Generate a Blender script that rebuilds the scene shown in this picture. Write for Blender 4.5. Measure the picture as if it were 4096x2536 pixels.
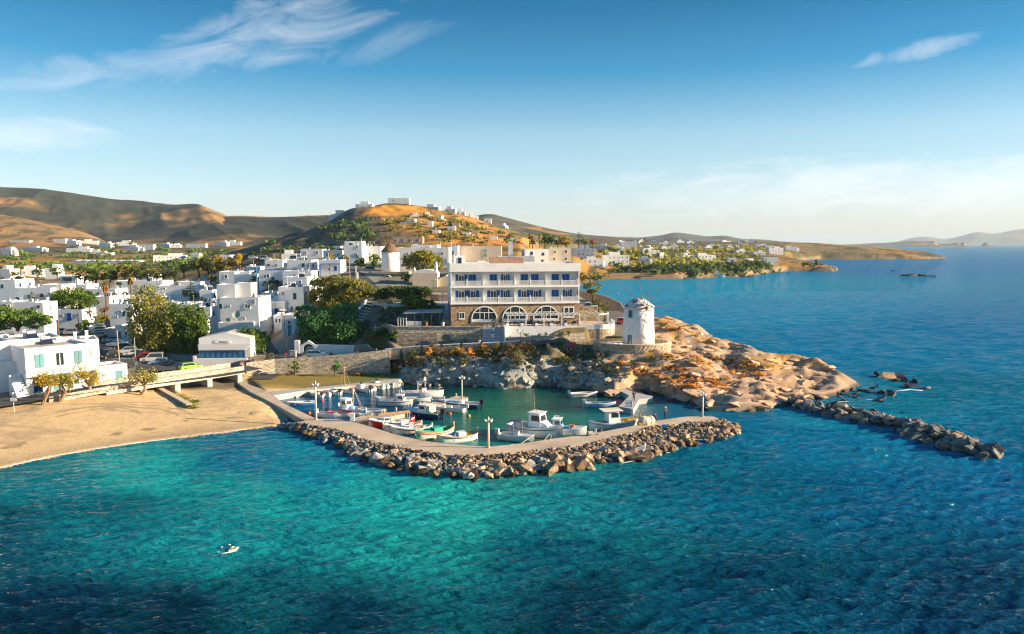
import bpy, bmesh, math, random
import numpy as np
from mathutils import Vector, Matrix, Euler
R = math.radians
for o in list(bpy.data.objects): bpy.data.objects.remove(o)
SC = bpy.context.scene
COL = SC.collection

# ------------------------------------------------------------------ camera
CAM_H = 26.5; FPX = 3000.0; CX, CY = 2048.0, 1268.0
PITCH = math.atan(293 / FPX)
cam = bpy.data.cameras.new('camera'); camo = bpy.data.objects.new('camera', cam); COL.objects.link(camo)
cam.sensor_width = 36; cam.lens = 36 * FPX / 4096
cam.clip_start = 1; cam.clip_end = 120000
camo.location = (0, 0, CAM_H); camo.rotation_euler = (math.pi / 2 - PITCH, 0, 0)
SC.camera = camo

# ------------------------------------------------------------------ sky + sun
SUN_AZ = R(94); SUN_EL = R(16)          # azimuth clockwise from +Y (the view direction)
w = bpy.data.worlds.new('World'); SC.world = w; w.use_nodes = True
nt = w.node_tree; nt.nodes.clear()
def N(t, **k):
    n = nt.nodes.new(t)
    for a, b in k.items(): setattr(n, a, b)
    return n
def L(a, b): nt.links.new(a, b)
def M(op, a, b=None, c=None):
    n = N('ShaderNodeMath', operation=op)
    for i, v in enumerate((a, b, c)):
        if v is None: continue
        if isinstance(v, (int, float)): n.inputs[i].default_value = v
        else: L(v, n.inputs[i])
    return n.outputs[0]
sky = N('ShaderNodeTexSky', sky_type='NISHITA', sun_disc=False)
sky.sun_elevation = SUN_EL; sky.sun_rotation = SUN_AZ
sky.altitude = 0; sky.air_density = 1.0; sky.dust_density = 0.6; sky.ozone_density = 4.0
hs = N('ShaderNodeHueSaturation'); hs.inputs['Saturation'].default_value = 1.35; hs.inputs['Value'].default_value = 1.0; hs.inputs['Hue'].default_value = 0.488
gam = N('ShaderNodeGamma'); gam.inputs[1].default_value = 0.56; L(sky.outputs[0], gam.inputs[0]); L(gam.outputs[0], hs.inputs['Color'])
tc = N('ShaderNodeTexCoord'); sep = N('ShaderNodeSeparateXYZ'); L(tc.outputs['Generated'], sep.inputs[0])
az = M('ARCTAN2', sep.outputs[0], sep.outputs[1]); el = M('ARCSINE', sep.outputs[2])
def cloud(caz, cel, la, lb, tilt, seed, amount):
    """one wispy cirrus streak centred at azimuth caz, elevation cel (degrees)"""
    da = M('SUBTRACT', az, R(caz)); de = M('SUBTRACT', el, R(cel))
    ct, st = math.cos(R(tilt)), math.sin(R(tilt))
    u = M('ADD', M('MULTIPLY', da, ct), M('MULTIPLY', de, st))
    v = M('SUBTRACT', M('MULTIPLY', de, ct), M('MULTIPLY', da, st))
    un = M('DIVIDE', u, R(la)); vn = M('DIVIDE', v, R(lb))
    cmb = N('ShaderNodeCombineXYZ'); L(M('MULTIPLY', u, 9.0), cmb.inputs[0]); L(M('MULTIPLY', v, 30.0), cmb.inputs[1]); cmb.inputs[2].default_value = seed
    nz = N('ShaderNodeTexNoise'); nz.inputs['Scale'].default_value = 1.0; nz.inputs['Detail'].default_value = 6; nz.inputs['Roughness'].default_value = 0.62; nz.inputs['Distortion'].default_value = 0.9
    L(cmb.outputs[0], nz.inputs['Vector'])
    r2 = M('ADD', M('MULTIPLY', un, un), M('MULTIPLY', vn, vn))
    m = M('SUBTRACT', M('MULTIPLY', nz.outputs[0], 2.1), M('ADD', M('MULTIPLY', r2, 0.75), 0.55))
    n = N('ShaderNodeClamp'); L(M('MULTIPLY', m, amount), n.inputs[0])
    return n.outputs[0]
cl = None
for a in [(-17.5, 14.2, 12.5, 2.7, 17, 1.3, 1.05), (-28, 11.3, 9, 1.5, 12, 7.7, .8), (-33, 6.9, 7.5, 1.4, 3, 2.2, 1.3),
          (27.6, 12.4, 5.5, .8, 8, 9.4, 1.1), (-9.5, 14.2, 6, 1.2, 20, 3.6, 0.4), (24, 3.8, 24, 2.4, 0, 5.6, 1.5)]:
    c = cloud(*a); cl = c if cl is None else M('MAXIMUM', cl, c)
ramp = N('ShaderNodeValToRGB'); L(M('DIVIDE', el, R(40)), ramp.inputs[0]); cr = ramp.color_ramp      # the air deepens from milky horizon to teal zenith
cr.elements[0].position = 0; cr.elements[0].color = (1.02, .95, 1.0, 1); cr.elements[1].position = 1; cr.elements[1].color = (.12, .42, .62, 1)
for p_, c_ in ((.10, (.96, .95, .98, 1)), (.20, (.82, .86, .88, 1)), (.31, (.13, .52, .70, 1)), (.42, (.0, .33, .50, 1))): e_ = cr.elements.new(p_); e_.color = c_
mul = N('ShaderNodeMix', data_type='RGBA', blend_type='MULTIPLY'); mul.inputs[0].default_value = 1; L(hs.outputs[0], mul.inputs[6]); L(ramp.outputs[0], mul.inputs[7])
mix = N('ShaderNodeMix', data_type='RGBA'); L(M('MULTIPLY', cl, 0.46), mix.inputs[0]); L(mul.outputs[2], mix.inputs[6]); mix.inputs[7].default_value = (2.75, 2.72, 2.75, 1)
bg = N('ShaderNodeBackground'); bg.inputs[1].default_value = 0.15; L(mix.outputs[2], bg.inputs[0])
wo = N('ShaderNodeOutputWorld'); L(bg.outputs[0], wo.inputs[0])
sun = bpy.data.lights.new('sun', 'SUN'); suno = bpy.data.objects.new('sun', sun); COL.objects.link(suno)
sun.energy = 5.0; sun.angle = R(0.6); sun.color = (1.0, 0.78, 0.52)
sdir = Vector((math.sin(SUN_AZ) * math.cos(SUN_EL), math.cos(SUN_AZ) * math.cos(SUN_EL), math.sin(SUN_EL)))
suno.rotation_euler = sdir.to_track_quat('Z', 'Y').to_euler(); suno.location = (0, 0, 200)
vs = SC.view_settings; vs.view_transform = 'Standard'; vs.look = 'None'; vs.exposure = 1.52; vs.gamma = 1.0; vs.use_curve_mapping = False
SC.cycles.max_bounces = 6; SC.cycles.diffuse_bounces = 3; SC.cycles.glossy_bounces = 3; SC.cycles.transmission_bounces = 3
SC.cycles.transparent_max_bounces = 6; SC.cycles.caustics_reflective = False; SC.cycles.caustics_refractive = False
SC.cycles.use_adaptive_sampling = True; SC.cycles.adaptive_threshold = 0.02; SC.cycles.pixel_filter_type = 'BLACKMAN_HARRIS'; SC.cycles.filter_width = 1.15; SC.cycles.use_denoising = True; SC.cycles.sample_clamp_indirect = 6; SC.cycles.volume_bounces = 0

# ------------------------------------------------------------------ picture <-> place helpers
cp, sp_ = math.cos(PITCH), math.sin(PITCH)
def ray(px, py):
    u = (px - CX) / FPX; v = (CY - py) / FPX
    return u, cp + v * sp_, -sp_ + v * cp
def P(px, py, Y):
    d = ray(px, py); t = Y / d[1]
    return Vector((d[0] * t, Y, CAM_H + d[2] * t))
def G(px, py, z):
    d = ray(px, py); t = (z - CAM_H) / d[2]
    return Vector((d[0] * t, d[1] * t, z))
def mpp(Y): return Y / FPX              # metres per photo pixel at depth Y

# ------------------------------------------------------------------ noise (numpy)
def vnoise(x, y, seed):
    xi = np.floor(x).astype(np.int64); yi = np.floor(y).astype(np.int64); xf = x - xi; yf = y - yi
    def hsh(a, b):
        n = (a * 374761393 + b * 668265263 + seed * 1442695041) & 0xffffffff
        n = ((n ^ (n >> 13)) * 1274126177) & 0xffffffff
        return ((n ^ (n >> 16)) & 0xffff) / 65535.0
    sx = xf * xf * (3 - 2 * xf); sy = yf * yf * (3 - 2 * yf)
    a = hsh(xi, yi); b = hsh(xi + 1, yi); c = hsh(xi, yi + 1); d = hsh(xi + 1, yi + 1)
    return (a + (b - a) * sx) * (1 - sy) + (c + (d - c) * sx) * sy
def fbm(x, y, seed=0, octv=5, gain=0.5, ridged=False):
    s = 0; a = 1; tot = 0
    for i in range(octv):
        n = vnoise(x * 2 ** i + 17.3 * i, y * 2 ** i - 9.1 * i, seed + i)
        if ridged: n = 1 - np.abs(2 * n - 1)
        s = s + a * n; tot += a; a *= gain
    return s / tot
def sstep(a, b, x):
    t = np.clip((x - a) / (b - a), 0, 1); return t * t * (3 - 2 * t)
def poly_sd(x, y, poly):
    """signed distance to polygon (+ inside) and index of the nearest edge"""
    best = np.full(x.shape, 1e18); idx = np.zeros(x.shape, int); ins = np.zeros(x.shape, bool)
    n = len(poly)
    for i in range(n):
        ax, ay = poly[i][:2]; bx, by = poly[(i + 1) % n][:2]
        dx, dy = bx - ax, by - ay; l2 = dx * dx + dy * dy + 1e-12
        t = np.clip(((x - ax) * dx + (y - ay) * dy) / l2, 0, 1)
        d = (x - ax - t * dx) ** 2 + (y - ay - t * dy) ** 2
        m = d < best; best[m] = d[m]; idx[m] = i
        c = ((ay > y) != (by > y))
        with np.errstate(divide='ignore', invalid='ignore'):
            ins ^= c & (x < (bx - ax) * (y - ay) / (by - ay + 1e-12) + ax)
    s = np.sqrt(best); return np.where(ins, s, -s), idx

# ------------------------------------------------------------------ terrain model
COAST = []      # (x, y, slope)
def cpx(px, py, s): g = G(px, py, 0); COAST.append((g.x, g.y, s))
COAST.append((-95, 60, .07)); COAST.append((-72, 78, .07))
for a in [(0, 1875), (198, 1832), (377, 1800), (595, 1768), (794, 1744), (900, 1732), (1000, 1718), (1098, 1706)]: cpx(*a, .075)
for a in [(1180, 1692), (1262, 1690), (1130, 1625), (1062, 1592)]: cpx(*a, .6)
for a in [(1096, 1597), (1218, 1565), (1400, 1545), (1560, 1532)]: cpx(*a, 3)
for a in [(1597, 1530), (1700, 1540), (1800, 1542), (1900, 1545), (2010, 1555), (2103, 1552), (2160, 1546), (2232, 1545), (2342, 1558), (2400, 1575), (2460, 1588), (2577, 1566), (2696, 1594), (2811, 1625), (2900, 1640), (3004, 1648), (3094, 1632), (3178, 1620)]: cpx(*a, 1.5)
for a in [(3260, 1598), (3340, 1582), (3400, 1562), (3440, 1540)]: cpx(*a, .7)
for a in [(66, 150), (60, 157), (54, 160), (51, 170), (53, 180), (47, 190), (38, 199), (32, 214), (29, 235), (27, 262), (25.5, 290), (28, 340), (33, 400), (39, 460)]: COAST.append((a[0], a[1], .9))
for a in [(2330, 1136), (2400, 1123), (2450, 1119)]: cpx(*a, .15)
for a in [(2560, 1117), (2700, 1117), (2850, 1111), (2990, 1106), (3080, 1091), (3150, 1085), (3340, 1087), (3355, 1078), (3260, 1066), (3160, 1056), (3185, 1045)]: cpx(*a, 1.2)
for a in [(3290, 1038), (3500, 1038), (3700, 1037), (3790, 1033), (3720, 1027)]: cpx(*a, .5)
COAST += [(560, 1900, .3), (100, 2600, .3), (-3500, 2600, .3), (-3500, 60, .3)]
CT = []         # height control points
def cz(px, py, z): g = G(px, py, z); CT.append((g.x, g.y, z))
def cy(px, py, Y): g = P(px, py, Y); CT.append((g.x, g.y, g.z))
def cw(x, y, z): CT.append((x, y, z))
for a in [(0, 1800, .8), (300, 1740, 1.0), (600, 1700, 1.0), (900, 1660, .9), (1050, 1640, .9), (100, 1690, 1.5), (400, 1640, 1.6), (650, 1600, 1.3), (900, 1590, 1.0),
          (100, 1596, 2.0), (300, 1560, 2.2), (500, 1545, 1.9), (760, 1545, .7), (900, 1530, .7), (700, 1515, .7), (850, 1500, .8),
          (340, 1500, 2.5), (540, 1470, 2.5), (620, 1440, 2.5), (800, 1470, 2.7), (980, 1465, 2.9), (1080, 1440, 3.1), (1060, 1380, 3.4), (1020, 1320, 4.2), (650, 1390, 2.6), (430, 1330, 3.0), (200, 1330, 3), (60, 1400, 2.7), (800, 1400, 2.8),
          (420, 1270, 3.5), (250, 1285, 3.4), (100, 1260, 4), (520, 1200, 4.5), (300, 1140, 6), (700, 1140, 6), (0, 1180, 5.2), (0, 1300, 3.2),
          (1250, 1505, 1.0), (1450, 1505, 1.1), (1100, 1525, 1.0), (1550, 1515, 1.1), (1000, 1510, .9), (1150, 1480, 1.2), (1400, 1470, 1.3),
          (1200, 1438, 3.5), (1330, 1425, 4.1), (1460, 1410, 4.8), (1580, 1402, 5.3), (1705, 1393, 5.8), (1850, 1385, 6.2), (2000, 1376, 6.6), (2130, 1364, 7.0), (2260, 1352, 7.5)]: cz(*a)
for a in [(0, 1090, 560), (300, 1090, 560), (600, 1090, 540), (100, 1050, 750), (500, 1045, 780), (800, 1050, 650), (100, 1005, 1000), (500, 1003, 1020), (800, 1010, 900), (100, 975, 1400), (500, 970, 1400), (900, 990, 900),
          (1500, 1290, 165), (1560, 1330, 157), (1420, 1390, 155), (1300, 1400, 158), (1250, 1340, 170), (1600, 1240, 170), (1560, 1200, 182), (1450, 1185, 190), (1350, 1210, 192), (1380, 1100, 225), (1565, 1088, 235), (1700, 1080, 250), (1600, 1120, 215), (1720, 1152, 205), (1750, 1216, 173), (1680, 1180, 185),
          (1310, 1112, 222), (1150, 1090, 232), (1100, 1200, 212), (1200, 1150, 212), (1180, 1260, 186), (960, 1100, 262), (1000, 1180, 228), (850, 1200, 240), (900, 1120, 290),
          (1900, 1060, 260), (2000, 1060, 262), (2100, 1100, 235), (2250, 1150, 215), (2150, 1050, 290), (2250, 1045, 310), (1830, 1060, 258),
          (2440, 1240, 209), (2350, 1232, 195), (2400, 1195, 254), (2330, 1175, 285), (2330, 1250, 182), (2400, 1290, 176), (2440, 1330, 160),
          (2555, 1380, 147), (2500, 1395, 144.5), (2620, 1395, 147), (2450, 1428, 141), (2500, 1436, 139.5), (2553, 1438, 139.2), (2620, 1432, 139.8), (2660, 1420, 142), (2620, 1290, 172), (2700, 1330, 163), (2850, 1330, 172), (2800, 1450, 140), (2650, 1500, 134), (3000, 1500, 136), (3100, 1440, 147), (3250, 1500, 139), (2450, 1480, 138), (2300, 1450, 143), (2150, 1440, 144), (2000, 1430, 144), (1880, 1440, 143.5), (1750, 1460, 143), (1650, 1470, 143), (2900, 1400, 154), (3000, 1550, 128), (2850, 1560, 126), (2750, 1540, 128), (3150, 1560, 130),
          (1380, 852, 600), (1450, 832, 610), (1520, 822, 620), (1580, 816, 625), (1640, 822, 625), (1700, 830, 620), (1750, 840, 612), (1800, 850, 605), (1870, 868, 590), (1950, 898, 565), (1450, 850, 570), (1580, 838, 585), (1700, 850, 580), (2080, 950, 520), (1300, 905, 580), (1200, 930, 560), (1100, 965, 520), (1000, 1000, 500), (1250, 965, 470), (1350, 900, 520), (1500, 950, 430), (1700, 940, 430), (1900, 975, 400), (1600, 1000, 370), (1200, 1030, 400), (1400, 1020, 330), (1100, 1050, 370), (900, 1060, 430), (1700, 890, 500), (1850, 920, 480), (1600, 1020, 310), (1850, 1020, 320), (2050, 990, 380),
          (2200, 965, 440), (2300, 985, 470), (2400, 1005, 500), (2250, 1010, 390)]: cy(*a)
for a in [(-23, 152.4, 5.3), (-18, 152.5, 5.6), (-13, 152.5, 5.8), (-8, 152.5, 6.0), (-3, 152, 6.2), (2, 151.8, 6.3), (7, 151.6, 6.5), (12, 151.4, 6.8), (-20, 149.5, 5.3), (-10, 149, 5.8), (0, 148.6, 6.3), (8, 148.6, 6.8)]: cw(*a)
for a in [(-200, 1000, 22), (-50, 1000, 24), (100, 900, 22), (-150, 750, 26), (50, 720, 30)]: cw(*a)
for a in [(2400, 1070, 590), (2400, 1010, 720), (2550, 1075, 600), (2700, 1075, 610), (2700, 1020, 780), (2900, 1075, 640), (2900, 1010, 900), (3100, 1060, 720), (3100, 1008, 1080), (2550, 1000, 760), (2400, 1103, 566), (2560, 1100, 566), (2700, 1098, 568), (2850, 1095, 580), (3000, 1075, 690), (3200, 1070, 745), (3320, 1068, 742),
          (2500, 975, 1200), (2800, 975, 1300), (3000, 985, 1250), (3150, 970, 1500), (3400, 990, 1430), (3600, 1012, 1340), (3300, 1020, 1260), (3500, 1022, 1260), (3700, 1028, 1320)]: cy(*a)
CT = np.array(CT); KS = 9.0
def kco(x, y): return np.stack([x / y * 4.5, np.log(np.maximum(y, 40)) * 2.2], -1)
_kc = kco(CT[:, 0], CT[:, 1])
def phi(d2): return np.sqrt(d2 + 0.0009)
_A = phi(((_kc[:, None] - _kc[None]) ** 2).sum(-1)); _n = len(CT)
_A = np.block([[_A + np.eye(_n) * -0.003, np.ones((_n, 1))], [np.ones((1, _n)), np.zeros((1, 1))]])
_w = np.linalg.solve(_A, np.append(CT[:, 2], 0))
def rbf(x, y):
    k = kco(x, y); out = np.full(x.shape, _w[-1])
    for i in range(_n):
        out += _w[i] * phi((k[..., 0] - _kc[i, 0]) ** 2 + (k[..., 1] - _kc[i, 1]) ** 2)
    return out
def PX(pts, z): return [tuple(G(a, b, z)[:2]) for a, b in pts]
def PY(pts): return [tuple(P(a, b, c)[:2]) for a, b, c in pts]
ROCKZONE = [(-9, 139), (-9, 146.5), (3, 147), (10, 147), (16, 146), (20, 147), (27, 147), (28, 152), (26, 170), (28, 215), (60, 210), (90, 160), (90, 115), (20, 115), (14, 128), (0, 136)]
FLAT = [  # polygon, height, blend
    ([(-24, 153.6), (15.2, 153.6), (20, 160), (20, 176), (-14, 172), (-14.5, 160), (-24, 160)], 9.3, .6),
    ([(-28, 170), (-11, 170), (-11, 182), (-28, 182)], 12.6, 1.2),
]
LAWN = PX([(985, 1500), (1060, 1560), (1225, 1552), (1460, 1530), (1600, 1520), (1610, 1495), (1560, 1478), (1480, 1464), (1250, 1474), (1000, 1488)], 1.0)
FLAT.append((LAWN, 1.0, 1.0))
WM = P(2553, 1376, 147.0)   # windmill base centre
FLAT.append(([(WM.x - 1.2 + 6.3 * math.cos(a), WM.y + 4.9 * math.sin(a)) for a in np.linspace(0, 2 * math.pi, 20, endpoint=False)], WM.z - .15, .9))
RIVER = PX([(905, 1560), (700, 1560), (640, 1530), (690, 1475), (880, 1462), (905, 1495)], .6)
def H(x, y, fine=True):
    x = np.asarray(x, float); y = np.asarray(y, float); shp = x.shape; x = x.ravel(); y = y.ravel()
    h = rbf(x, y)
    cpoly = [(a, b) for a, b, _ in COAST]; sl = np.array([c for _, _, c in COAST])
    sd, idx = poly_sd(x, y, cpoly)
    # town, fields: gentle relief; hills: gullies and terraces
    h += (fbm(x / 60, y / 60, 3, 4) - .5) * np.clip((y - 300) / 200, 0, 1) * 3 + (fbm(x / 16, y / 22, 87, 4, .55, True) - .5) * sstep(330, 420, y) * sstep(800, 650, y) * 3.2
    if fine:
        rz, _ = poly_sd(x, y, ROCKZONE); m = sstep(-1, 3, rz) * sstep(0, 3, sd)
        rn = fbm(x / 9 + y / 22, y / 6, 11, 5, .55, True)
        blocks = np.floor(fbm(x / 5, y / 4, 23, 3) * 9) / 9
        h += m * ((rn - .55) * 3.0 + (blocks - .5) * 2.0 * sstep(20, 35, x))
        cliff = sstep(137, 141, y) * sstep(148, 145.5, y) * sstep(-24, -18, x) * sstep(24, 17, x) * sstep(0, 2, sd)
        h += cliff * (fbm(x / 4 + y / 3, y / 3, 31, 4, .55, True) - .55) * 2.6
        beach = sstep(146, 120, y) * sstep(-28, -34, x)
        h += beach * (fbm(x / 2.2, y / 2.2, 41, 3) - .5) * .16
    base = np.minimum(h, .15 + sl[idx] * np.maximum(sd, 0) + np.maximum(0, sd - 30) * 1.5)
    out = np.where(sd > 0, base, np.maximum(-4, -.35 + sd * .25))
    for pl, z, bl in FLAT:
        d, _ = poly_sd(x, y, pl); out += (z - out) * sstep(-bl, 0, d)
    return out.reshape(shp)
def Hs(x, y): return float(Hi(np.array([x]), np.array([y]))[0])
def hit(px, py, y0=70, y1=1900, n=420):
    """the point of the ground that the photograph shows at (px, py)"""
    Y = np.geomspace(y0, y1, n); d = ray(px, py); x = d[0] / d[1] * Y; z = CAM_H + d[2] / d[1] * Y
    hh = np.maximum(Hi(x, Y), 0); k = np.argmax(z <= hh)
    if z[k] > hh[k]: k = n - 1
    lo = max(k - 1, 0); Y2 = np.linspace(Y[lo], Y[k], 24); z2 = CAM_H + d[2] / d[1] * Y2; h2 = np.maximum(Hi(d[0] / d[1] * Y2, Y2), 0)
    j = np.argmax(z2 <= h2); j = j if z2[j] <= h2[j] else 23
    return Vector((d[0] / d[1] * Y2[j], Y2[j], float(h2[j])))

# ------------------------------------------------------------------ materials
MATS = {}
def mat(name, col, rough=.8, var=.12, scale=.6, bump=0, bscale=6, spec=.3, metal=0, rnd=0, col2=None, c2scale=1.0, c2lo=.5, c2hi=.6, emit=None, trans=0, attr=None, stretch=None, ior=1.45, coat=0):
    if name in MATS: return MATS[name]
    m = bpy.data.materials.new(name); m.use_nodes = True; t = m.node_tree; b = t.nodes['Principled BSDF']
    def nn(k, **kw):
        n = t.nodes.new(k)
        for a, v in kw.items(): setattr(n, a, v)
        return n
    c = tuple(col) + (1,)
    b.inputs['Roughness'].default_value = rough; b.inputs['Specular IOR Level'].default_value = spec; b.inputs['Metallic'].default_value = metal; b.inputs['IOR'].default_value = ior
    if trans: b.inputs['Transmission Weight'].default_value = trans
    if coat: b.inputs['Coat Weight'].default_value = coat
    geo = nn('ShaderNodeNewGeometry'); pos = geo.outputs['Position']
    if stretch:
        mp = nn('ShaderNodeMapping'); mp.inputs['Scale'].default_value = stretch; t.links.new(pos, mp.inputs[0]); pos = mp.outputs[0]
    if attr:
        a = nn('ShaderNodeAttribute', attribute_name=attr); cur = a.outputs['Color']
    else:
        r = nn('ShaderNodeRGB'); r.outputs[0].default_value = c; cur = r.outputs[0]
    if col2:
        nz = nn('ShaderNodeTexNoise'); nz.inputs['Scale'].default_value = c2scale; nz.inputs['Detail'].default_value = 6; t.links.new(pos, nz.inputs['Vector'])
        mr = nn('ShaderNodeMapRange'); mr.inputs[1].default_value = c2lo; mr.inputs[2].default_value = c2hi; t.links.new(nz.outputs[0], mr.inputs[0])
        mx = nn('ShaderNodeMix', data_type='RGBA'); t.links.new(mr.outputs[0], mx.inputs[0]); t.links.new(cur, mx.inputs[6]); mx.inputs[7].default_value = tuple(col2) + (1,); cur = mx.outputs[2]
    f = None
    if var:
        nz = nn('ShaderNodeTexNoise'); nz.inputs['Scale'].default_value = scale; nz.inputs['Detail'].default_value = 7; nz.inputs['Roughness'].default_value = .65; t.links.new(pos, nz.inputs['Vector'])
        mr = nn('ShaderNodeMapRange'); mr.inputs[1].default_value = .3; mr.inputs[2].default_value = .7; mr.inputs[3].default_value = 1 - var; mr.inputs[4].default_value = 1 + var; t.links.new(nz.outputs[0], mr.inputs[0]); f = mr.outputs[0]
    if rnd:
        oi = nn('ShaderNodeObjectInfo'); mr = nn('ShaderNodeMapRange'); mr.inputs[3].default_value = 1 - rnd; mr.inputs[4].default_value = 1 + rnd; t.links.new(oi.outputs['Random'], mr.inputs[0])
        if f is None: f = mr.outputs[0]
        else:
            mm = nn('ShaderNodeMath', operation='MULTIPLY'); t.links.new(f, mm.inputs[0]); t.links.new(mr.outputs[0], mm.inputs[1]); f = mm.outputs[0]
    if f is not None:
        mx = nn('ShaderNodeVectorMath', operation='SCALE'); t.links.new(cur, mx.inputs[0]); t.links.new(f, mx.inputs['Scale']); cur = mx.outputs[0]
    t.links.new(cur, b.inputs['Base Color'])
    if bump:
        nz = nn('ShaderNodeTexNoise'); nz.inputs['Scale'].default_value = bscale; nz.inputs['Detail'].default_value = 8; nz.inputs['Roughness'].default_value = .6; t.links.new(pos, nz.inputs['Vector'])
        bm = nn('ShaderNodeBump'); bm.inputs['Strength'].default_value = bump; bm.inputs['Distance'].default_value = .3; t.links.new(nz.outputs[0], bm.inputs['Height']); t.links.new(bm.outputs[0], b.inputs['Normal'])
    if emit:
        b.inputs['Emission Color'].default_value = tuple(emit[0]) + (1,); b.inputs['Emission Strength'].default_value = emit[1]
    MATS[name] = m; return m
def stone_mat(name, col, scale=2.2, dark=.35, rnd=0, flat=1.0):
    """rubble masonry: cells of varying stone colour with recessed mortar joints"""
    if name in MATS: return MATS[name]
    m = bpy.data.materials.new(name); m.use_nodes = True; t = m.node_tree; b = t.nodes['Principled BSDF']; b.inputs['Roughness'].default_value = .9; b.inputs['Specular IOR Level'].default_value = .15
    geo = t.nodes.new('ShaderNodeNewGeometry'); mp = t.nodes.new('ShaderNodeMapping'); mp.inputs['Scale'].default_value = (1, 1, 1.7); t.links.new(geo.outputs['Position'], mp.inputs[0])
    v = t.nodes.new('ShaderNodeTexVoronoi'); v.inputs['Scale'].default_value = scale; t.links.new(mp.outputs[0], v.inputs['Vector'])
    e = t.nodes.new('ShaderNodeTexVoronoi'); e.feature = 'DISTANCE_TO_EDGE'; e.inputs['Scale'].default_value = scale; t.links.new(mp.outputs[0], e.inputs['Vector'])
    r = t.nodes.new('ShaderNodeValToRGB'); r.color_ramp.elements[0].color = tuple(c * .62 for c in col) + (1,); r.color_ramp.elements[1].color = tuple(min(1, c * 1.35) for c in col) + (1,)
    sx = t.nodes.new('ShaderNodeSeparateColor'); t.links.new(v.outputs['Color'], sx.inputs[0]); t.links.new(sx.outputs[0], r.inputs[0])
    mr = t.nodes.new('ShaderNodeMapRange'); mr.inputs[1].default_value = .0; mr.inputs[2].default_value = .07; t.links.new(e.outputs['Distance'], mr.inputs[0])
    mx = t.nodes.new('ShaderNodeMix'); mx.data_type = 'RGBA'; t.links.new(mr.outputs[0], mx.inputs[0]); mx.inputs[6].default_value = tuple(c * dark for c in col) + (1,); t.links.new(r.outputs[0], mx.inputs[7])
    t.links.new(mx.outputs[2], b.inputs['Base Color'])
    bp = t.nodes.new('ShaderNodeBump'); bp.inputs['Strength'].default_value = .8; bp.inputs['Distance'].default_value = .12; t.links.new(mr.outputs[0], bp.inputs['Height']); t.links.new(bp.outputs[0], b.inputs['Normal'])
    MATS[name] = m; return m

# ------------------------------------------------------------------ object helpers
def link(name, me, m=None, parent=None, loc=None, rot=None, scale=None):
    o = bpy.data.objects.new(name, me); COL.objects.link(o)
    if m is not None and me is not None and not me.materials: me.materials.append(m)
    if parent is not None: o.parent = parent
    if loc is not None: o.location = loc
    if rot is not None: o.rotation_euler = rot if not isinstance(rot, (int, float)) else (0, 0, rot)
    if scale is not None: o.scale = scale if not isinstance(scale, (int, float)) else (scale,) * 3
    return o
def tag(o, label=None, cat=None, group=None, kind=None):
    if label: o['label'] = label
    if cat: o['category'] = cat
    if group: o['group'] = group
    if kind: o['kind'] = kind
    return o
def thing(name, label, cat, loc=(0, 0, 0), rotz=0, group=None):
    o = bpy.data.objects.new(name, None); COL.objects.link(o); o.location = loc; o.rotation_euler = (0, 0, rotz); o.empty_display_size = .3
    return tag(o, label, cat, group)
def npmesh(name, v, f, smooth=False):
    me = bpy.data.meshes.new(name); v = np.asarray(v, np.float32); f = np.asarray(f, np.int32); k = f.shape[1]
    me.vertices.add(len(v)); me.vertices.foreach_set('co', v.ravel())
    me.loops.add(f.size); me.loops.foreach_set('vertex_index', f.ravel())
    me.polygons.add(len(f)); me.polygons.foreach_set('loop_start', np.arange(0, f.size, k, dtype=np.int32)); me.polygons.foreach_set('loop_total', np.full(len(f), k, np.int32))
    me.polygons.foreach_set('use_smooth', np.full(len(f), smooth)); me.update(calc_edges=True); return me
def vcol(me, name, c):
    a = me.color_attributes.new(name, 'FLOAT_COLOR', 'POINT'); c = np.asarray(c, np.float32)
    a.data.foreach_set('color', np.concatenate([c, np.ones((len(c), 1), np.float32)], 1).ravel())
def gridfaces(r, c):
    i = np.arange(r * c).reshape(r, c)
    return np.stack([i[:-1, :-1].ravel(), i[:-1, 1:].ravel(), i[1:, 1:].ravel(), i[1:, :-1].ravel()], 1)
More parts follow.
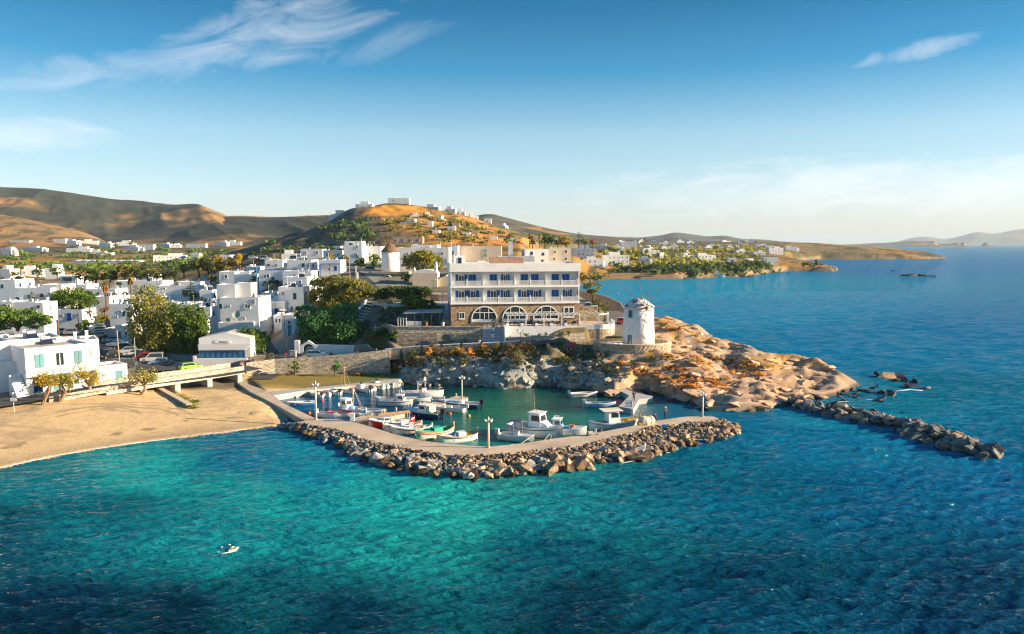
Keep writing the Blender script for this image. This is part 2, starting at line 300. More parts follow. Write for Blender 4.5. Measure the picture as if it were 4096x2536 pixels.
class MB:
    """collects simple shapes into one mesh"""
    def __init__(s): s.v = []; s.f = []; s.m = Matrix()
    def add(s, vs, fs):
        o = len(s.v); s.v += [tuple(s.m @ Vector(q)) for q in vs]; s.f += [tuple(i + o for i in q) for q in fs]; return s
    def box(s, x0, x1, y0, y1, z0, z1):
        return s.add([(x0, y0, z0), (x1, y0, z0), (x1, y1, z0), (x0, y1, z0), (x0, y0, z1), (x1, y0, z1), (x1, y1, z1), (x0, y1, z1)],
                     [(3, 2, 1, 0), (4, 5, 6, 7), (0, 1, 5, 4), (1, 2, 6, 5), (2, 3, 7, 6), (3, 0, 4, 7)])
    def cb(s, c, sx, sy, sz): return s.box(c[0] - sx / 2, c[0] + sx / 2, c[1] - sy / 2, c[1] + sy / 2, c[2] - sz / 2, c[2] + sz / 2)
    def prism(s, pts, z0, z1):
        n = len(pts); a = sum(pts[i][0] * pts[(i + 1) % n][1] - pts[(i + 1) % n][0] * pts[i][1] for i in range(n))
        if a < 0: pts = pts[::-1]
        g = (lambda z, i: z[i]) if isinstance(z0, (list, tuple)) else (lambda z, i: z)
        t = (lambda i: z1[i]) if isinstance(z1, (list, tuple)) else (lambda i: z1)
        return s.add([(p[0], p[1], g(z0, i)) for i, p in enumerate(pts)] + [(p[0], p[1], t(i)) for i, p in enumerate(pts)],
                     [tuple(range(n))[::-1], tuple(range(n, 2 * n))] + [(i, (i + 1) % n, n + (i + 1) % n, n + i) for i in range(n)])
    def vprism(s, pts, y0, y1):
        """outline in x,z extruded along y"""
        n = len(pts); a = sum(pts[i][0] * pts[(i + 1) % n][1] - pts[(i + 1) % n][0] * pts[i][1] for i in range(n))
        if a < 0: pts = pts[::-1]
        return s.add([(p[0], y0, p[1]) for p in pts] + [(p[0], y1, p[1]) for p in pts],
                     [tuple(range(n)), tuple(range(n, 2 * n))[::-1]] + [(i, n + i, n + (i + 1) % n, (i + 1) % n) for i in range(n)])
    def tube(s, pts, r, n=6, cap=True):
        pts = [Vector(q) for q in pts]; rr = r if isinstance(r, (list, tuple)) else [r] * len(pts); vs = []; fs = []
        for i, p in enumerate(pts):
            d = (pts[min(i + 1, len(pts) - 1)] - pts[max(i - 1, 0)]).normalized(); a = d.orthogonal().normalized() if abs(d.z) < .95 else Vector((1, 0, 0)); a = (a - d * a.dot(d)).normalized(); b = d.cross(a)
            vs += [p + (a * math.cos(2 * math.pi * k / n) + b * math.sin(2 * math.pi * k / n)) * rr[i] for k in range(n)]
        for i in range(len(pts) - 1):
            fs += [(i * n + k, i * n + (k + 1) % n, (i + 1) * n + (k + 1) % n, (i + 1) * n + k) for k in range(n)]
        if cap: fs += [tuple(range(n))[::-1], tuple(range((len(pts) - 1) * n, len(pts) * n))]
        return s.add(vs, fs)
    def lathe(s, prof, n=12, c=(0, 0, 0)):
        vs = []; fs = []
        for r, z in prof: vs += [(c[0] + r * math.cos(2 * math.pi * k / n), c[1] + r * math.sin(2 * math.pi * k / n), c[2] + z) for k in range(n)]
        for i in range(len(prof) - 1): fs += [(i * n + k, i * n + (k + 1) % n, (i + 1) * n + (k + 1) % n, (i + 1) * n + k) for k in range(n)]
        fs += [tuple(range(n))[::-1], tuple(range((len(prof) - 1) * n, len(prof) * n))]
        return s.add(vs, fs)
    def blob(s, c, rx, ry, rz, n=8, m=5):
        return s.add(*(lambda pr: ([(c[0] + rx * q[0] * math.cos(2 * math.pi * k / n), c[1] + ry * q[0] * math.sin(2 * math.pi * k / n), c[2] + rz * q[1]) for q in pr for k in range(n)],
                                   [(i * n + k, i * n + (k + 1) % n, (i + 1) * n + (k + 1) % n, (i + 1) * n + k) for i in range(len(pr) - 1) for k in range(n)]))([(math.sin(math.pi * i / m) + 1e-3, -math.cos(math.pi * i / m)) for i in range(m + 1)]))
    def mesh(s, name, smooth=False):
        me = bpy.data.meshes.new(name); me.from_pydata(s.v, [], s.f)
        if smooth: me.polygons.foreach_set('use_smooth', [True] * len(me.polygons))
        me.update(); return me
    def build(s, name, m, parent=None, loc=None, rot=None, smooth=False): return link(name, s.mesh(name, smooth), m, parent, loc, rot)
def copy_tree(o, parent=None, **kw):
    c = o.copy(); COL.objects.link(c); c.parent = parent
    for ch in list(o.children): copy_tree(ch, c)
    return c

# ------------------------------------------------------------------ the ground
Tt = np.linspace(-.80, .86, 520); Yr = np.concatenate([np.geomspace(74, 330, 400), np.geomspace(330, 2300, 190)[1:]])
TT, YY = np.meshgrid(Tt, Yr); XX = TT * YY
ZZ = H(XX, YY); ZZ = np.where(YY > 1800, ZZ, ZZ)
_lt = np.log(Yr); _ZG = ZZ.copy()
def Hi(x, y):
    x = np.asarray(x, float); y = np.asarray(y, float); r = np.interp(np.log(np.maximum(y, 1)), _lt, np.arange(len(Yr))); c = np.clip((x / y - Tt[0]) / (Tt[1] - Tt[0]), 0, len(Tt) - 1.001)
    r = np.clip(r, 0, len(Yr) - 1.001); r0 = r.astype(int); c0 = c.astype(int); fr = r - r0; fc = c - c0
    return (_ZG[r0, c0] * (1 - fc) + _ZG[r0, c0 + 1] * fc) * (1 - fr) + (_ZG[r0 + 1, c0] * (1 - fc) + _ZG[r0 + 1, c0 + 1] * fc) * fr
gm = npmesh('ground', np.stack([XX, YY, ZZ], -1).reshape(-1, 3), gridfaces(*XX.shape), True)
x, y, z = XX.ravel(), YY.ravel(), ZZ.ravel()
sdc, _ = poly_sd(x, y, [(a, b) for a, b, _ in COAST])
col = np.empty((x.size, 3)); col[:] = (.20, .155, .085)
def paint(c, m, a=1.0):
    global col
    m = np.clip(m * a, 0, 1)[:, None]; col = col * (1 - m) + np.array(c) * m
n1 = fbm(x / 30, y / 45, 5, 5); n2 = fbm(x / 7, y / 9, 6, 4); n3 = fbm(x / 90, y / 120, 8, 4)
far = sstep(250, 330, y)
paint((.36, .19, .045), far * sstep(.46, .56, n3), .8)            # dry fields
paint((.085, .085, .035), far * sstep(.5, .6, n1) * .9)           # scrub
paint((.05, .06, .03), far * sstep(.58, .66, n2) * .8)
def zone(poly, bl=1.0):
    d, _ = poly_sd(x, y, poly); return sstep(-bl, bl, d)
hillleft = zone(PY([(900, 1010, 560), (1300, 900, 620), (1420, 840, 690), (1480, 840, 560), (1560, 950, 425), (1450, 1000, 350), (1150, 1030, 350), (900, 1060, 380)]), 15)
paint((.115, .09, .062), hillleft, .9); paint((.20, .16, .11), hillleft * sstep(.5, .56, fbm(x / 60, y / 4.5, 77, 3))); paint((.05, .052, .035), hillleft * sstep(.56, .62, n2))
field = zone(PY([(1440, 858, 560), (1500, 838, 600), (1680, 838, 612), (1720, 850, 590), (1640, 866, 555), (1500, 872, 535)]), 4); paint((.66, .30, .05), field)
hr = zone(PY([(1520, 880, 520), (1700, 850, 600), (1990, 900, 580), (2150, 960, 480), (2050, 1000, 380), (1700, 960, 410)]), 12)
paint((.50, .24, .07), hr, .85); paint((.10, .09, .035), hr * sstep(.53, .6, n2))
paint((.55, .24, .07), zone(PY([(1700, 950, 430), (1800, 930, 450), (1900, 930, 450), (2100, 960, 440), (2060, 985, 400), (1800, 985, 395)]), 6), .85)
plainf = zone(PY([(-40, 1100, 520), (-40, 1035, 800), (600, 1030, 800), (620, 1100, 500), (300, 1110, 450)]), 10); paint((.42, .22, .05), plainf * sstep(.40, .5, fbm(x / 45, y / 60, 81, 3)), .9)
town = zone([(-140, 120), (-66, 121), (-40, 150), (-14, 150), (-14, 175), (-20, 240), (10, 250), (-10, 330), (-260, 420), (-330, 300)], 4)
paint((.30, .27, .23), town); paint((.20, .15, .09), town * sstep(.52, .6, n2), .8)
headland = zone([(-26, 150.8), (-24, 154), (-17, 157), (-24, 166), (-34, 166), (-44, 158), (-40, 152)], 1.5)
paint((.17, .14, .10), zone([(-44, 152), (-16, 152), (-14, 176), (-40, 190), (-50, 170)], 2)); paint((.07, .08, .03), zone([(-44, 152), (-16, 152), (-14, 176), (-40, 190), (-50, 170)], 2) * sstep(.5, .58, n2))
rz = zone(ROCKZONE, 2); paint((.50, .32, .20), rz); paint((.36, .28, .22), rz * sstep(.48, .6, n2)); paint((.50, .28, .07), rz * sstep(.56, .62, fbm(x / 6, y / 8, 19, 4)) * sstep(1.5, 3.5, z), .8)
paint((.20, .15, .12), rz * sstep(.55, .63, fbm(x / 2.5, y / 2, 21, 3)), .6)
cl_ = zone([(-26, 136), (-26, 147.4), (18, 147.6), (20, 132), (6, 128)], 1.2) * sstep(.3, 1, z)
paint((.30, .30, .27), cl_); paint((.17, .14, .08), cl_ * sstep(3.0, 4.6, z + 3 * (n2 - .5))); paint((.38, .37, .33), cl_ * sstep(.52, .62, fbm(x / 1.8 + y, y * 2 - z, 27, 3)) * sstep(4, 2.5, z))
paint((.06, .055, .05), sstep(.75, .3, z) * zone([(-20, 100), (-20, 141), (30, 141), (60, 165), (90, 165), (90, 100)], 1), .9)   # wet dark band of rock
lawn = zone(PX([(985, 1505), (1100, 1560), (1225, 1548), (1460, 1522), (1590, 1512), (1590, 1480), (1470, 1470), (1000, 1490)], 1.0), .8)
paint((.27, .20, .06), lawn); paint((.15, .16, .04), lawn * sstep(.5, .62, n2)); paint((.42, .28, .07), zone(PX([(1040, 1540), (1090, 1568), (1200, 1550), (1130, 1535)], 1), .7), .8)
sand = zone([(-110, 70), (-20, 70), (-27, 105), (-30, 112), (-38, 124), (-40, 131), (-56, 134), (-70, 122.5), (-82, 117), (-110, 114)], 1.2)
paint((.66, .47, .25), sand); paint((.50, .36, .2), sand * sstep(.52, .66, n2) * .4)
paint((.36, .27, .17), sand * sstep(.55, .2, z), .75)           # wet sand
trk = np.abs(fbm(x / 26, y / 7, 51, 2) - .5); paint((.34, .25, .16), sand * sstep(.03, .01, trk) * sstep(.5, .9, z), .55)
weed = np.abs(z - .62 - .12 * (fbm(x / 6, y / 6, 71, 3) - .5) * 4); paint((.16, .12, .07), sand * sstep(.07, .02, weed) * sstep(.5, .6, fbm(x / 2, y / 2, 72, 3)), .7)
paint((.40, .28, .15), sand * sstep(.05, .02, np.abs(fbm(x / 1.6, y / 1.2, 73, 3) - .5)) * .28)
for cx0, cy0, rr in ((G(430, 1700, 1).x, G(430, 1700, 1).y, 9.5), (G(430, 1700, 1).x, G(430, 1700, 1).y, 11.2), (G(330, 1690, 1).x, G(330, 1690, 1).y, 7.5)):
    rad = np.hypot(x - cx0, y - cy0); paint((.26, .19, .11), sand * sstep(.3, .12, np.abs(rad - rr)) * sstep(.35, .55, fbm(x / 4, y / 4, 74, 2)) * (y > cy0 + 3), .75)
riv = zone(RIVER, 1.5); paint((.16, .15, .11), riv)
paint((.16, .22, .04), zone(PX([(665, 1575), (700, 1570), (800, 1620), (770, 1640), (720, 1625)], .9), .8), .8)
paint((.14, .14, .14), zone(PX([(400, 1345), (470, 1350), (780, 1460), (600, 1490), (540, 1500), (440, 1440)], 2.6), 1), .9)
shore = sstep(6, 0, np.abs(sdc)) * sstep(450, 520, y) * (z < 4.2); paint((.30, .23, .16), shore); paint((.06, .06, .05), sstep(.9, .2, z) * (y > 450) * (sdc > -3), .8)
vcol(gm, 'col', col)
m_ground = mat('ground_earth', (.3, .25, .2), .95, .15, .9, .3, 3.5, .1, attr='col')
ground = tag(link('ground', gm, m_ground), 'dry coastal land with sandy beach, rocky headland and orange fields', kind='structure')

# ------------------------------------------------------------------ far hills
def hill(name, ridge, yf, yr, zf, c, seed, depth=.9, gul=.30, label=''):
    """ridge: [(px,py)] silhouette at depth yr; slopes down to height zf at depth yf"""
    px = np.array([a for a, _ in ridge], float); n = 240; q = np.linspace(px[0], px[-1], n)
    py = np.interp(q, px, [b for _, b in ridge]); py = np.convolve(np.pad(py, 5, 'edge'), np.ones(11) / 11, 'valid')
    s = np.concatenate([np.linspace(0, 1, 60), np.linspace(1.02, 1.5, 12)])
    tq = np.array([ray(a, 976)[0] / ray(a, 976)[1] for a in q]); zr = np.array([P(a, b, yr).z for a, b in zip(q, py)])
    S, T_ = np.meshgrid(s, tq, indexing='ij'); Y_ = yf + (yr - yf) * S; X_ = T_ * Y_
    prof = np.where(S <= 1, np.sin(np.clip(S, 0, 1) * math.pi / 2) ** 1.3 * .55 + .45 * S, 1 - (S - 1) * .9)
    amp = (zr - zf)[None, :]; lam = (yr - yf)
    g = fbm(X_ / (lam * .42) + Y_ / (lam * .8), Y_ / (lam * 1.6), seed, 5, .5, True) - .5
    Z_ = zf + amp * prof + amp * gul * g * np.sin(np.clip(S, 0, 1) * math.pi) * 2.4 + amp * .02 * (fbm(X_ / 40, Y_ / 40, seed + 3, 3) - .5) * (S < .97)
    edge = np.minimum(1, np.minimum(np.arange(n), np.arange(n)[::-1]) / 10.0)[None, :]
    me = npmesh(name, np.stack([X_, Y_, Z_], -1).reshape(-1, 3), gridfaces(*X_.shape), True)
    xs, ys = X_.ravel(), Y_.ravel(); cc = np.empty((xs.size, 3)); cc[:] = c
    a1 = sstep(.54, .64, fbm(xs / (lam * .25), ys / (lam * .3), seed + 9, 5))[:, None]; cc = cc * (1 - a1 * .8) + np.array((.42, .23, .085)) * a1 * .8
    a2 = sstep(.53, .6, fbm(xs / (lam * .05), ys / (lam * .08), seed + 5, 4))[:, None]; cc = cc * (1 - a2 * .7) + np.array((.045, .05, .03)) * a2 * .7
    a3 = sstep(.5, .53, vnoise(xs / lam * 3, Z_.ravel() / (amp.max() * .035), seed + 7))[:, None] * .3; cc = cc * (1 - a3 * .5)
    vcol(me, 'col', cc)
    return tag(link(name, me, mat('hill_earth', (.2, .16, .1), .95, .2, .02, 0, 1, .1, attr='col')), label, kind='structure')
hill('hill', [(-900, 760), (-300, 745), (0, 748), (150, 752), (300, 772), (480, 800), (560, 800), (700, 825), (840, 846), (900, 862), (1000, 885), (1150, 930), (1300, 975)], 1350, 2400, 24, (.055, .06, .045), 4, label='large dark scrubby hill at the left')
hill('hill', [(-500, 830), (-100, 845), (0, 856), (120, 878), (250, 905), (330, 925), (420, 962)], 1150, 1500, 20, (.30, .19, .085), 14, gul=.08, label='low tawny foothill at the left edge')
hill('hill', [(560, 975), (700, 925), (800, 890), (880, 866), (960, 862), (1100, 868), (1250, 866), (1450, 880), (1700, 940)], 1200, 1900, 22, (.05, .058, .045), 24, label='dark middle hill in front of the large one')
hill('hill', [(1600, 985), (1750, 950), (1850, 880), (1960, 868), (2100, 900), (2250, 930), (2330, 940), (2500, 955), (2700, 965), (2900, 975)], 1500, 2600, 18, (.13, .115, .08), 34, label='gentle slope behind the far town')
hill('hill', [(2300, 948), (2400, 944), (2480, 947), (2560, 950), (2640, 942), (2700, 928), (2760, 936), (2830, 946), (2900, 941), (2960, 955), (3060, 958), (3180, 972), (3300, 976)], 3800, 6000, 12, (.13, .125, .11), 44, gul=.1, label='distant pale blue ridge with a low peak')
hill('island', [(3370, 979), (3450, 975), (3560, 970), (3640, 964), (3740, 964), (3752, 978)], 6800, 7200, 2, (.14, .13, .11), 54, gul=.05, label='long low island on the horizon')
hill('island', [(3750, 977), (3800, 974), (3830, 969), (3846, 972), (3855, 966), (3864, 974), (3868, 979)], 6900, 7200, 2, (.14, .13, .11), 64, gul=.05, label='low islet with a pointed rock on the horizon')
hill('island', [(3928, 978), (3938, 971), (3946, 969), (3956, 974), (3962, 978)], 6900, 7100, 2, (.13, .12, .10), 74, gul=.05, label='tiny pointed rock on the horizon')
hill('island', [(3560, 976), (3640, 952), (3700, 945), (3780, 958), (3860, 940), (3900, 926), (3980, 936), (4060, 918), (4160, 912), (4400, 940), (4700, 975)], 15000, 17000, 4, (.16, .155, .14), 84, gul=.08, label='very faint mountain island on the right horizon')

# ------------------------------------------------------------------ the sea
HARB = PX([(1270, 1685), (1135, 1618), (1070, 1588), (1218, 1560), (1595, 1530), (1900, 1543), (2232, 1543), (2400, 1570), (2577, 1560), (2811, 1622), (2900, 1650), (2850, 1668), (2619, 1685), (2346, 1740), (1955, 1788), (1773, 1774), (1582, 1740), (1427, 1693)], 0)
Ty = np.linspace(-1.35, 1.4, 560); Yw = np.concatenate([np.geomspace(26, 420, 980), np.geomspace(420, 45000, 150)[1:]])
TT, YY = np.meshgrid(Ty, Yw); XX = TT * YY; x, y = XX.ravel(), YY.ravel()
rng = np.random.default_rng(7); zw = np.zeros(x.size); hx = np.zeros(x.size); hy = np.zeros(x.size)
sdc, _ = poly_sd(x, y, [(a, b) for a, b, _ in COAST]); hd, _ = poly_sd(x, y, HARB)
calm = 1 - .93 * sstep(-1, 2, hd); calm *= .35 + .65 * sstep(0, 14, -sdc); calm *= sstep(1500, 500, y)
lee = 1 - .45 * sstep(20, -40, x) * sstep(60, 110, y); calm *= lee
wind = R(283)
for k in range(64):
    lam = .62 * 5.2 ** (rng.random() ** 1.25); th = wind + rng.normal(0, .36); kx, ky = math.cos(th) * 2 * math.pi / lam, math.sin(th) * 2 * math.pi / lam
    a = .0125 * lam ** .95 * (.5 + rng.random()); p = rng.random() * 6.28
    fade = np.clip((lam / (y * .0029) - 1.5) / 3, 0, 1)
    ph = kx * x + ky * y + p + 1.2 * vnoise(x / 23, y / 23, k)
    zw += a * np.cos(ph) * fade; hx -= .9 * a * math.cos(th) * np.sin(ph) * fade; hy -= .9 * a * math.sin(th) * np.sin(ph) * fade
env = .55 + .9 * fbm(x / 26, y / 26, 99, 3)
zw *= calm * env; hx *= calm * env; hy *= calm * env
sm = npmesh('sea', np.stack([x + hx, y + hy, zw], -1), gridfaces(*XX.shape), True)
WC = [(150, 1920, (.006, .19, .24)), (600, 1880, (.012, .36, .36)), (1000, 1830, (.004, .16, .27)), (1250, 1900, (.004, .20, .30)), (1800, 2060, (.013, .36, .335)), (1500, 2020, (.009, .30, .30)), (2200, 1990, (.006, .22, .27)), (2050, 1930, (.02, .28, .27)), (1000, 2000, (.008, .28, .29)), (400, 2090, (.003, .12, .16)), (900, 2180, (.005, .20, .225)),
      (1000, 2320, (.002, .08, .11)), (200, 2480, (.001, .022, .05)), (0, 2200, (.002, .06, .09)), (700, 2500, (.001, .026, .052)), (1400, 2470, (.001, .035, .065)), (2200, 2250, (.002, .09, .135)), (2300, 2480, (.001, .03, .055)), (3000, 2400, (.001, .05, .10)), (3900, 2480, (.001, .035, .085)), (3500, 1950, (.001, .10, .22)), (3000, 1950, (.001, .12, .22)), (2700, 1900, (.002, .13, .22)), (4090, 2000, (.001, .09, .21)),
      (2000, 1640, (.001, .13, .08)), (1700, 1545, (.001, .03, .035)), (2300, 1590, (.001, .05, .05)), (2150, 1700, (.002, .15, .12)), (1250, 1620, (.002, .09, .20)), (1600, 1590, (.001, .05, .10)), (2700, 1640, (.002, .10, .17)), (3000, 1700, (.002, .12, .23)), (3300, 1750, (.001, .12, .24)),
      (3400, 1400, (.001, .16, .33)), (3000, 1250, (.002, .20, .38)), (2600, 1150, (.003, .27, .45)), (4000, 1300, (.001, .14, .32)), (3600, 1060, (.001, .16, .37)), (3900, 1000, (.001, .19, .38)), (3300, 1650, (.002, .18, .28))]
wc = np.array([c for _, _, c in WC]); wp = np.array([G(a, b, 0)[:2] for a, b, _ in WC]); kw = lambda a, b: np.stack([a / b * 4.5, np.log(b) * 3.2], -1); kk = kw(wp[:, 0], wp[:, 1]); kq = kw(x, y)
kq = kq + np.stack([fbm(x / 13, y / 7, 91, 4) - .5, fbm(x / 15, y / 6, 95, 4) - .5], -1) * (.55 * sstep(260, 120, y))[:, None]
num = np.zeros((x.size, 3)); den = np.zeros(x.size)
for i in range(len(WC)):
    q = 1 / (((kq - kk[i]) ** 2).sum(-1) + .012) ** 1.8; num += q[:, None] * wc[i]; den += q
cw_ = num / den[:, None]
patch = (fbm(x / 34 + y / 60, y / 16, 61, 5) - .5) * sstep(200, 110, y); cw_ *= np.clip(1 + .8 * patch, .4, 1.7)[:, None]
vcol(sm, 'col', cw_)
m_sea = bpy.data.materials.new('sea_water'); m_sea.use_nodes = True; t = m_sea.node_tree; b = t.nodes['Principled BSDF']
a = t.nodes.new('ShaderNodeAttribute'); a.attribute_name = 'col'; b.inputs['Roughness'].default_value = .07; b.inputs['IOR'].default_value = 1.33; b.inputs['Specular IOR Level'].default_value = .3
geo = t.nodes.new('ShaderNodeNewGeometry'); mp = t.nodes.new('ShaderNodeMapping'); mp.inputs['Rotation'].default_value = (0, 0, R(-14)); mp.inputs['Scale'].default_value = (.42, 1.5, 1); t.links.new(geo.outputs['Position'], mp.inputs[0])
n1_ = t.nodes.new('ShaderNodeTexNoise'); n1_.inputs['Scale'].default_value = 1.6; n1_.inputs['Detail'].default_value = 4; n1_.inputs['Roughness'].default_value = .55; n1_.inputs['Distortion'].default_value = .5; n1_.noise_type = 'RIDGED_MULTIFRACTAL'; n3_ = t.nodes.new('ShaderNodeTexNoise'); n3_.inputs['Scale'].default_value = 2.3; n3_.inputs['Detail'].default_value = 3; n3_.inputs['Roughness'].default_value = .6; t.links.new(mp.outputs[0], n3_.inputs['Vector']); t.links.new(mp.outputs[0], n1_.inputs['Vector'])
n2_ = t.nodes.new('ShaderNodeTexNoise'); n2_.inputs['Scale'].default_value = .42; n2_.inputs['Detail'].default_value = 4; t.links.new(mp.outputs[0], n2_.inputs['Vector'])
ad = t.nodes.new('ShaderNodeMath'); ad.operation = 'MULTIPLY_ADD'; t.links.new(n2_.outputs[0], ad.inputs[0]); ad.inputs[1].default_value = 1.6; a2_ = t.nodes.new('ShaderNodeMath'); a2_.operation = 'MULTIPLY_ADD'; t.links.new(n1_.outputs[0], a2_.inputs[0]); a2_.inputs[1].default_value = .4; t.links.new(n3_.outputs[0], a2_.inputs[2]); t.links.new(a2_.outputs[0], ad.inputs[2])
ca = t.nodes.new('ShaderNodeAttribute'); ca.attribute_name = 'calm'
ms = t.nodes.new('ShaderNodeMath'); ms.operation = 'MULTIPLY'; t.links.new(ca.outputs['Fac'], ms.inputs[0]); ms.inputs[1].default_value = 1.0
bp = t.nodes.new('ShaderNodeBump'); bp.inputs['Distance'].default_value = .42; t.links.new(ms.outputs[0], bp.inputs['Strength']); t.links.new(ad.outputs[0], bp.inputs['Height']); t.links.new(bp.outputs[0], b.inputs['Normal'])
t.links.new(a.outputs['Color'], b.inputs['Base Color'])
b.inputs['Specular IOR Level'].default_value = 0; b.inputs['Roughness'].default_value = .8
upn = t.nodes.new('ShaderNodeCombineXYZ'); upn.inputs[2].default_value = 1; [t.links.remove(l_) for l_ in list(b.inputs['Normal'].links)]; nmx = t.nodes.new('ShaderNodeMix'); nmx.data_type = 'VECTOR'; nmx.inputs[0].default_value = .85; t.links.new(upn.outputs[0], nmx.inputs[4]); t.links.new(bp.outputs[0], nmx.inputs[5]); t.links.new(nmx.outputs[1], b.inputs['Normal'])   # light scattered back from below does not follow the ripples
gl = t.nodes.new('ShaderNodeBsdfGlossy'); gl.inputs['Roughness'].default_value = .035; t.links.new(bp.outputs[0], gl.inputs['Normal'])
fr_ = t.nodes.new('ShaderNodeFresnel'); fr_.inputs['IOR'].default_value = 1.33; t.links.new(bp.outputs[0], fr_.inputs['Normal'])
mn = t.nodes.new('ShaderNodeMath'); mn.operation = 'MINIMUM'; t.links.new(fr_.outputs[0], mn.inputs[0]); mn.inputs[1].default_value = .38
mx_ = t.nodes.new('ShaderNodeMixShader'); t.links.new(mn.outputs[0], mx_.inputs[0]); t.links.new(b.outputs[0], mx_.inputs[1]); t.links.new(gl.outputs[0], mx_.inputs[2]); t.links.new(mx_.outputs[0], next(n for n in t.nodes if n.type == 'OUTPUT_MATERIAL').inputs[0])
ct = sm.attributes.new('calm', 'FLOAT', 'POINT'); ct.data.foreach_set('value', (np.clip(1 - .82 * sstep(-1, 2, hd), .1, 1)).astype(np.float32))
sea = tag(link('sea', sm, m_sea), 'wind-rippled turquoise and deep blue sea', kind='structure')
# ================================================================== buildings
m_white = mat('lime_white', (.80, .79, .77), .85, .06, .5, .08, 5, .2, rnd=.05, col2=(.62, .59, .55), c2scale=.35, c2lo=.6, c2hi=.8)
m_cream = mat('cream_render', (.72, .60, .45), .85, .07, .5, .06, 5, .2, rnd=.06)
m_grey = mat('grey_render', (.42, .43, .44), .9, .1, .6, .1, 5, .2)
m_roof = mat('roof_screed', (.56, .50, .43), .95, .16, .5, .1, 3, .1, rnd=.12, col2=(.40, .36, .32), c2scale=.25)
m_glass = mat('window_glass', (.02, .035, .045), .08, 0, spec=.6)
m_blue = mat('blue_paint', (.015, .10, .36), .5, .08, 2, rnd=.08)
m_teal = mat('teal_paint', (.10, .25, .28), .5, .08, 2, rnd=.1)
m_brown = mat('brown_wood', (.20, .10, .05), .6, .15, 3)
m_palew = mat('pale_shutter', (.36, .43, .45), .6, .06, 3)
m_frame = mat('window_frame_white', (.78, .78, .76), .6, .04, 2)
m_stone = stone_mat('rubble_wall', (.46, .37, .27), 1.9, .42)
m_stoneb = stone_mat('brown_rubble', (.36, .26, .165), 2.6, .5)
m_stonew = stone_mat('pale_rubble', (.56, .48, .38), 2.3, .5)
m_conc = mat('quay_concrete', (.55, .44, .32), .9, .12, .35, .15, 4, .2, col2=(.44, .35, .26), c2scale=.18, c2lo=.45, c2hi=.65)
m_greyconc = mat('grey_concrete', (.42, .41, .39), .9, .12, .5, .15, 4, .2)
m_asph = mat('asphalt', (.075, .078, .082), .9, .15, .4, .1, 8, .2)
m_metal = mat('grey_metal', (.45, .46, .47), .4, .05, 2, metal=.7)
m_dark = mat('dark_metal', (.03, .035, .04), .5, .05, 2)
m_wood = mat('weathered_wood', (.22, .13, .07), .8, .2, 4)
m_terra = mat('terracotta', (.42, .14, .06), .8, .1, 3)
m_thatch = mat('thatch', (.20, .13, .09), .95, .3, 5, .5, 10, .1)
m_marble = mat('marble_steps', (.5, .5, .5), .7, .08, 1.5)
m_panel = mat('solar_panel', (.02, .03, .06), .15, 0, spec=.6)

def ring(w, h, t, y0, y1):
    b = MB(); b.box(-w/2, w/2, y0, y1, 0, t); b.box(-w/2, w/2, y0, y1, h - t, h); b.box(-w/2, -w/2 + t, y0, y1, t, h - t); b.box(w/2 - t, w/2, y0, y1, t, h - t); return b
_u = {}
def umesh(kind, m):
    """unit wide, unit high shared meshes for windows, panes, shutters, doors"""
    k = (kind, m.name)
    if k in _u: return _u[k]
    b = MB()
    if kind == 'frame':
        b = ring(1, 1, .09, -.08, .03); b.box(-.035, .035, -.05, .03, .09, .91)
    elif kind == 'pane': b.box(-.42, .42, -.03, .03, .08, .92)
    elif kind == 'shut':
        b.box(-.5, -.02, -.07, .03, 0, 1); b.box(.02, .5, -.07, .03, 0, 1)
        for i in range(7): b.box(-.45, -.07, -.1, -.07, .06 + i * .13, .12 + i * .13); b.box(.07, .45, -.1, -.07, .06 + i * .13, .12 + i * .13)
    elif kind == 'leaf':
        b.box(-.5, .5, -.07, .03, 0, 1)
        for i in range(7): b.box(-.42, .42, -.1, -.07, .06 + i * .13, .12 + i * .13)
    elif kind == 'door':
        b = ring(1, 1, .08, -.08, .03); b.box(-.42, .42, -.04, .03, .0, .92)
    elif kind == 'sill': b.box(-.58, .58, -.16, .03, -.07, 0)
    _u[k] = b.mesh(kind); _u[k].materials.append(m); return _u[k]
def face_tf(face, x, z, blk):
    x0, x1, y0, y1 = blk
    return {'f': ((x, y0, z), 0), 'r': ((x1, x, z), math.pi / 2), 'l': ((x0, x, z), -math.pi / 2)}[face]
def window(p, blk, face, x, z, w, h, style='d'):
    loc, rz = face_tf(face, x, z, blk)
    if style in 'dwbt':
        fm = {'d': m_frame, 'w': m_frame, 'b': m_blue, 't': m_teal}[style]
        o = link('window', umesh('frame', fm), None, p, loc, rz, (w, 1, h)); link('pane', umesh('pane', m_glass), None, o)
        if w * h > 1.2: link('sill', umesh('sill', m_frame), None, o)
    elif style in 'BTPN':
        fm = {'B': m_blue, 'T': m_teal, 'P': m_palew, 'N': m_brown}[style]
        o = link('shuttered_window', umesh('shut', fm), None, p, loc, rz, (w, 1, h)); link('sill', umesh('sill', m_frame), None, o)
    elif style in 'xyn':
        fm = {'x': m_blue, 'y': m_teal, 'n': m_brown}[style]
        o = link('door', umesh('door', fm), None, p, loc, rz, (w, 1, h))
    elif style == 'o':       # window with opened shutter leaves
        o = link('window', umesh('frame', m_frame), None, p, loc, rz, (w, 1, h)); link('pane', umesh('pane', m_glass), None, o)
        for s in (-1, 1): link('shutter', umesh('leaf', m_blue), None, o, (s * .78, 0, 0), None, (.52, 1, 1))
    return o
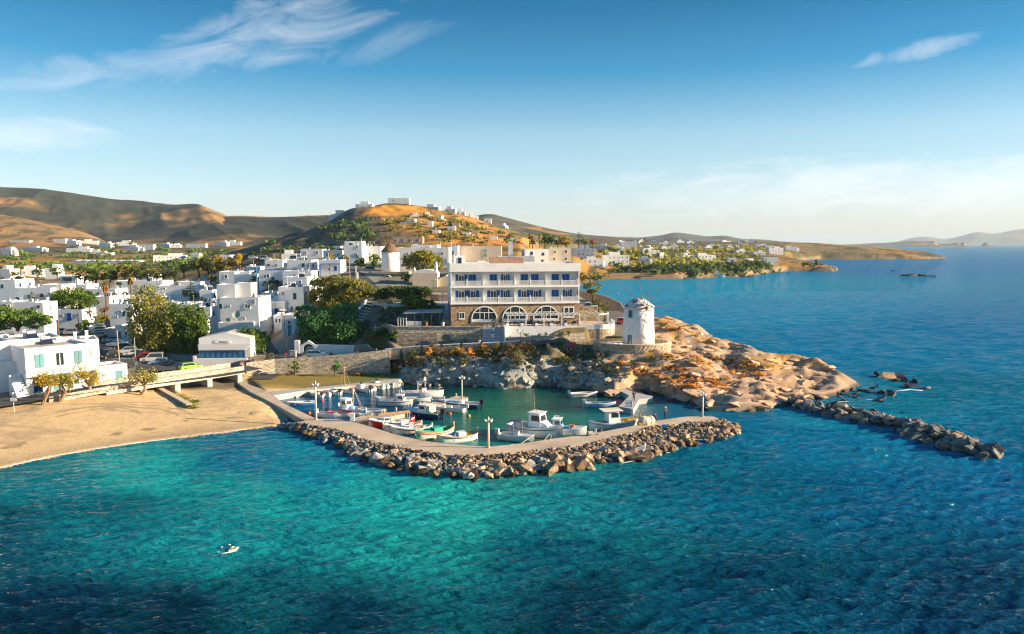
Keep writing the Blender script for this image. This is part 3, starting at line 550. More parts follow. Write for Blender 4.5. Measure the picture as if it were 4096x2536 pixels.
def walls(p, blk, z0, z1, m=None, par=.4, t=.22, roofm=None):
    x0, x1, y0, y1 = blk; b = MB()
    o = [(x0, y0), (x1, y0), (x1, y1), (x0, y1)]; i = [(x0 + t, y0 + t), (x1 - t, y0 + t), (x1 - t, y1 - t), (x0 + t, y1 - t)]; zr = z1 - par
    v = [(a, c, z0) for a, c in o] + [(a, c, z1) for a, c in o] + [(a, c, z1) for a, c in i] + [(a, c, zr) for a, c in i]
    f = []
    for k in range(4):
        q = (k + 1) % 4; f += [(k, q, 4 + q, 4 + k), (4 + k, 4 + q, 8 + q, 8 + k), (8 + k, 8 + q, 12 + q, 12 + k)]
    b.add(v, f); w_ = b.build('wall', m or m_white, p)
    r = MB(); r.box(x0 + t, x1 - t, y0 + t, y1 - t, zr - .1, zr); r.build('roof', roofm or m_roof, p); return w_
def chimney(p, x, y, z, h=1.2, s=.5):
    b = MB(); b.box(x - s/2, x + s/2, y - s/2, y + s/2, z - .5, z + h); b.box(x - s/2 - .08, x + s/2 + .08, y - s/2 - .08, y + s/2 + .08, z + h - .12, z + h); return b.build('chimney', m_white, p)
def heater(p, x, y, z):
    b = MB(); b.tube([(x - .7, y, z + 1.1), (x + .7, y, z + 1.1)], .28, 8); b.build('water_tank', m_frame, p)
    b = MB(); b.add([(x - .9, y - 1.4, z + .1), (x + .9, y - 1.4, z + .1), (x + .9, y - .1, z + .95), (x - .9, y - .1, z + .95), (x - .9, y - 1.4, z), (x + .9, y - 1.4, z), (x + .9, y - .1, z), (x - .9, y - .1, z)], [(0, 1, 2, 3), (4, 5, 1, 0), (1, 5, 6, 2), (3, 7, 4, 0), (2, 6, 7, 3)]); b.build('solar_panel', m_panel, p)
def bld(label, loc, rot, blocks, wins=(), cat='house', name='house', group=None, m=None, chim=(), heat=()):
    """blocks: [(x0,x1,y0,y1,z0,z1[,material])]; wins: (block index, face, x, z, w, h, style)"""
    t = thing(name, label, cat, loc, rot, group)
    for q in blocks: walls(t, q[:4], q[4], q[5], q[6] if len(q) > 6 else m)
    for k, f, x, z, w, h, s in wins: window(t, blocks[k][:4], f, x, z, w, h, s)
    for c in chim: chimney(t, *c)
    for c in heat: heater(t, *c)
    return t
HOUSES = []
def crestY(px, y0=350, y1=800):
    Y = np.linspace(y0, y1, 300); d = ray(px, 900); return float(Y[(( Hi(d[0] / d[1] * Y, Y) - CAM_H) / Y).argmax()])
def hpx(label, x0, y0, x1, y1, Y=None, depth=None, rot=0, style='d', seed=None, group=None, extra=(), auto=True, m=None, cat='house', base=None, chim=0, heat=0, wins=(), name='white_house'):
    """a house whose front face fills the photo rectangle; Y found on the ground if not given. wins in photo pixels: (px, py_top, w_px, h_px, style)"""
    rnd = random.Random(seed if seed is not None else int(x0 * 7 + y0 * 13)); xc = (x0 + x1) / 2
    if Y is None: Y = hit(xc, y1).y
    if Y == 'crest':
        Y = crestY(xc) - 3; gx = P(xc, y1, Y); dh_ = P(xc, y0, Y).z - gx.z; a = Vector((gx.x, Y, max(Hs(gx.x, Y), gx.z - 3))); top = a.z + dh_
    else: a = P(xc, y1, Y); top = P(xc, y0, Y).z
    wid = (P(x1, y1, Y) - P(x0, y1, Y)).length
    gz = min(Hs(a.x, Y), Hs(a.x - wid / 2, Y), Hs(a.x + wid / 2, Y)) - .4; zb = min(a.z, gz) if base is None else base
    h = top - zb; depth = depth or min(max(wid * .8, 4), 11); b0 = (-wid / 2, wid / 2, 0, depth)
    t = thing(name, label, cat, (a.x, Y, zb), rot, group); HOUSES.append((a.x, Y, wid))
    if Y > 330 and h > 3.2 and rnd.random() < .75:      # stepped upper storey
        e0 = rnd.uniform(-wid / 2, 0); e1 = e0 + wid * rnd.uniform(.35, .5); hu = h; h = h - rnd.uniform(1.6, 2.6); walls(t, (e0, e1, depth * rnd.uniform(.15, .35), depth * .95), h - .5, hu, m, .25)
        if rnd.random() < .5: walls(t, (wid / 2, wid / 2 + wid * rnd.uniform(.15, .3), depth * .2, depth * .8), 0, h * rnd.uniform(.6, .9), m, .25)
        rot_ = rnd.uniform(-.25, .25); t.rotation_euler = (0, 0, rot + rot_)
    walls(t, b0, 0, h, m, par=.35 if h > 3 else .2)
    s = wid / max(1, x1 - x0)
    for q in extra:      # extra blocks: (px0, py0, px1, yoff, depth)
        e = (-wid / 2 + (q[0] - x0) * s, -wid / 2 + (q[2] - x0) * s, q[3], q[3] + q[4]); walls(t, e, 0, P(xc, q[1], Y + q[3]).z - zb, m)
    for q in wins:
        window(t, b0, 'f', -wid / 2 + (q[0] - x0) * s, P(xc, q[1] + q[3], Y).z - zb, q[2] * s, P(xc, q[1], Y).z - P(xc, q[1] + q[3], Y).z, q[4])
    if not auto and Y < 330 and len(wins) < 5 and m is None:      # a few small openings and roof clutter
        for k in range(rnd.randint(1, 3)):
            px = rnd.uniform(x0 + 6, x1 - 6); py = rnd.uniform(y0 + 12, max(y0 + 14, min(y1 - 22, y0 + 45)))
            if all(abs(px - q[0]) > q[2] / 2 + 7 or abs(py - q[1]) > q[3] + 8 for q in wins): window(t, b0, 'f', -wid / 2 + (px - x0) * s, P(xc, py + 10, Y).z - zb, rnd.choice((.7, .9)), rnd.choice((.8, 1.1)), rnd.choice('ddbtN'))
        for k in range(max(1, int(depth / 4))): window(t, b0, 'r', depth * (k + .5) / max(1, int(depth / 4)), h - 2.4, .9, 1.2, rnd.choice('dbt'))
        if rnd.random() < .5: heater(t, rnd.uniform(-wid * .3, wid * .3), depth * .6, h - .3)
        if rnd.random() < .6: chimney(t, rnd.uniform(-wid * .4, wid * .4), depth * rnd.uniform(.3, .9), h, rnd.uniform(.4, .9), .45)
        ax_ = rnd.uniform(-wid * .4, wid * .4); b = MB(); b.tube([(ax_, depth * .5, h - .4), (ax_, depth * .5, h + 2)], .03, 4); b.tube([(ax_ - .5, depth * .5, h + 1.8), (ax_ + .5, depth * .5, h + 1.8)], .02, 4); b.build('aerial', m_metal, t)
        b = MB(); bx_ = rnd.uniform(-wid * .35, wid * .35); b.box(bx_ - .4, bx_ + .4, depth * .3, depth * .3 + .7, h - .35, h + rnd.uniform(.3, .8)); b.build('roof_box', rnd.choice((m_grey, m_white, m_palew)), t)
    if auto:
        fl = max(1, int(round((h - .6) / 3.1))); vis = (a.z - zb)
        for k in range(fl):
            z = h - .5 - 2.1 - k * 3.0
            if z < vis - 1.5 or z < .2: continue
            n = max(1, int(wid / 3.4))
            for i in range(n):
                if rnd.random() < .2 and n > 1: continue
                x = -wid / 2 + wid * (i + .5) / n + rnd.uniform(-.3, .3); window(t, b0, 'f', x, z + rnd.choice((0, .2)), rnd.choice((.8, .95, 1.1)), rnd.choice((1.2, 1.4)), style)
            if depth > 3.5:
                for i in range(max(1, int(depth / 4))):
                    window(t, b0, 'r' if xc < 2100 else 'l', depth * (i + .5) / max(1, int(depth / 4)), z + .1, .9, 1.2, style)
    for i in range(chim): chimney(t, rnd.uniform(-wid * .4, wid * .4), depth * rnd.uniform(.5, .9), h, rnd.uniform(.5, 1.0))
    if heat: heater(t, rnd.uniform(-wid * .2, wid * .3), depth * .6, h - .3)
    return t

# ---------------------------------------------------------------- the hotel
HB = P(1804, 1311, 156.6); HR = P(2315, 1303, 160.2); HB.z = 9.3
hrot = math.atan2(HR.y - HB.y, HR.x - HB.x); HW = (Vector((HR.x, HR.y)) - Vector((HB.x, HB.y))).length
hotel = thing('hotel', 'three-storey white hotel with blue shutters, balconies and stone ground floor', 'hotel', HB, hrot)
def hx_(px): return (px - 1804) / (2315 - 1804) * HW
def hz_(py): return P(2058, py, 158.4).z - 9.3
zS, zF1, zF2, zP0, zT = hz_(1216), hz_(1207), hz_(1141), hz_(1086), hz_(1053)
HD = 12.0
b = MB(); b.box(0, HW, 0, HD, -.6, zS); b.build('stone_storey', m_stoneb, hotel)
b = MB(); b.box(.0, HW, 0.0 + 1.2, HD, zS, zP0); b.build('wall', m_white, hotel)
for s in (0, 1):
    b = MB(); x = 0 if s == 0 else HW - .2; b.box(x, x + .2, -.25, 1.197, zS, zP0); b.build('end_wall', m_white, hotel)
walls(hotel, (-.2, HW + .25, -.45, HD + .1), zP0, zT, m_white, .5, .3).name = 'parapet'
for zf in (zF1, zF2):
    b = MB(); b.box(-.1, HW + .1, -.35, 1.19, zf - .42, zf); b.build('balcony_slab', m_white, hotel)
div = [985, 1140, 1295, 1445, 1600, 1752, 1905, 2060, 2212]
for zf in (zF1, zF2):
    for q in range(9):
        x = hx_(1400 + div[q] / 2.442)
        x = min(max(x, .1), HW - .1)
        b = MB(); b.box(x - .09, x + .09, -.3, -.1, zf, zf + 1.35); b.box(x - .05, x + .05, -.1, 1.2, zf, zf + 1.2 if q % 2 else zf + 2.2); b.build('balcony_divider', m_white, hotel)
        if q == 8: continue
        x2 = min(hx_(1400 + div[q + 1] / 2.442), HW - .1)
        b = MB(); b.box(x + .09, x2 - .09, -.27, -.17, zf + .92, zf + 1.0); b.box(x + .09, x2 - .09, -.26, -.18, zf + .1, zf + .17)
        n = int((x2 - x) / .2)
        for k in range(n):
            xx = x + .09 + (x2 - x - .18) * (k + .5) / n; b.box(xx - .045, xx + .045, -.245, -.195, zf + .17, zf + .92)
        b.build('railing', m_frame, hotel)
blk = (0, HW, 1.2, HD)
for zf, zt, row in ((zF2, hz_(1098), [(1065, 1120, 'o'), (1160, 1232, 'B'), (1365, 1435, 'B'), (1497, 1537, 'o'), (1667, 1737, 'B'), (1770, 1842, 'B'), (1972, 2042, 'B'), (2076, 2148, 'B')]),
                    (zF1, hz_(1162), [(1065, 1122, 'o'), (1178, 1232, 'o'), (1372, 1430, 'o'), (1497, 1537, 'o'), (1670, 1725, 'o'), (1790, 1842, 'o'), (1972, 2042, 'B'), (2108, 2150, 'o')])):
    for a0, a1, st in row:
        x0, x1 = hx_(1400 + a0 / 2.442), hx_(1400 + a1 / 2.442); window(hotel, blk, 'f', (x0 + x1) / 2, zf, x1 - x0, zt - zf, st)
def arch_pts(x, z, r, n=14, k=1.0): return [(x + r * math.cos(math.pi * i / n), z + r * k * math.sin(math.pi * i / n)) for i in range(n + 1)]
for xc_, rpx in ((1307, 122), (1605, 122), (1910, 124)):
    x = hx_(1400 + xc_ / 2.442); r = rpx / 2.442 * HW / 511; z = hz_(1275); k = (hz_(1224.5) - z) / r
    g = MB(); g.vprism(arch_pts(x, z, r * .97, k=k), -.04, .05); win = g.build('arched_window', m_glass, hotel)
    f = MB(); po = arch_pts(x, z, r * 1.03, k=k); pi_ = arch_pts(x, z, r * .95, k=k)
    for i in range(len(po) - 1): f.vprism([po[i], po[i + 1], pi_[i + 1], pi_[i]], -.14, .04)
    zm = z + r * k * .52
    for dx in (-.35, 0, .35): f.box(x + dx * r - .06, x + dx * r + .06, -.1, -.03, z, z + r * k * (math.sqrt(max(0, 1 - dx * dx)) - .03) if dx else zm)
    f.box(x - r * .84, x + r * .84, -.11, -.03, zm - .06, zm + .06); f.build('frame', m_frame, win)
    f = MB(); f.box(x - r * 1.02, x + r * 1.02, -.16, .04, hz_(1287), z); f.build('sill_panel', m_white, win)
window(hotel, (0, HW, 0, HD), 'f', hx_(1847), hz_(1273), 1.25, hz_(1247) - hz_(1273), 'w')
window(hotel, (0, HW, 0, HD), 'f', hx_(2274), hz_(1271), 2.3, hz_(1229) - hz_(1271), 'w')
b = MB(); b.box(1.0, 3.6, 6, 9, zT - 1.6, zT + 1.5); b.build('stair_house', m_white, hotel)
window(hotel, (1.0, 3.6, 6, 9), 'f', 2.3, zT - .5, .8, 1.6, 'b')
b = MB()
for i in range(6): b.m = Matrix.Translation((9 + i * 1.28, 8, zT - .4)) @ Matrix.Rotation(R(38), 4, 'X'); b.box(0, 1.2, 0, 2.4, 0, .08)
b.build('solar_collectors', mat('collector_brown', (.33, .19, .12), .6), hotel)
b = MB(); b.tube([(6.4, 8, zT), (8, 8, zT)], .35, 8); b.build('water_tank', m_frame, hotel)
b = MB(); b.tube([(16.9, 9, zT - .6), (16.9, 9, zT + 4.5)], .05, 5); b.tube([(16.3, 9, zT + 4), (17.5, 9, zT + 4)], .03, 4); b.build('antenna', m_metal, hotel)
def hotel_pt(x, y, z): return hotel.matrix_basis @ Vector((x, y, z))
def HP(px, py, dy, z=None):
    """hotel-local helper: photo px on a plane dy in front of the facade"""
    return hx_(px), dy

# ---------------------------------------------------------------- hotel terraces, walls and steps
rw = thing('retaining_wall', 'tall rubble retaining wall with dark arched niche below the hotel', 'wall', (0, 0, 0))
A0 = P(1583, 1311, 153.4); A1 = P(1928, 1312, 153.6)
niche_x = P(1785, 1350, 153.5).x; nr = .95
b = MB(); zb_ = 4.6; zt_ = 9.45
b.vprism([(A0.x, zb_), (niche_x - nr, zb_), (niche_x - nr, 7.1)] + [(niche_x + nr * math.cos(a), 7.1 + nr * .95 * math.sin(a)) for a in np.linspace(math.pi, 0, 9)] + [(niche_x + nr, zb_), (A1.x, zb_), (A1.x, zt_), (A0.x, zt_)], 153.2, 153.9)
b.build('stone_face', m_stonew, rw)
b = MB(); b.box(A0.x - .1, A1.x + .05, 153.05, 153.95, 9.45, 9.6); b.build('coping', m_stone, rw)
b = MB(); b.box(niche_x - nr - .2, niche_x + nr + .2, 154.6, 154.9, zb_, 8.3); b.build('niche_back', m_greyconc, rw)
b = MB(); b.box(niche_x - .1, niche_x + nr - .05, 154.2, 154.3, 5.6, 7.4); b.build('niche_gate', m_metal, rw)
b = MB(); b.m = Matrix.Translation((A0.x, 153.2, 0)) @ Matrix.Rotation(R(118), 4, 'Z'); b.box(0, 8, -.6, 0, 5, 9.5); b.build('side_wall', m_stone, rw)
st = thing('marble_stairs', 'wide pale marble steps climbing from road to hotel terrace', 'stairs', (0, 0, 0))
x0, x1 = P(1930, 1340, 152).x, P(2016, 1340, 152).x
for i in range(13):
    z = 6.35 + (9.35 - 6.35) * (i + 1) / 13; y = 149.9 + 3.7 * i / 13
    b = MB(); b.box(x0, x1, y, 153.9, z - .23, z); b.build('step', m_marble if i % 2 else mat('marble_shade', (.36, .36, .37), .8, .08, 2), st)  # every other step coloured darker, standing in for the shade on the risers
b = MB(); b.box(x1, x1 + .25, 149.8, 153.9, 5.8, 9.9); b.build('side_wall', m_white, st)
b = MB(); b.box(x0, x1, 153.9, 157.2, 9.25, 9.37); b.build('landing', m_marble, st)
wt = thing('terrace_wall', 'white restaurant terrace wall with square posts beside marble steps', 'wall', (0, 0, 0))
tx0, tx1 = P(2020, 1320, 152.6).x, P(2330, 1320, 154.6).x
b = MB(); b.m = Matrix.Translation((tx0, 152.4, 0)) @ Matrix.Rotation(math.atan2(1.6, tx1 - tx0), 4, 'Z'); TL = math.hypot(tx1 - tx0, 1.6); b.box(0, TL, 0, .3, 5.8, 9.7); b.build('wall_face', m_white, wt)
TM = b.m.copy()
for i in range(6):
    b = MB(); b.m = TM; x = .5 + i * (TL - 1) / 5; b.box(x - .3, x + .3, -.06, .36, 9.65, 10.25); b.build('post', m_white, wt)
b = MB(); b.m = TM
for i in range(5): x = .5 + i * (TL - 1) / 5; b.box(x + .3, x + (TL - 1) / 5 - .3, .1, .2, 9.95, 10.05)
b.build('rail', m_frame, wt)
b = MB(); b.m = TM; b.box(.3, 4.0, -.08, -.01, 7.0, 8.6); b.build('sign_board', mat('sign_pale', (.7, .72, .74), .5), wt)
b = MB(); b.m = TM; b.box(0, TL, .3, 6.2, 9.2, 9.33); b.build('terrace_floor', mat('terrace_paving', (.45, .33, .25), .85, .15, 1.2), wt)
# curved corner at the right end
cw0 = thing('curved_terrace_wall', 'curved sunlit white parapet on stone base at hotel corner', 'wall', (0, 0, 0))
E = TM @ Vector((TL, 0, 0)); pts = [E + Vector((q, 0, 0)) for q in (0,)]; arc = []
for a in np.linspace(-100, 10, 12): arc.append((E.x + .3 + 3.2 + 3.6 * math.cos(R(a)) , E.y + 3.6 + 3.6 * math.sin(R(a))))
arc += [(arc[-1][0] + .3, arc[-1][1] + 3), (arc[-1][0] + .5, arc[-1][1] + 7)]
arc = [(E.x, E.y)] + arc
b1, b2 = MB(), MB()
for (ax, ay), (bx, by) in zip(arc[:-1], arc[1:]):
    d = Vector((bx - ax, by - ay)).normalized(); n = Vector((-d.y, d.x)) * .3
    q = [(ax, ay), (bx, by), (bx + n.x, by + n.y), (ax + n.x, ay + n.y)]; b2.prism(q, 5.5, 8.9); b1.prism(q, 8.9, 9.9)
b1.build('parapet', m_white, cw0); b2.build('stone_base', m_stone, cw0)
b = MB(); b.prism([(E.x, E.y + .3)] + [(p[0] - .15, p[1] + .1) for p in arc[1:]] + [(E.x - 1, E.y + 14)], 9.2, 9.32); b.build('terrace_floor', MATS['terrace_paving'], cw0)
for i in (3, 6, 9, 12):
    b = MB(); b.box(arc[i][0] - .45, arc[i][0] + .1, arc[i][1] - .1, arc[i][1] + .45, 9.3, 10.35); b.build('post', m_white, cw0)
pg = thing('pergola', 'long white timber pergola over the hotel restaurant terrace', 'pergola', (0, 0, 0))
b = MB(); b.m = TM; b.box(.4, TL - .2, .9, 1.05, 11.75, 11.95); b.build('front_beam', m_frame, pg)
b = MB(); b.m = TM; b.box(.4, TL - .2, 4.6, 4.75, 11.75, 11.95); b.build('rear_beam', m_frame, pg)
for i in range(5):
    b = MB(); b.m = TM; x = .7 + i * (TL - 1.2) / 4; b.box(x - .1, x + .1, .85, 1.05, 9.3, 11.75); b.build('post', m_frame, pg)
for i in range(16):
    b = MB(); b.m = TM; x = .7 + i * (TL - 1.2) / 15; b.box(x - .05, x + .05, .6, 4.9, 11.951, 12.07); b.build('rafter', m_frame, pg)
pg2 = thing('pergola', 'short sunlit white pergola on the curved terrace corner', 'pergola', (0, 0, 0))
pp = [(E.x + .6, E.y + 1.1), (E.x + 3.4, E.y + 1.0), (E.x + 5.6, E.y + 2.8), (E.x + 5.9, E.y + 6.2)]
for q in pp: b = MB(); b.box(q[0] - .12, q[0] + .12, q[1] - .12, q[1] + .12, 9.3, 11.8); b.build('post', m_frame, pg2)
b = MB()
for q, r_ in zip(pp[:-1], pp[1:]): b.tube([(q[0], q[1], 11.9), (r_[0], r_[1], 11.9)], .13, 4)
b.build('beam', m_frame, pg2)
for i in range(5): b = MB(); b.tube([(E.x + .6 + i, E.y + 1.2 + i * .3, 12.06), (E.x + .2 + i, E.y + 6, 12.06)], .06, 4); b.build('rafter', m_frame, pg2)
pw = thing('planter_wall', 'low rubble planter wall along the upper road', 'wall', (0, 0, 0))
b = MB(); px_ = [(2022, 150.4, 6.3, 7.55), (2120, 150.7, 6.6, 7.8), (2220, 151.2, 6.8, 8.1), (2340, 152.2, 7.2, 8.5)]
q = [(P(a, 1350, y).x, y) for a, y, _, _ in px_]
for i in range(3): b.prism([q[i], q[i + 1], (q[i + 1][0], q[i + 1][1] + .9), (q[i][0], q[i][1] + .9)], 5.6, (px_[i][3] + px_[i + 1][3]) / 2)
b.build('stone_face', m_stonew, pw)
# kiosk pavilion on the lower terrace
kz = 9.35; K0 = P(1625, 1300, 157.5); K1 = P(1762, 1300, 157.5); KW = K1.x - K0.x
kk_ = thing('pavilion', 'dark glazed garden pavilion with flat grey roof left of hotel', 'pavilion', (K0.x, 157.0, kz))
m_pav = mat('pavilion_blue', (.10, .16, .20), .6, .1, 2)
b = MB(); b.prism([(-.4, -.5), (KW + .5, .2), (KW + .2, 4.6), (-.2, 4.2)], [2.55, 2.75, 3.0, 2.8], [2.72, 2.92, 3.17, 2.97]); b.build('roof', mat('pavilion_roof', (.33, .34, .36), .8, .1, 1), kk_)
for i in range(5):
    for yy in (0, 4): b = MB(); x = .1 + i * (KW - .2) / 4; b.box(x - .08, x + .08, yy + .1, yy + .26, 0, 2.6); b.build('post', m_pav, kk_)
for i in range(4):
    x = .1 + i * (KW - .2) / 4; b = MB(); b.box(x + .1, x + (KW - .2) / 4 - .1, .16, .2, .95 if i else 1.0, 2.45); b.build('pane', m_glass, kk_)
b = MB(); b.box(0, KW * .45, .1, .22, 0, .94); b.build('low_wall', m_white, kk_)
b = MB(); b.box(0, KW, 3.9, 4.05, 0, 2.5); b.build('rear_wall', m_pav, kk_)
fr = thing('trellis_frame', 'short white picket frame at the pavilion corner', 'frame', (0, 0, 0))
for i in range(4): q = P(1592 + i * 11, 1303 + i * 1.5, 154.6 - i * .25); b = MB(); b.box(q.x - .07, q.x + .07, q.y - .07, q.y + .07, 9.5, 11.2); b.build('post', m_frame, fr)
a_, b_ = P(1590, 1270, 154.7), P(1627, 1270, 153.8); b = MB(); b.tube([(a_.x, a_.y, 11.2), (b_.x, b_.y, 11.2)], .08, 4); b.build('rail', m_frame, fr)
gs = thing('garden_stairs', 'grey stone stairs climbing beside the hotel to the pool terrace', 'stairs', (0, 0, 0))
x0, x1 = P(1772, 1260, 163).x, HB.x - .25
for i in range(14): b = MB(); y = 159.5 + i * .65; b.box(x0, x1, y, 170, 9.3 + i * .24, 9.3 + (i + 1) * .24); b.build('step', m_marble, gs)
b = MB(); b.box(-27.8, x1, 170, 181, 12.55, 12.66); tag(b.build('pool_terrace', m_marble), 'pale paved terrace beside the hotel', kind='structure')
pl = P(1745, 1222, 173); b = MB(); b.box(pl.x - 3.5, pl.x + 2.6, 171, 174.5, 12.66, 12.74); tag(b.build('swimming_pool', mat('pool_water', (.12, .42, .55), .08, 0)), 'small pale blue pool on the hotel garden terrace', 'pool')
bt = thing('garden_shelter', 'dark timber garden shelter with thin flat roof behind the pool', 'shelter', (P(1760, 1190, 178).x, 178.0, 12.66))
for sx in (-2.6, 2.6):
    for sy in (0, 2.6): b = MB(); b.box(sx - .08, sx + .08, sy - .08, sy + .08, 0, 2.5); b.build('post', m_wood, bt)
b = MB(); b.box(-2.9, 2.9, -.3, 2.9, 2.5, 2.62); b.build('roof', m_wood, bt)
b = MB(); b.box(-2.7, 2.7, 2.9, 3.1, 0, 1.6); b.build('rear_wall', m_stone, bt)
for n_, pxx in enumerate((1769, 1797)):
    q = P(pxx, 1195, 172.6); u = thing('parasol', ('folded white parasol standing beside the pool terrace', 'folded white parasol close to the hotel wall')[n_], 'parasol', (q.x, q.y, 12.66))
    b = MB(); b.tube([(0, 0, 0), (0, 0, 2.9)], .04, 5); b.build('pole', m_frame, u)
    b = MB(); b.lathe([(.12, 1.0), (.2, 1.2), (.16, 1.9), (.06, 2.8), (.01, 2.95)], 8); b.build('folded_canopy', m_frame, u)
# ---------------------------------------------------------------- restaurant furniture
m_chair = mat('dark_wicker', (.035, .04, .05), .7, .1, 6); m_table = mat('table_wood', (.22, .11, .06), .5, .15, 3)
def chair_mesh():
    b = MB(); b.box(-.25, .25, -.25, .25, .38, .46); b.box(-.25, .25, .2, .26, .46, 1.0)
    for sx in (-.22, .22):
        for sy in (-.22, .22): b.box(sx - .025, sx + .025, sy - .025, sy + .025, 0, .38)
    return b
def terrace_set(i, x, y):
    o = TM @ Vector((x, y, 0)); t = thing('dining_table', 'square wooden dining table on the restaurant terrace', 'table', (o.x, o.y, 9.33), .1 * i, 'tables on the restaurant terrace')
    b = MB(); b.box(-.45, .45, -.45, .45, .7, .76); b.build('tabletop', m_table, t); b = MB(); b.box(-.06, .06, -.06, .06, .02, .7); b.box(-.25, .25, -.25, .25, 0, .03); b.build('pedestal', m_dark, t)
    for k in range(3):
        a = k * 2.1 + i; c = thing('dining_chair', 'dark wicker dining chair on the restaurant terrace', 'chair', (o.x + .85 * math.sin(a), o.y + .85 * math.cos(a), 9.33), -a, 'chairs on the restaurant terrace')
        b = MB(); b.box(-.25, .25, -.25, .25, .38, .46); b.build('seat', m_chair, c); b = MB(); b.box(-.25, .25, .2, .26, .46, 1.05); b.build('backrest', m_chair, c)
        for sx in (-.22, .22):
            for sy in (-.22, .22): b = MB(); b.box(sx - .025, sx + .025, sy - .025, sy + .025, 0, .38); b.build('leg', m_dark, c)
for i, (x, y) in enumerate([(2.2, 1.9), (4.8, 2.6), (7.2, 1.8), (9.4, 2.9), (11.8, 1.9), (14.2, 2.5), (6.2, 4.0), (12.6, 4.0)]): terrace_set(i, x, y)
def pot(label, loc, r=.3, h=.5, pm=None, plant=True, hp=.6):
    t = thing('potted_plant', label, 'plant pot', loc); b = MB(); b.lathe([(r * .65, 0), (r, h), (r * .9, h + .02)], 10); b.build('pot', pm or m_terra, t)
    return t
# ---------------------------------------------------------------- chapel and buildings on the hilltop
ch = P(1700, 1150, 206); chz = Hs(ch.x, 206) - .5; cs = 206 / 3000
chapel = thing('chapel', 'small whitewashed chapel with two rounded bell turrets beyond the pines', 'chapel', (ch.x, 206, chz))
zt = P(1700, 1092, 206).z - chz; W2 = 50 * cs; b = MB(); b.box(-W2, W2, 0, 6, 0, zt); b.build('wall', m_cream, chapel)
b = MB(); b.vprism([(-W2 * .98, zt)] + [(W2 * .98 * math.cos(a), zt + .9 * math.sin(a)) for a in np.linspace(math.pi, 0, 10)], .05, 5.95); b.build('vaulted_roof', m_white, chapel)
for n_, x, h in ((0, -W2 + .5, .9), (1, W2 - .4, 2.4)): b = MB(); b.lathe([(.55, zt - 1), (.5, zt + h * .6), (.42, zt + h), (.15, zt + h + .5), (.02, zt + h + .8)], 10, (x, .6, 0)); b.build('bell_turret', m_white, chapel, smooth=True)
gp = P(1760, 1150, 207); b = MB(); b.vprism([(0, 0), (4.6, 0), (4.6, 2.2), (2.3, 3.4), (0, 2.2)], 0, 5); tag(b.build('gabled_annex', m_cream, loc=(gp.x - .6, 207, Hs(gp.x, 207) - .3)), 'small gabled cream annex beside the chapel', 'annex')
hpx('large white building behind the golden tree on the hilltop', 1590, 990, 1796, 1097, 248, 12, extra=[(1640, 979, 1745, 4, 8)], style='d', chim=2, auto=False, wins=[(1785, 1035, 9, 24, 'P'), (1755, 1072, 12, 13, 't'), (1783, 1072, 8, 18, 'x')])
hpx('tall plain white house with bare wall left of the hill windmill', 1377, 980, 1449, 1076, 262, 9, auto=False, chim=1, wins=[(1431, 984, 7, 9, 'P'), (1415, 1052, 6, 7, 'b')])
hpx('long sunlit white house directly behind the hill windmill', 1449, 985, 1523, 1070, 270, 10, auto=False, chim=2)
hpx('low white house with porch above the bare-walled house', 1379, 964, 1446, 990, 300, 8)
hpx('cream flat-roofed apartment block behind the hotel', 1832, 984, 2006, 1062, 275, 12, m=m_cream, wins=[(1942, 996, 15, 14, 'P'), (1942, 1014, 15, 14, 'P')], auto=False, chim=1)
hpx('narrow white house squeezed beside the cream apartment block', 1796, 983, 1832, 1062, 265, 9, auto=False, wins=[(1815, 1040, 9, 8, 'd')])
hpx('low white roof building with tall slim tower behind the hotel', 1994, 1026, 2138, 1060, 225, 9, auto=False, extra=[(2033, 965, 2051, 3, 1.4)])
hpx('white house with blue arched window right of the slim tower', 2100, 996, 2196, 1046, 300, 9, rot=.15, style='b')
hpx('cream stepped house above the hotel parapet end', 2196, 990, 2284, 1044, 312, 9, m=m_cream, chim=2)
# ---------------------------------------------------------------- village houses between beach and hill
hpx('white house with dark blue pergola porch on the hillside', 1276, 1040, 1362, 1110, 225, 8, auto=False, wins=[(1343, 1064, 11, 19, 'x'), (1300, 1064, 1, 1, 'd')], chim=2, extra=[(1362, 1090, 1392, 2, 5)])
q = P(1318, 1060, 223.4); pz = thing('pergola', 'dark blue timber pergola along white hillside house', 'pergola', (q.x, 223.4, P(1318, 1108, 223.4).z))
hh_ = P(1318, 1058, 223.4).z - P(1318, 1108, 223.4).z
b = MB(); b.box(-2.9, 2.9, 0, 1.5, hh_, hh_ + .25); b.build('roof', m_blue, pz)
for x in (-2.8, 0, 2.8): b = MB(); b.box(x - .07, x + .07, .02, .16, -1, hh_); b.build('post', m_blue, pz)
hpx('big plain white house with blank upper wall and roof dome', 1150, 1040, 1246, 1120, 226, 9, auto=False, chim=2, wins=[(1203, 1078, 16, 7, 'd')])
hpx('white house below the blank-walled one with round roof tank', 1132, 1084, 1246, 1160, 216, 7, auto=False, wins=[(1180, 1098, 9, 8, 'b')])
hpx('plain white house front with bare parapet in village centre', 1140, 1108, 1230, 1200, 205, 7, auto=False)
hpx('broad white windowless house wall beside the tall pole', 1038, 1082, 1134, 1200, 226, 9, auto=False, wins=[(1058, 1130, 6, 8, 'd'), (1110, 1120, 8, 8, 'b')], extra=[(1048, 1078, 1090, 2, 5)])
hpx('white house with blue door behind the dish house', 938, 1097, 1028, 1150, 236, 8, auto=False, wins=[(1007, 1122, 13, 12, 'b'), (972, 1123, 20, 5, 'd')], extra=[(950, 1086, 990, 2, 4)])
hpx('white house with rounded corner at the village back row', 878, 1086, 940, 1140, 246, 8, chim=1)
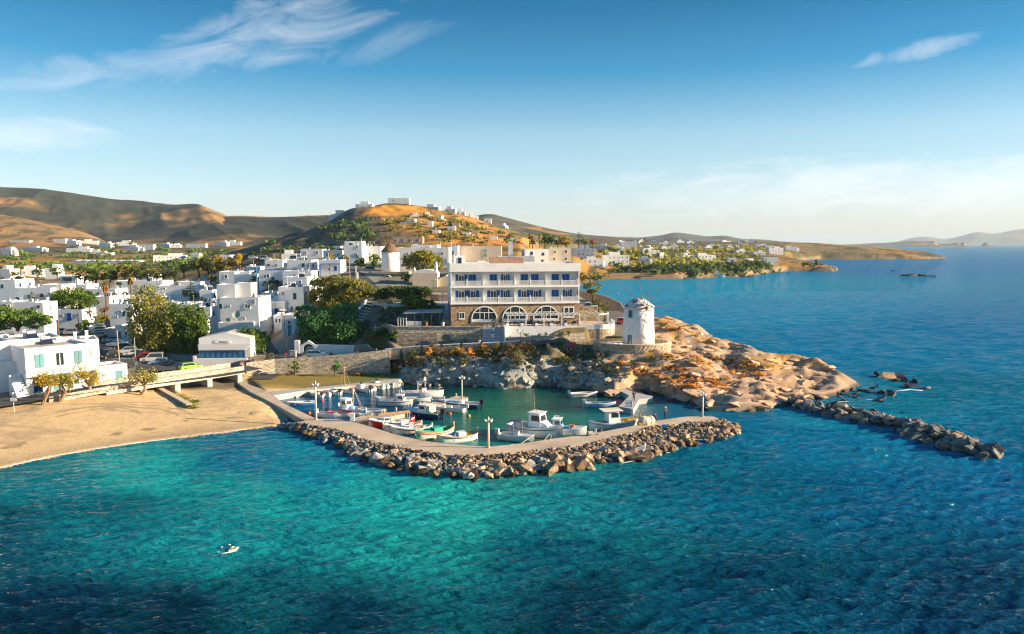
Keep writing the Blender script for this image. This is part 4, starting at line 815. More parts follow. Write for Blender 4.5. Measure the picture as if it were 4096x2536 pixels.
hpx('long low white house under the dark conifers', 460, 1124, 650, 1180, 268, 9, auto=False, wins=[(485, 1142, 7, 12, 'd'), (550, 1140, 7, 8, 'd'), (580, 1138, 8, 14, 'y'), (615, 1140, 7, 9, 'd')], chim=2)
hpx('white house with open yellow loggia near the conifer rows', 630, 1142, 796, 1215, 240, 9, auto=False, extra=[(700, 1127, 790, 3, 7)], wins=[(742, 1160, 22, 22, 'N'), (660, 1150, 10, 8, 'd')], heat=1)
hpx('low white terrace house between the palm trees', 347, 1156, 463, 1192, 255, 8, wins=[(372, 1168, 8, 10, 'd'), (455, 1172, 20, 6, 'N')], auto=False, chim=1)
hpx('tall white wall building at the left edge', 0, 1118, 64, 1195, 222, 9, auto=False)
hpx('white house with arched blue window by the domed tree', 60, 1152, 206, 1222, 207, 9, auto=False, wins=[(119, 1178, 13, 16, 't'), (170, 1174, 14, 15, 'N')], extra=[(150, 1138, 232, 2, 7)], chim=2)
hpx('small sunlit white house with one square window', 52, 1210, 174, 1266, 186, 6, auto=False, wins=[(105, 1236, 10, 11, 'N')], chim=1, extra=[(52, 1206, 140, .5, 5)])
hpx('white shop with arched blue door at the car park head', 230, 1238, 330, 1294, 202, 7, auto=False, wins=[(278, 1252, 17, 30, 'x'), (254, 1258, 6, 9, 'd'), (310, 1256, 8, 8, 'd')])
hpx('white house with blue-trimmed windows among dark trees', 241, 1102, 311, 1140, 305, 8, auto=False, wins=[(270, 1108, 40, 18, 't')])
hpx('plain white two-storey house on the car park street', 443, 1216, 530, 1320, 190, 8, auto=False, wins=[(470, 1262, 8, 10, 'd')], chim=1)
hpx('low grey-roofed shed on the car park street', 416, 1314, 464, 1352, 184, 5, auto=False, m=m_grey)
hpx('small shop with dark awning along the car park street', 464, 1302, 522, 1360, 181, 6, auto=False, wins=[(480, 1325, 10, 26, 'y'), (505, 1325, 12, 18, 'd')])
hpx('white wall house half hidden behind the weeping tree', 650, 1350, 745, 1412, 168, 7, auto=False)
hpx('tall narrow white house right of the weeping tree', 798, 1228, 846, 1390, 186, 9, auto=False)
# dish house
dh = hpx('large white house with satellite dish overlooking the taverna', 886, 1190, 1040, 1400, 173, 9, auto=False, heat=1, chim=1,
         wins=[(996, 1216, 24, 18, 'w'), (925, 1220, 8, 8, 'd'), (889, 1215, 12, 20, 't'), (1021, 1196, 11, 20, 'P'), (979, 1268, 12, 11, 'w'), (918, 1272, 16, 16, 'T')], extra=[(856, 1138, 930, 3, 5), (930, 1131, 988, 4, 4)])
b = MB(); W_ = 9.4; walls(dh, (-4.2, 3.4, -2.2, -.02), 0, P(960, 1290, 171).z - dh.location.z, m_white)
dz = P(960, 1290, 171).z - dh.location.z
b = MB(); b.m = Matrix.Translation((-.3, -1.1, dz + 1.6)) @ Matrix.Rotation(R(62), 4, 'X'); b.lathe([(.05, .0), (.5, .08), (.9, .28), (.95, .33), (.88, .30), (.4, .12), (.02, .05)], 16); b.build('satellite_dish', mat('dish_mesh', (.33, .40, .38), .6), dh)
b = MB(); b.tube([(-.3, -1.0, dz - .2), (-.3, -1.0, dz + 1.5)], .06, 5); b.tube([(-.3, -1, dz + .8), (-.7, -1.3, dz - .2)], .04, 4); b.build('dish_stand', m_metal, dh)
# wave parapet house with street wing
wh = hpx('white house with wave-shaped parapet and round tower corner by the lane', 1117, 1148, 1218, 1300, 186, 8, auto=False, heat=1, chim=1, wins=[(1182, 1172, 13, 26, 'b'), (1193, 1225, 16, 17, 'b'), (1169, 1226, 9, 28, 'x')])
q = P(1068, 1213, 185.2); b = MB(); zz = wh.location.z; hz0 = P(1100, 1205, 185).z - zz
b.prism([(-6.2, -1.2), (-1.2, -1.2), (-.9, -.4), (-.9, 6), (-6.2, 6)], 0, hz0); b.build('street_wing', m_white, wh)
b = MB(); b.vprism([(-6.2, hz0)] + [(-6.2 + 4.3 * k / 10, hz0 + .4 + 2.2 * sstep(0, 1, np.array(k / 10.0)).item()) for k in range(11)] + [(-1.9, hz0)], 2.4, 2.7); b.build('wave_parapet', m_white, wh)
for x in (-5.2, -3.6): window(wh, (-6.2, -1.2, -1.2, 6), 'f', x + .3, hz0 - 3.0, 1.0, 1.2, 'b')
for i in range(3): window(wh, (-6.2, 9, -1.2, 6), 'l', .2 + i * 1.9, hz0 - 3.2, .9, 2.0, 'y')
hpx('small whitewashed house with tall teal door below the lane', 1130, 1260, 1181, 1352, 173, 6, auto=False, wins=[(1159, 1300, 14, 44, 'y'), (1159, 1283, 12, 14, 'd')], m=m_white)
hpx('white lane house with row of narrow windows behind the door house', 1096, 1262, 1132, 1330, 179, 9, auto=False, wins=[(1106, 1275, 5, 14, 'b'), (1120, 1275, 5, 14, 'b')])
hpx('shaded blue-grey house wall between lane and pine', 1216, 1148, 1262, 1240, 192, 8, auto=False)
# fill of the dense quarter
fill = [(0, 1205, 50, 1245, 200, 'white house under the left edge wall'), (206, 1150, 236, 1200, 232, 'narrow white house behind the domed tree'), (312, 1138, 346, 1168, 265, 'small tan-walled house left of the terrace house'), (376, 1186, 440, 1232, 226, 'white house behind the bougainvillea'), (440, 1182, 500, 1216, 236, 'flat white roof house between the palms'), (520, 1178, 580, 1216, 240, 'low white house behind the eucalyptus top'), (575, 1186, 640, 1230, 232, 'stepped white house behind the eucalyptus'), (640, 1212, 705, 1262, 214, 'white house just right of the eucalyptus top'), (705, 1214, 765, 1280, 206, 'white house below the araucaria'), (756, 1236, 802, 1310, 196, 'white house beside the tall narrow one'), (800, 1160, 850, 1225, 222, 'white house behind the tall narrow one'), (846, 1196, 884, 1300, 190, 'white house left of the dish house'), (700, 1290, 790, 1365, 178, 'white house hidden behind the second eucalyptus'), (1044, 1170, 1100, 1225, 210, 'white house above the wave parapet'), (1228, 1118, 1276, 1165, 216, 'white house below the pergola house'), (1060, 1040, 1130, 1085, 262, 'white house behind the golden tree'), (985, 1066, 1040, 1100, 270, 'white house behind the big dark pole'), (560, 1100, 615, 1128, 330, 'white roof among the conifers'), (0, 1062, 40, 1088, 420, 'white farmhouse in the left fields'), (180, 1058, 226, 1078, 430, 'white farmhouse by the dark orchard'), (10, 1150, 58, 1185, 250, 'white house peeping over the left edge wall')]
for i, a in enumerate(fill): hpx(a[5], *a[:4], a[4], 8, auto=False, seed=300 + i, m=None)
# generic second line
second = [(1127, 1000, 1200, 1038, 'low white house on the slope left of the hill road'), (1203, 996, 1290, 1036, 'wide low white house under the hill'), (1293, 1001, 1370, 1034, 'low white house with shaded terrace under the hill'), (1314, 984, 1376, 1006, 'white roofline house above the shaded terrace'),
          (843, 1020, 938, 1046, 'white house above the golden grove'), (618, 1014, 738, 1042, 'white house with blue details in the olive fields'), (762, 1012, 798, 1036, 'tiny white house with pyramid roof in the fields'),
          (90, 1064, 155, 1106, 'sunlit white tower house at the field edge'), (52, 1086, 92, 1100, 'low white outbuilding beside the tower house')]
for a in second: hpx(a[4], *a[:4], seed=int(a[0]), chim=1)
plain = [(37, 962, 119, 987), (0, 988, 49, 1023), (88, 984, 172, 1004), (213, 955, 262, 983), (264, 958, 311, 984), (266, 986, 360, 1008), (328, 957, 389, 980), (393, 967, 446, 992), (467, 962, 528, 983), (495, 980, 556, 1004), (558, 978, 614, 1000), (364, 1004, 446, 1020), (635, 971, 680, 991), (682, 973, 721, 991), (745, 975, 823, 992), (95, 951, 152, 963), (163, 951, 205, 962), (0, 947, 30, 958), (410, 947, 440, 957), (600, 948, 640, 957), (660, 930, 705, 942), (560, 936, 600, 947), (680, 944, 720, 953)]
ORD = 'first second third fourth fifth sixth seventh eighth ninth tenth eleventh twelfth thirteenth fourteenth fifteenth sixteenth seventeenth eighteenth nineteenth twentieth twenty-first twenty-second twenty-third'.split()
plain.sort()
for i, a in enumerate(plain): hpx('white flat-roofed house on the far plain, %s from the left edge' % ORD[i], *a, seed=i, group='houses on the far plain', depth=8)
rows2 = [(856, 963, 910, 984), (912, 961, 962, 982), (1158, 887, 1244, 906)]
for i, a in enumerate(rows2): hpx(('white villa at the foot of the bare hill', 'second white villa below the bare hill slope', 'long white terrace building on the hill shoulder')[i], *a, depth=8, seed=40 + i)
top = [(1316, 845, 1406, 862, 'white villa leftmost on the hill crest'), (1422, 822, 1490, 845, 'two-storey white house on the crest edge'), (1553, 816, 1637, 838, 'large arched villa at the hilltop centre'), (1696, 830, 1756, 846, 'long white house on the crest right of the villa'), (1686, 846, 1731, 866, 'white house just below the crest'), (1780, 845, 1821, 870, 'white stepped house on the right crest'), (1825, 850, 1862, 873, 'rightmost white house on the hill crest'), (1598, 875, 1662, 894, 'low white house below the orange field'), (1694, 885, 1729, 903, 'small white house on the orange slope'), (1880, 878, 1915, 896, 'white house stepping down the right crest'), (1935, 902, 1965, 918, 'white house low on the right crest'), (1740, 862, 1775, 880, 'white house between crest and orange slope'), (1640, 850, 1672, 866, 'small white chapel-like house on the orange field'), (1995, 925, 2022, 940, 'white house at the right end of the hill'), (1790, 905, 1820, 922, 'white cottage in the middle of the orange slope'), (1850, 930, 1880, 946, 'white cottage above the orange bluff'), (1960, 945, 1990, 960, 'white cottage at the bluff end'), (1730, 920, 1756, 936, 'low white cottage beneath the crest houses'), (2040, 950, 2072, 966, 'white house near the skyline palms')]
for i, a in enumerate(top): hpx(a[4], *a[:4], Y=('crest', 'crest', 'crest', 'crest', None, 'crest', 'crest', None, None, 'crest', 'crest', None, None, 'crest', None, None, None, None, None)[i], depth=9, seed=60 + i, chim=1, style='d')
hpx('ruined stone farmhouse below the hill', 1572, 946, 1690, 980, depth=8, m=m_stone, name='stone_house')
hpx('small ochre stone barn on the slope', 1810, 892, 1838, 908, depth=6, m=m_stone, name='stone_house', auto=False)
hpx('ochre stone hut right of the barn', 1885, 922, 1912, 938, depth=5, m=m_stone, name='stone_house', auto=False)
bay = [(2286, 980, 2382, 1034, 'tall sunlit white block above the bay'), (2330, 1026, 2414, 1064, 'white house with blue balcony door above the bay'), (2414, 1008, 2518, 1062, 'long white arcaded apartment house over the bay'), (2376, 974, 2436, 999, 'white house on the upper bay street'), (2437, 978, 2488, 998, 'white house with dark porch on upper bay street'), (2470, 991, 2525, 1009, 'low white house with three windows over the bay'), (2483, 967, 2546, 992, 'white house on the skyline street'),
       (2569, 991, 2638, 1027, 'white L-shaped house among bay trees'), (2638, 1010, 2676, 1034, 'plain white house beside the tall araucaria'), (2555, 1024, 2601, 1056, 'white house nearest the bay trees'), (2723, 1012, 2788, 1032, 'low white house with arches amid bay trees'), (2790, 1012, 2864, 1046, 'large white house at middle of the bay'), (2744, 1000, 2763, 1016, 'small white tower house over the bay'), (2914, 1032, 2945, 1053, 'small white house near the point'), (2983, 1034, 3056, 1048, 'long low white house near the point'), (3056, 1029, 3112, 1058, 'white house with chimney near the point'),
       (2944, 995, 2984, 1015, 'white house behind the point'), (3015, 1000, 3063, 1020, 'white house in front of the far hotel'), (3074, 986, 3134, 1018, 'far three-storey white hotel on the point'), (3143, 983, 3190, 1003, 'white block right of the far hotel'), (2843, 1083, 2890, 1106, 'small white hut on the sea wall')]
for i, a in enumerate(bay): hpx(a[4], *a[:4], depth=10, seed=80 + i, chim=1 if i % 2 else 0, name='white_house')
rr = random.Random(5)
for i in range(46):
    px = rr.uniform(2470, 3060); py = rr.uniform(966, 996); w_ = rr.uniform(16, 38); hpx('tiny white house of the distant town, ' + ('over the araucaria row', 'behind the arcaded house', 'over the middle bay', 'toward the far hotel', 'behind the point')[min(4, int((px - 2470) / 120))] + (', high' if py < 976 else ', low' if py > 987 else ''), px, py - rr.uniform(7, 13), px + w_, py, seed=200 + i, depth=9, group='houses of the distant town', auto=False)
for i in range(10):
    px = rr.uniform(860, 960); py = rr.uniform(885, 950)
for i, a in enumerate([(540, 795, 560, 801), (905, 857, 918, 865), (975, 860, 984, 866), (1075, 864, 1086, 870), (870, 868, 892, 876), (1240, 876, 1262, 888)]):
    pass
q = hit(420, 1058); gh = thing('greenhouse', 'long translucent plastic greenhouse in the dry fields', 'greenhouse', (q.x, q.y, q.z)); gl = 274 * q.y / 3000
b = MB(); b.vprism([(-gl/2, 0), (gl/2, 0), (gl/2, 3.0), (-gl/2, 3.0)], 0, 14); b.build('tunnel_wall', mat('greenhouse_film', (.50, .52, .50), .35, .05, .3), gh)
b = MB()
for i in range(8): x = -gl/2 + gl * i / 8; b.add([(x, -.1, 3), (x + gl/16, -.1, 4.3), (x + gl/8, -.1, 3), (x, 14.1, 3), (x + gl/16, 14.1, 4.3), (x + gl/8, 14.1, 3)], [(0, 2, 1), (3, 4, 5), (0, 1, 4, 3), (1, 2, 5, 4)])
b.build('ridge_roof', MATS['greenhouse_film'], gh)

# ---------------------------------------------------------------- beach corner building and neighbours
rotH = math.atan2(.75, .66)
h1 = bld('two-storey white corner building with pierced balcony by the beach', (-78.0, 118.4, 2.0), rotH, [(.6, 10.2, 1.1, 9.5, -1, 7.7)], [(0, 'f', 2.6, 4.3, 1.35, 2.3, 'T'), (0, 'f', 5.6, 4.2, 1.4, 2.5, 'w'), (0, 'f', 8.4, 4.3, 1.2, 2.3, 'T'), (0, 'f', 2.2, .3, 1.3, 2.4, 'b'), (0, 'f', 5.2, 0, 1.4, 2.2, 'y'), (0, 'f', 7.6, .9, 1.6, 1.3, 't')])
b = MB(); b.box(.2, 10.3, -.5, 1.097, 3.2, 3.5); b.build('balcony_slab', m_white, h1)
b = MB()
for k in range(5):
    x0 = .2 + k * 2.02; b.box(x0, x0 + 2.02, -.5, -.35, 3.5, 3.8); b.box(x0, x0 + 2.02, -.5, -.35, 4.05, 4.35); b.box(x0, x0 + .5, -.5, -.35, 3.8, 4.05)
    for j in range(4): b.box(x0 + .62 + j * .34, x0 + .74 + j * .34, -.48, -.37, 3.8, 4.05)
b.build('pierced_parapet', m_white, h1)
b = MB(); b.add([(3, -.2, 3.0), (9.9, -.2, 3.0), (9.9, -2.2, 2.35), (3, -2.2, 2.35), (3, -.2, 2.94), (9.9, -.2, 2.94), (9.9, -2.2, 2.29), (3, -2.2, 2.29)], [(0, 1, 2, 3), (7, 6, 5, 4), (3, 2, 6, 7), (0, 3, 7, 4), (1, 5, 6, 2)]); b.build('awning', mat('awning_grey', (.34, .33, .34), .8, .06, 2), h1)
for i in range(9): b = MB(); x = 3.1 + i * .83; b.tube([(x, -.3, 3.03), (x, -2.2, 2.4)], .035, 4); b.build('awning_rib', m_dark, h1)
for x in (3.2, 6.4, 9.7): b = MB(); b.box(x - .06, x + .06, -2.15, -2.03, 0, 2.3); b.build('awning_post', m_frame, h1)
b = MB(); b.box(3.0, 9.9, -2.3, -2.15, 0, .9); b.build('front_wall', m_white, h1)
for i in range(10): b = MB(); b.box(-1.2, .5, -.6 + i * .42, -.18 + i * .42, -.6, .1 + i * .36); b.build('stair_step', m_white, h1)
heater(h1, 6.0, 9.0, 7.2)
bld('low white annex with teal door beside the corner building', (-70.9, 126.5, 2.2), rotH, [(.0, 5.0, 0, 4.8, -1, 3.4)], [(0, 'f', 3.6, .1, 1.1, 2.2, 'y'), (0, 'f', 1.3, 1.1, .9, .9, 'P')])
bld('sunlit house with yellow shutter behind the corner building', (-83.5, 135.0, 2.2), rotH - .25, [(0, 7.5, 0, 7, -1, 6.6)], [(0, 'r', 1.2, 3.6, .9, 1.9, 'N'), (0, 'r', 4.6, 3.6, .9, 1.9, 'P'), (0, 'f', 5.5, 3.6, 1.1, 1.6, 'N')], chim=[(4, 4, 6.6), (6, 5.5, 6.6)])
bld('flat cream-roofed building behind the beach corner', (-96, 134, 2.0), rotH - .1, [(0, 13, 0, 9, -1, 6.8), (1, 6, 9.2, 15, -1, 7.0)], [(0, 'r', 3, 3.5, 1.2, 1.4, 'd')], chim=[(3, 4, 6.8), (8, 6, 6.8)], heat=[(9, 5, 6.4)])
bld('white building cut by the left picture edge', (-87.5, 117.5, 2.0), rotH, [(0, 8, 2, 12, -1, 8.4), (2, 8, 0, 2, -1, 5.2)], [(1, 'f', 4.5, .4, 1.2, 2.2, 'y'), (0, 'f', 5, 5.6, 1.2, 1.4, 't')], chim=[(3, 5, 8.4)])
# ---------------------------------------------------------------- taverna
TV = P(885, 1455, 150.5); tv = thing('taverna', 'white seaside taverna with blue glazed veranda and sign', 'taverna', (TV.x, 150.5, 2.6), .06)
walls(tv, (-5.2, 5.2, 2.6, 9), -.6, 4.6, m_white)
b = MB(); b.vprism([(-5.2, 4.6), (5.2, 4.6), (.6, 5.7), (-.2, 5.7)], 2.62, 2.95); b.build('gable', m_white, tv)
b = MB(); b.add([(-5.4, 2.9, 4.6), (.2, 2.9, 5.7), (5.4, 2.9, 4.6), (-5.4, 9, 4.6), (.2, 9, 5.7), (5.4, 9, 4.6)], [(0, 1, 4, 3), (1, 2, 5, 4)]); b.build('pitched_roof', m_roof, tv)
b = MB(); b.add([(-5.4, 2.55, 3.3), (5.5, 2.55, 3.3), (5.0, -.6, 2.6), (-4.2, -.6, 2.6), (-5.4, 2.55, 3.2), (5.5, 2.55, 3.2), (5.0, -.6, 2.5), (-4.2, -.6, 2.5)], [(3, 2, 1, 0), (4, 5, 6, 7), (0, 4, 7, 3), (3, 7, 6, 2), (2, 6, 5, 1)]); b.build('veranda_roof', mat('veranda_roof', (.42, .42, .42), .8, .1, 1), tv)
for i in range(9): b = MB(); x = -4.0 + i * 1.1; b.box(x - .06, x + .06, -.4, -.28, .9, 2.5); b.build('post', m_blue, tv)
m_vglass = mat('veranda_glass', (.05, .16, .28), .12, .15, 1.2, spec=.6)
for i in range(8): b = MB(); x = -4.0 + i * 1.1; b.box(x + .08, x + 1.02, -.36, -.32, .9, 2.45); b.build('pane', m_vglass, tv)
b = MB(); b.box(-4.8, 5.4, -.8, -.5, -1, .9); b.build('front_wall', m_white, tv); b = MB(); b.box(-5.3, -4.8, -.8, 2.6, -1, 1.4); b.build('side_wall', m_white, tv)
b = MB(); b.box(-1.9, 1.2, 2.5, 2.58, 3.55, 4.15); sb = b.build('sign_board', m_frame, tv)
def text(s, parent, loc, size, m, rot=(math.pi / 2, 0, 0), name='lettering'):
    c = bpy.data.curves.new(name, 'FONT'); c.body = s; c.size = size; c.align_x = 'CENTER'; c.extrude = .01
    o = bpy.data.objects.new(name, c); COL.objects.link(o); bpy.context.view_layer.update()
    me = bpy.data.meshes.new_from_object(o.evaluated_get(bpy.context.evaluated_depsgraph_get())); bpy.data.objects.remove(o); me.materials.clear()
    return link(name, me, m, parent, loc, rot)
m_ink = mat('black_paint', (.02, .025, .03), .6, 0)
text('Άνεμος', sb, (-.2, 2.48, 3.68), .48, m_ink)
# gate arch, fence walls near the lane
ga = P(1235, 1427, 155); gz = Hs(ga.x, 155) - .2
gt = thing('arched_gateway', 'white arched garden gateway with square pillar under the green tree', 'gateway', (ga.x, 155, gz)); hgt = P(1235, 1362, 155).z - gz; rw_ = 1.15
b = MB(); b.vprism([(-1.9, 0), (-rw_, 0), (-rw_, hgt - 1.9)] + [(rw_ * math.cos(a), hgt - 1.9 + rw_ * math.sin(a)) for a in np.linspace(math.pi, 0, 9)] + [(rw_, 0), (1.9, 0), (1.9, hgt - 1.2), (0, hgt), (-1.9, hgt - 1.2)], 0, .5); b.build('arch', m_white, gt)
b = MB(); b.box(-2.9, -1.95, -.1, .8, 0, hgt); b.build('pillar', m_white, gt)
for i in range(6): b = MB(); b.box(-rw_ + .1, rw_ - .1, .7 + i * .4, 1.1 + i * .4, 0, .2 + i * .18); b.build('step', m_marble, gt)
gw = thing('garden_wall', 'long low white garden wall along the lower road', 'wall', (0, 0, 0)); b = MB()
q0 = [P(1268, 1432, 155.2), P(1350, 1425, 154.5), P(1425, 1415, 154)]; 
for a_, c_ in zip(q0[:-1], q0[1:]): b.prism([(a_.x, a_.y), (c_.x, c_.y), (c_.x, c_.y + .3), (a_.x, a_.y + .3)], 2.8, 5.6)
b.build('wall_face', m_white, gw)
bx = P(1171, 1432, 153); t = thing('utility_cabinet', 'pale roadside utility cabinet with scrawled graffiti', 'cabinet', (bx.x, 153, Hs(bx.x, 153))); b = MB(); b.box(-.62, .62, 0, .6, 0, 1.8); b.build('body', m_greyconc, t); b = MB(); b.box(-.68, .68, -.05, .65, 1.8, 1.88); b.build('lid', m_greyconc, t)
text('TFZ', t, (.05, -.02, .5), .55, mat('graffiti_purple', (.2, .08, .25), .6, 0), name='graffiti')
# ---------------------------------------------------------------- roads, bridge, road walls
def strip(name, pts, w, m, label, off=.06, lift=None, res=1.0):
    pts = [Vector((p[0], p[1])) for p in pts]; fine = []
    for a_, c_ in zip(pts[:-1], pts[1:]):
        n = max(2, int((c_ - a_).length / res)); fine += [a_.lerp(c_, k / n) for k in range(n)]
    fine.append(pts[-1]); v = []; K = 5
    for i, p in enumerate(fine):
        d = (fine[min(i + 1, len(fine) - 1)] - fine[max(i - 1, 0)]).normalized(); n = Vector((-d.y, d.x)); 
        for k in range(K): q = p + n * w * (k / (K - 1) - .5); v.append((q.x, q.y))
    v = np.array(v); z = Hi(v[:, 0], v[:, 1]) if lift is None else np.interp(np.arange(len(v)) // K, np.linspace(0, len(fine) - 1, len(lift)), lift)
    zc = z.reshape(-1, K)
    if lift is None: zc = np.repeat(zc.max(1)[:, None] * .5 + zc.mean(1)[:, None] * .5, K, 1)
    zc = np.stack([np.convolve(np.pad(zc[:, k], 3, 'edge'), np.ones(7) / 7, 'valid') for k in range(K)], 1)
    me = npmesh(name, np.column_stack([v, zc.ravel() + off]), gridfaces(len(fine), K), True)
    return tag(link(name, me, m), label, kind='structure')
strip('road', [(-90, 101), (-77, 112.5), (-68.5, 121.5), (-61, 128.5), (-53, 136.5), (-49, 141.5)], 5.2, m_asph, 'asphalt beach road rising to the bridge', lift=[1.5, 2.0, 2.55, 2.75, 2.8, 2.95], off=.1)
strip('road', PX([(1040, 1475), (1090, 1450)], 3.1) + [tuple(P(a, b_, c)[:2]) for a, b_, c in [(1200, 1437, 150.2), (1330, 1425, 150), (1460, 1411, 149.6), (1580, 1402, 149.4), (1705, 1393, 149.2), (1850, 1385, 149.0), (2000, 1376, 148.6), (2130, 1364, 148.8), (2260, 1352, 150)]], 4.4, m_asph, 'narrow upper road passing below the hotel', off=.12)
strip('street', PX([(1085, 1450), (1068, 1400)], 3.3) + PX([(1045, 1350), (1022, 1318), (1005, 1300)], 4.1), 4.6, m_asph, 'narrow village lane climbing between white houses')
strip('car_park', PX([(560, 1478), (520, 1420), (470, 1360), (420, 1310), (400, 1270)], 2.8), 13, m_asph, 'asphalt car park street behind the beach building', off=.08)
strip('road', [tuple(hit(a, b_)[:2]) for a, b_ in [(1530, 1178), (1480, 1160), (1440, 1120), (1410, 1095), (1380, 1080)]], 6, m_asph, 'hillside road curving up past the upper windmill', off=.15)
strip('road', [tuple(P(a, b_, c)[:2]) for a, b_, c in [(2460, 1370, 154), (2462, 1320, 168), (2458, 1280, 186), (2440, 1240, 209), (2415, 1205, 240), (2350, 1178, 280)]], 4.6, mat('coast_road_asphalt', (.16, .14, .125), .9, .15, .4), 'sunlit coastal road curving behind the windmill', off=.2)
bridge = thing('stone_bridge', 'low stone-parapet road bridge over the dry stream', 'bridge', (0, 0, 0))
bl = [(-72.3, 115.2, 1.9), (-66.3, 120.6, 2.5), (-61, 126, 2.75), (-55.3, 132.6, 2.8), (-50.2, 138.6, 2.95)]
d_ = Vector((.69, .72)); nn_ = Vector((-.72, .69))
for s, off, nm in ((0, -.3, 'parapet'), (1, 5.3, 'parapet')):
    for a_, c_ in list(zip(bl[:-1], bl[1:]))[0 if s == 0 else 1:]:
        b = MB(); q = [(a_[0] + nn_.x * off, a_[1] + nn_.y * off), (c_[0] + nn_.x * off, c_[1] + nn_.y * off), (c_[0] + nn_.x * (off + .35), c_[1] + nn_.y * (off + .35)), (a_[0] + nn_.x * (off + .35), a_[1] + nn_.y * (off + .35))]
        zz = (a_[2], c_[2], c_[2], a_[2]); b.add([(p[0], p[1], z_ - .15) for p, z_ in zip(q, zz)] + [(p[0], p[1], z_ + .85) for p, z_ in zip(q, zz)], [(3, 2, 1, 0), (4, 5, 6, 7), (0, 1, 5, 4), (1, 2, 6, 5), (2, 3, 7, 6), (3, 0, 4, 7)]); b.build(nm, m_stonew, bridge)
b = MB()
for a_, c_ in zip(bl[1:-1], bl[2:]):
    b.add([(p[0] + nn_.x * o_, p[1] + nn_.y * o_, p[2] + z_) for p, o_, z_ in ((a_, -.4, -.55), (c_, -.4, -.55), (c_, 5.7, -.55), (a_, 5.7, -.55), (a_, -.4, .02), (c_, -.4, .02), (c_, 5.7, .02), (a_, 5.7, .02))], [(3, 2, 1, 0), (4, 5, 6, 7), (0, 1, 5, 4), (1, 2, 6, 5), (2, 3, 7, 6), (3, 0, 4, 7)])
b.build('deck', m_greyconc, bridge)
for f in (.02, .34, .66, .98):
    q = Vector((-62.5, 124.5)).lerp(Vector((-50.5, 138.2)), f); b = MB(); b.m = Matrix.Translation((q.x, q.y, 0)) @ Matrix.Rotation(math.atan2(.72, .69), 4, 'Z'); b.box(-.45, .45, -.2, 5.6, -.3, 2.35); b.build('pier', m_greyconc, bridge)
rwl = thing('road_wall', 'pale rubble wall between the lawn and the lower road', 'wall', (0, 0, 0))
q0 = [(P(985, 1475, 143.5), 3.6), (P(1100, 1462, 145.4), 4.0), (P(1250, 1452, 146), 4.3), (P(1400, 1440, 146.2), 4.9), (P(1480, 1432, 146.3), 5.3), (P(1560, 1415, 146.6), 5.8)]
for (a_, za), (c_, zc_) in zip(q0[:-1], q0[1:]):
    b = MB(); q = [(a_.x, a_.y), (c_.x, c_.y), (c_.x, c_.y + .45), (a_.x, a_.y + .45)]; b.add([(p[0], p[1], .2) for p in q] + [(p[0], p[1], z_) for p, z_ in zip(q, (za, zc_, zc_, za))], [(3, 2, 1, 0), (4, 5, 6, 7), (0, 1, 5, 4), (1, 2, 6, 5), (2, 3, 7, 6), (3, 0, 4, 7)]); b.build('wall_section', m_stonew, rwl)
par = thing('crenellated_parapet', 'low white-capped stone parapet along the road above the cliff', 'wall', (0, 0, 0))
pq = [(1540, 147.2, 5.1), (1610, 147.1, 5.4), (1690, 147, 5.75), (1770, 146.9, 6.0), (1850, 146.8, 6.2), (1930, 146.7, 6.4), (2010, 146.4, 6.6), (2090, 146.5, 6.9)]
for i, ((a_, ya, za), (c_, yc, zc_)) in enumerate(zip(pq[:-1], pq[1:])):
    xa, xc2 = P(a_, 1390, ya).x, P(c_, 1390, yc).x - .5; b = MB(); q = [(xa, ya), (xc2, yc), (xc2, yc + .4), (xa, ya + .4)]
    b.add([(p[0], p[1], z_ - 1.6) for p, z_ in zip(q, (za, zc_, zc_, za))] + [(p[0], p[1], z_ + .55) for p, z_ in zip(q, (za, zc_, zc_, za))], [(3, 2, 1, 0), (4, 5, 6, 7), (0, 1, 5, 4), (1, 2, 6, 5), (2, 3, 7, 6), (3, 0, 4, 7)]); s_ = b.build('wall_section', m_stone, par)
    b = MB(); b.add([(p[0] , p[1] - .04 if k < 2 else p[1] + .04, z_ + .553) for k, (p, z_) in enumerate(zip(q, (za, zc_, zc_, za)))] + [(p[0], p[1] - .04 if k < 2 else p[1] + .04, z_ + .68) for k, (p, z_) in enumerate(zip(q, (za, zc_, zc_, za)))], [(3, 2, 1, 0), (4, 5, 6, 7), (0, 1, 5, 4), (1, 2, 6, 5), (2, 3, 7, 6), (3, 0, 4, 7)]); b.build('cap', m_white, s_)
cwl = thing('coast_road_wall', 'low pale wall edging the coastal road above the sea', 'wall', (0, 0, 0)); b = MB(); cpq = [P(2505, 1262, 196), P(2486, 1225, 222), P(2450, 1205, 240), P(2414, 1193, 256), P(2315, 1172, 286)]
for a_, c_ in zip(cpq[:-1], cpq[1:]): b.prism([(a_.x, a_.y), (c_.x, c_.y), (c_.x - .3, c_.y), (a_.x - .3, a_.y)], 4, 9.0)
b.build('wall_face', m_stonew, cwl)
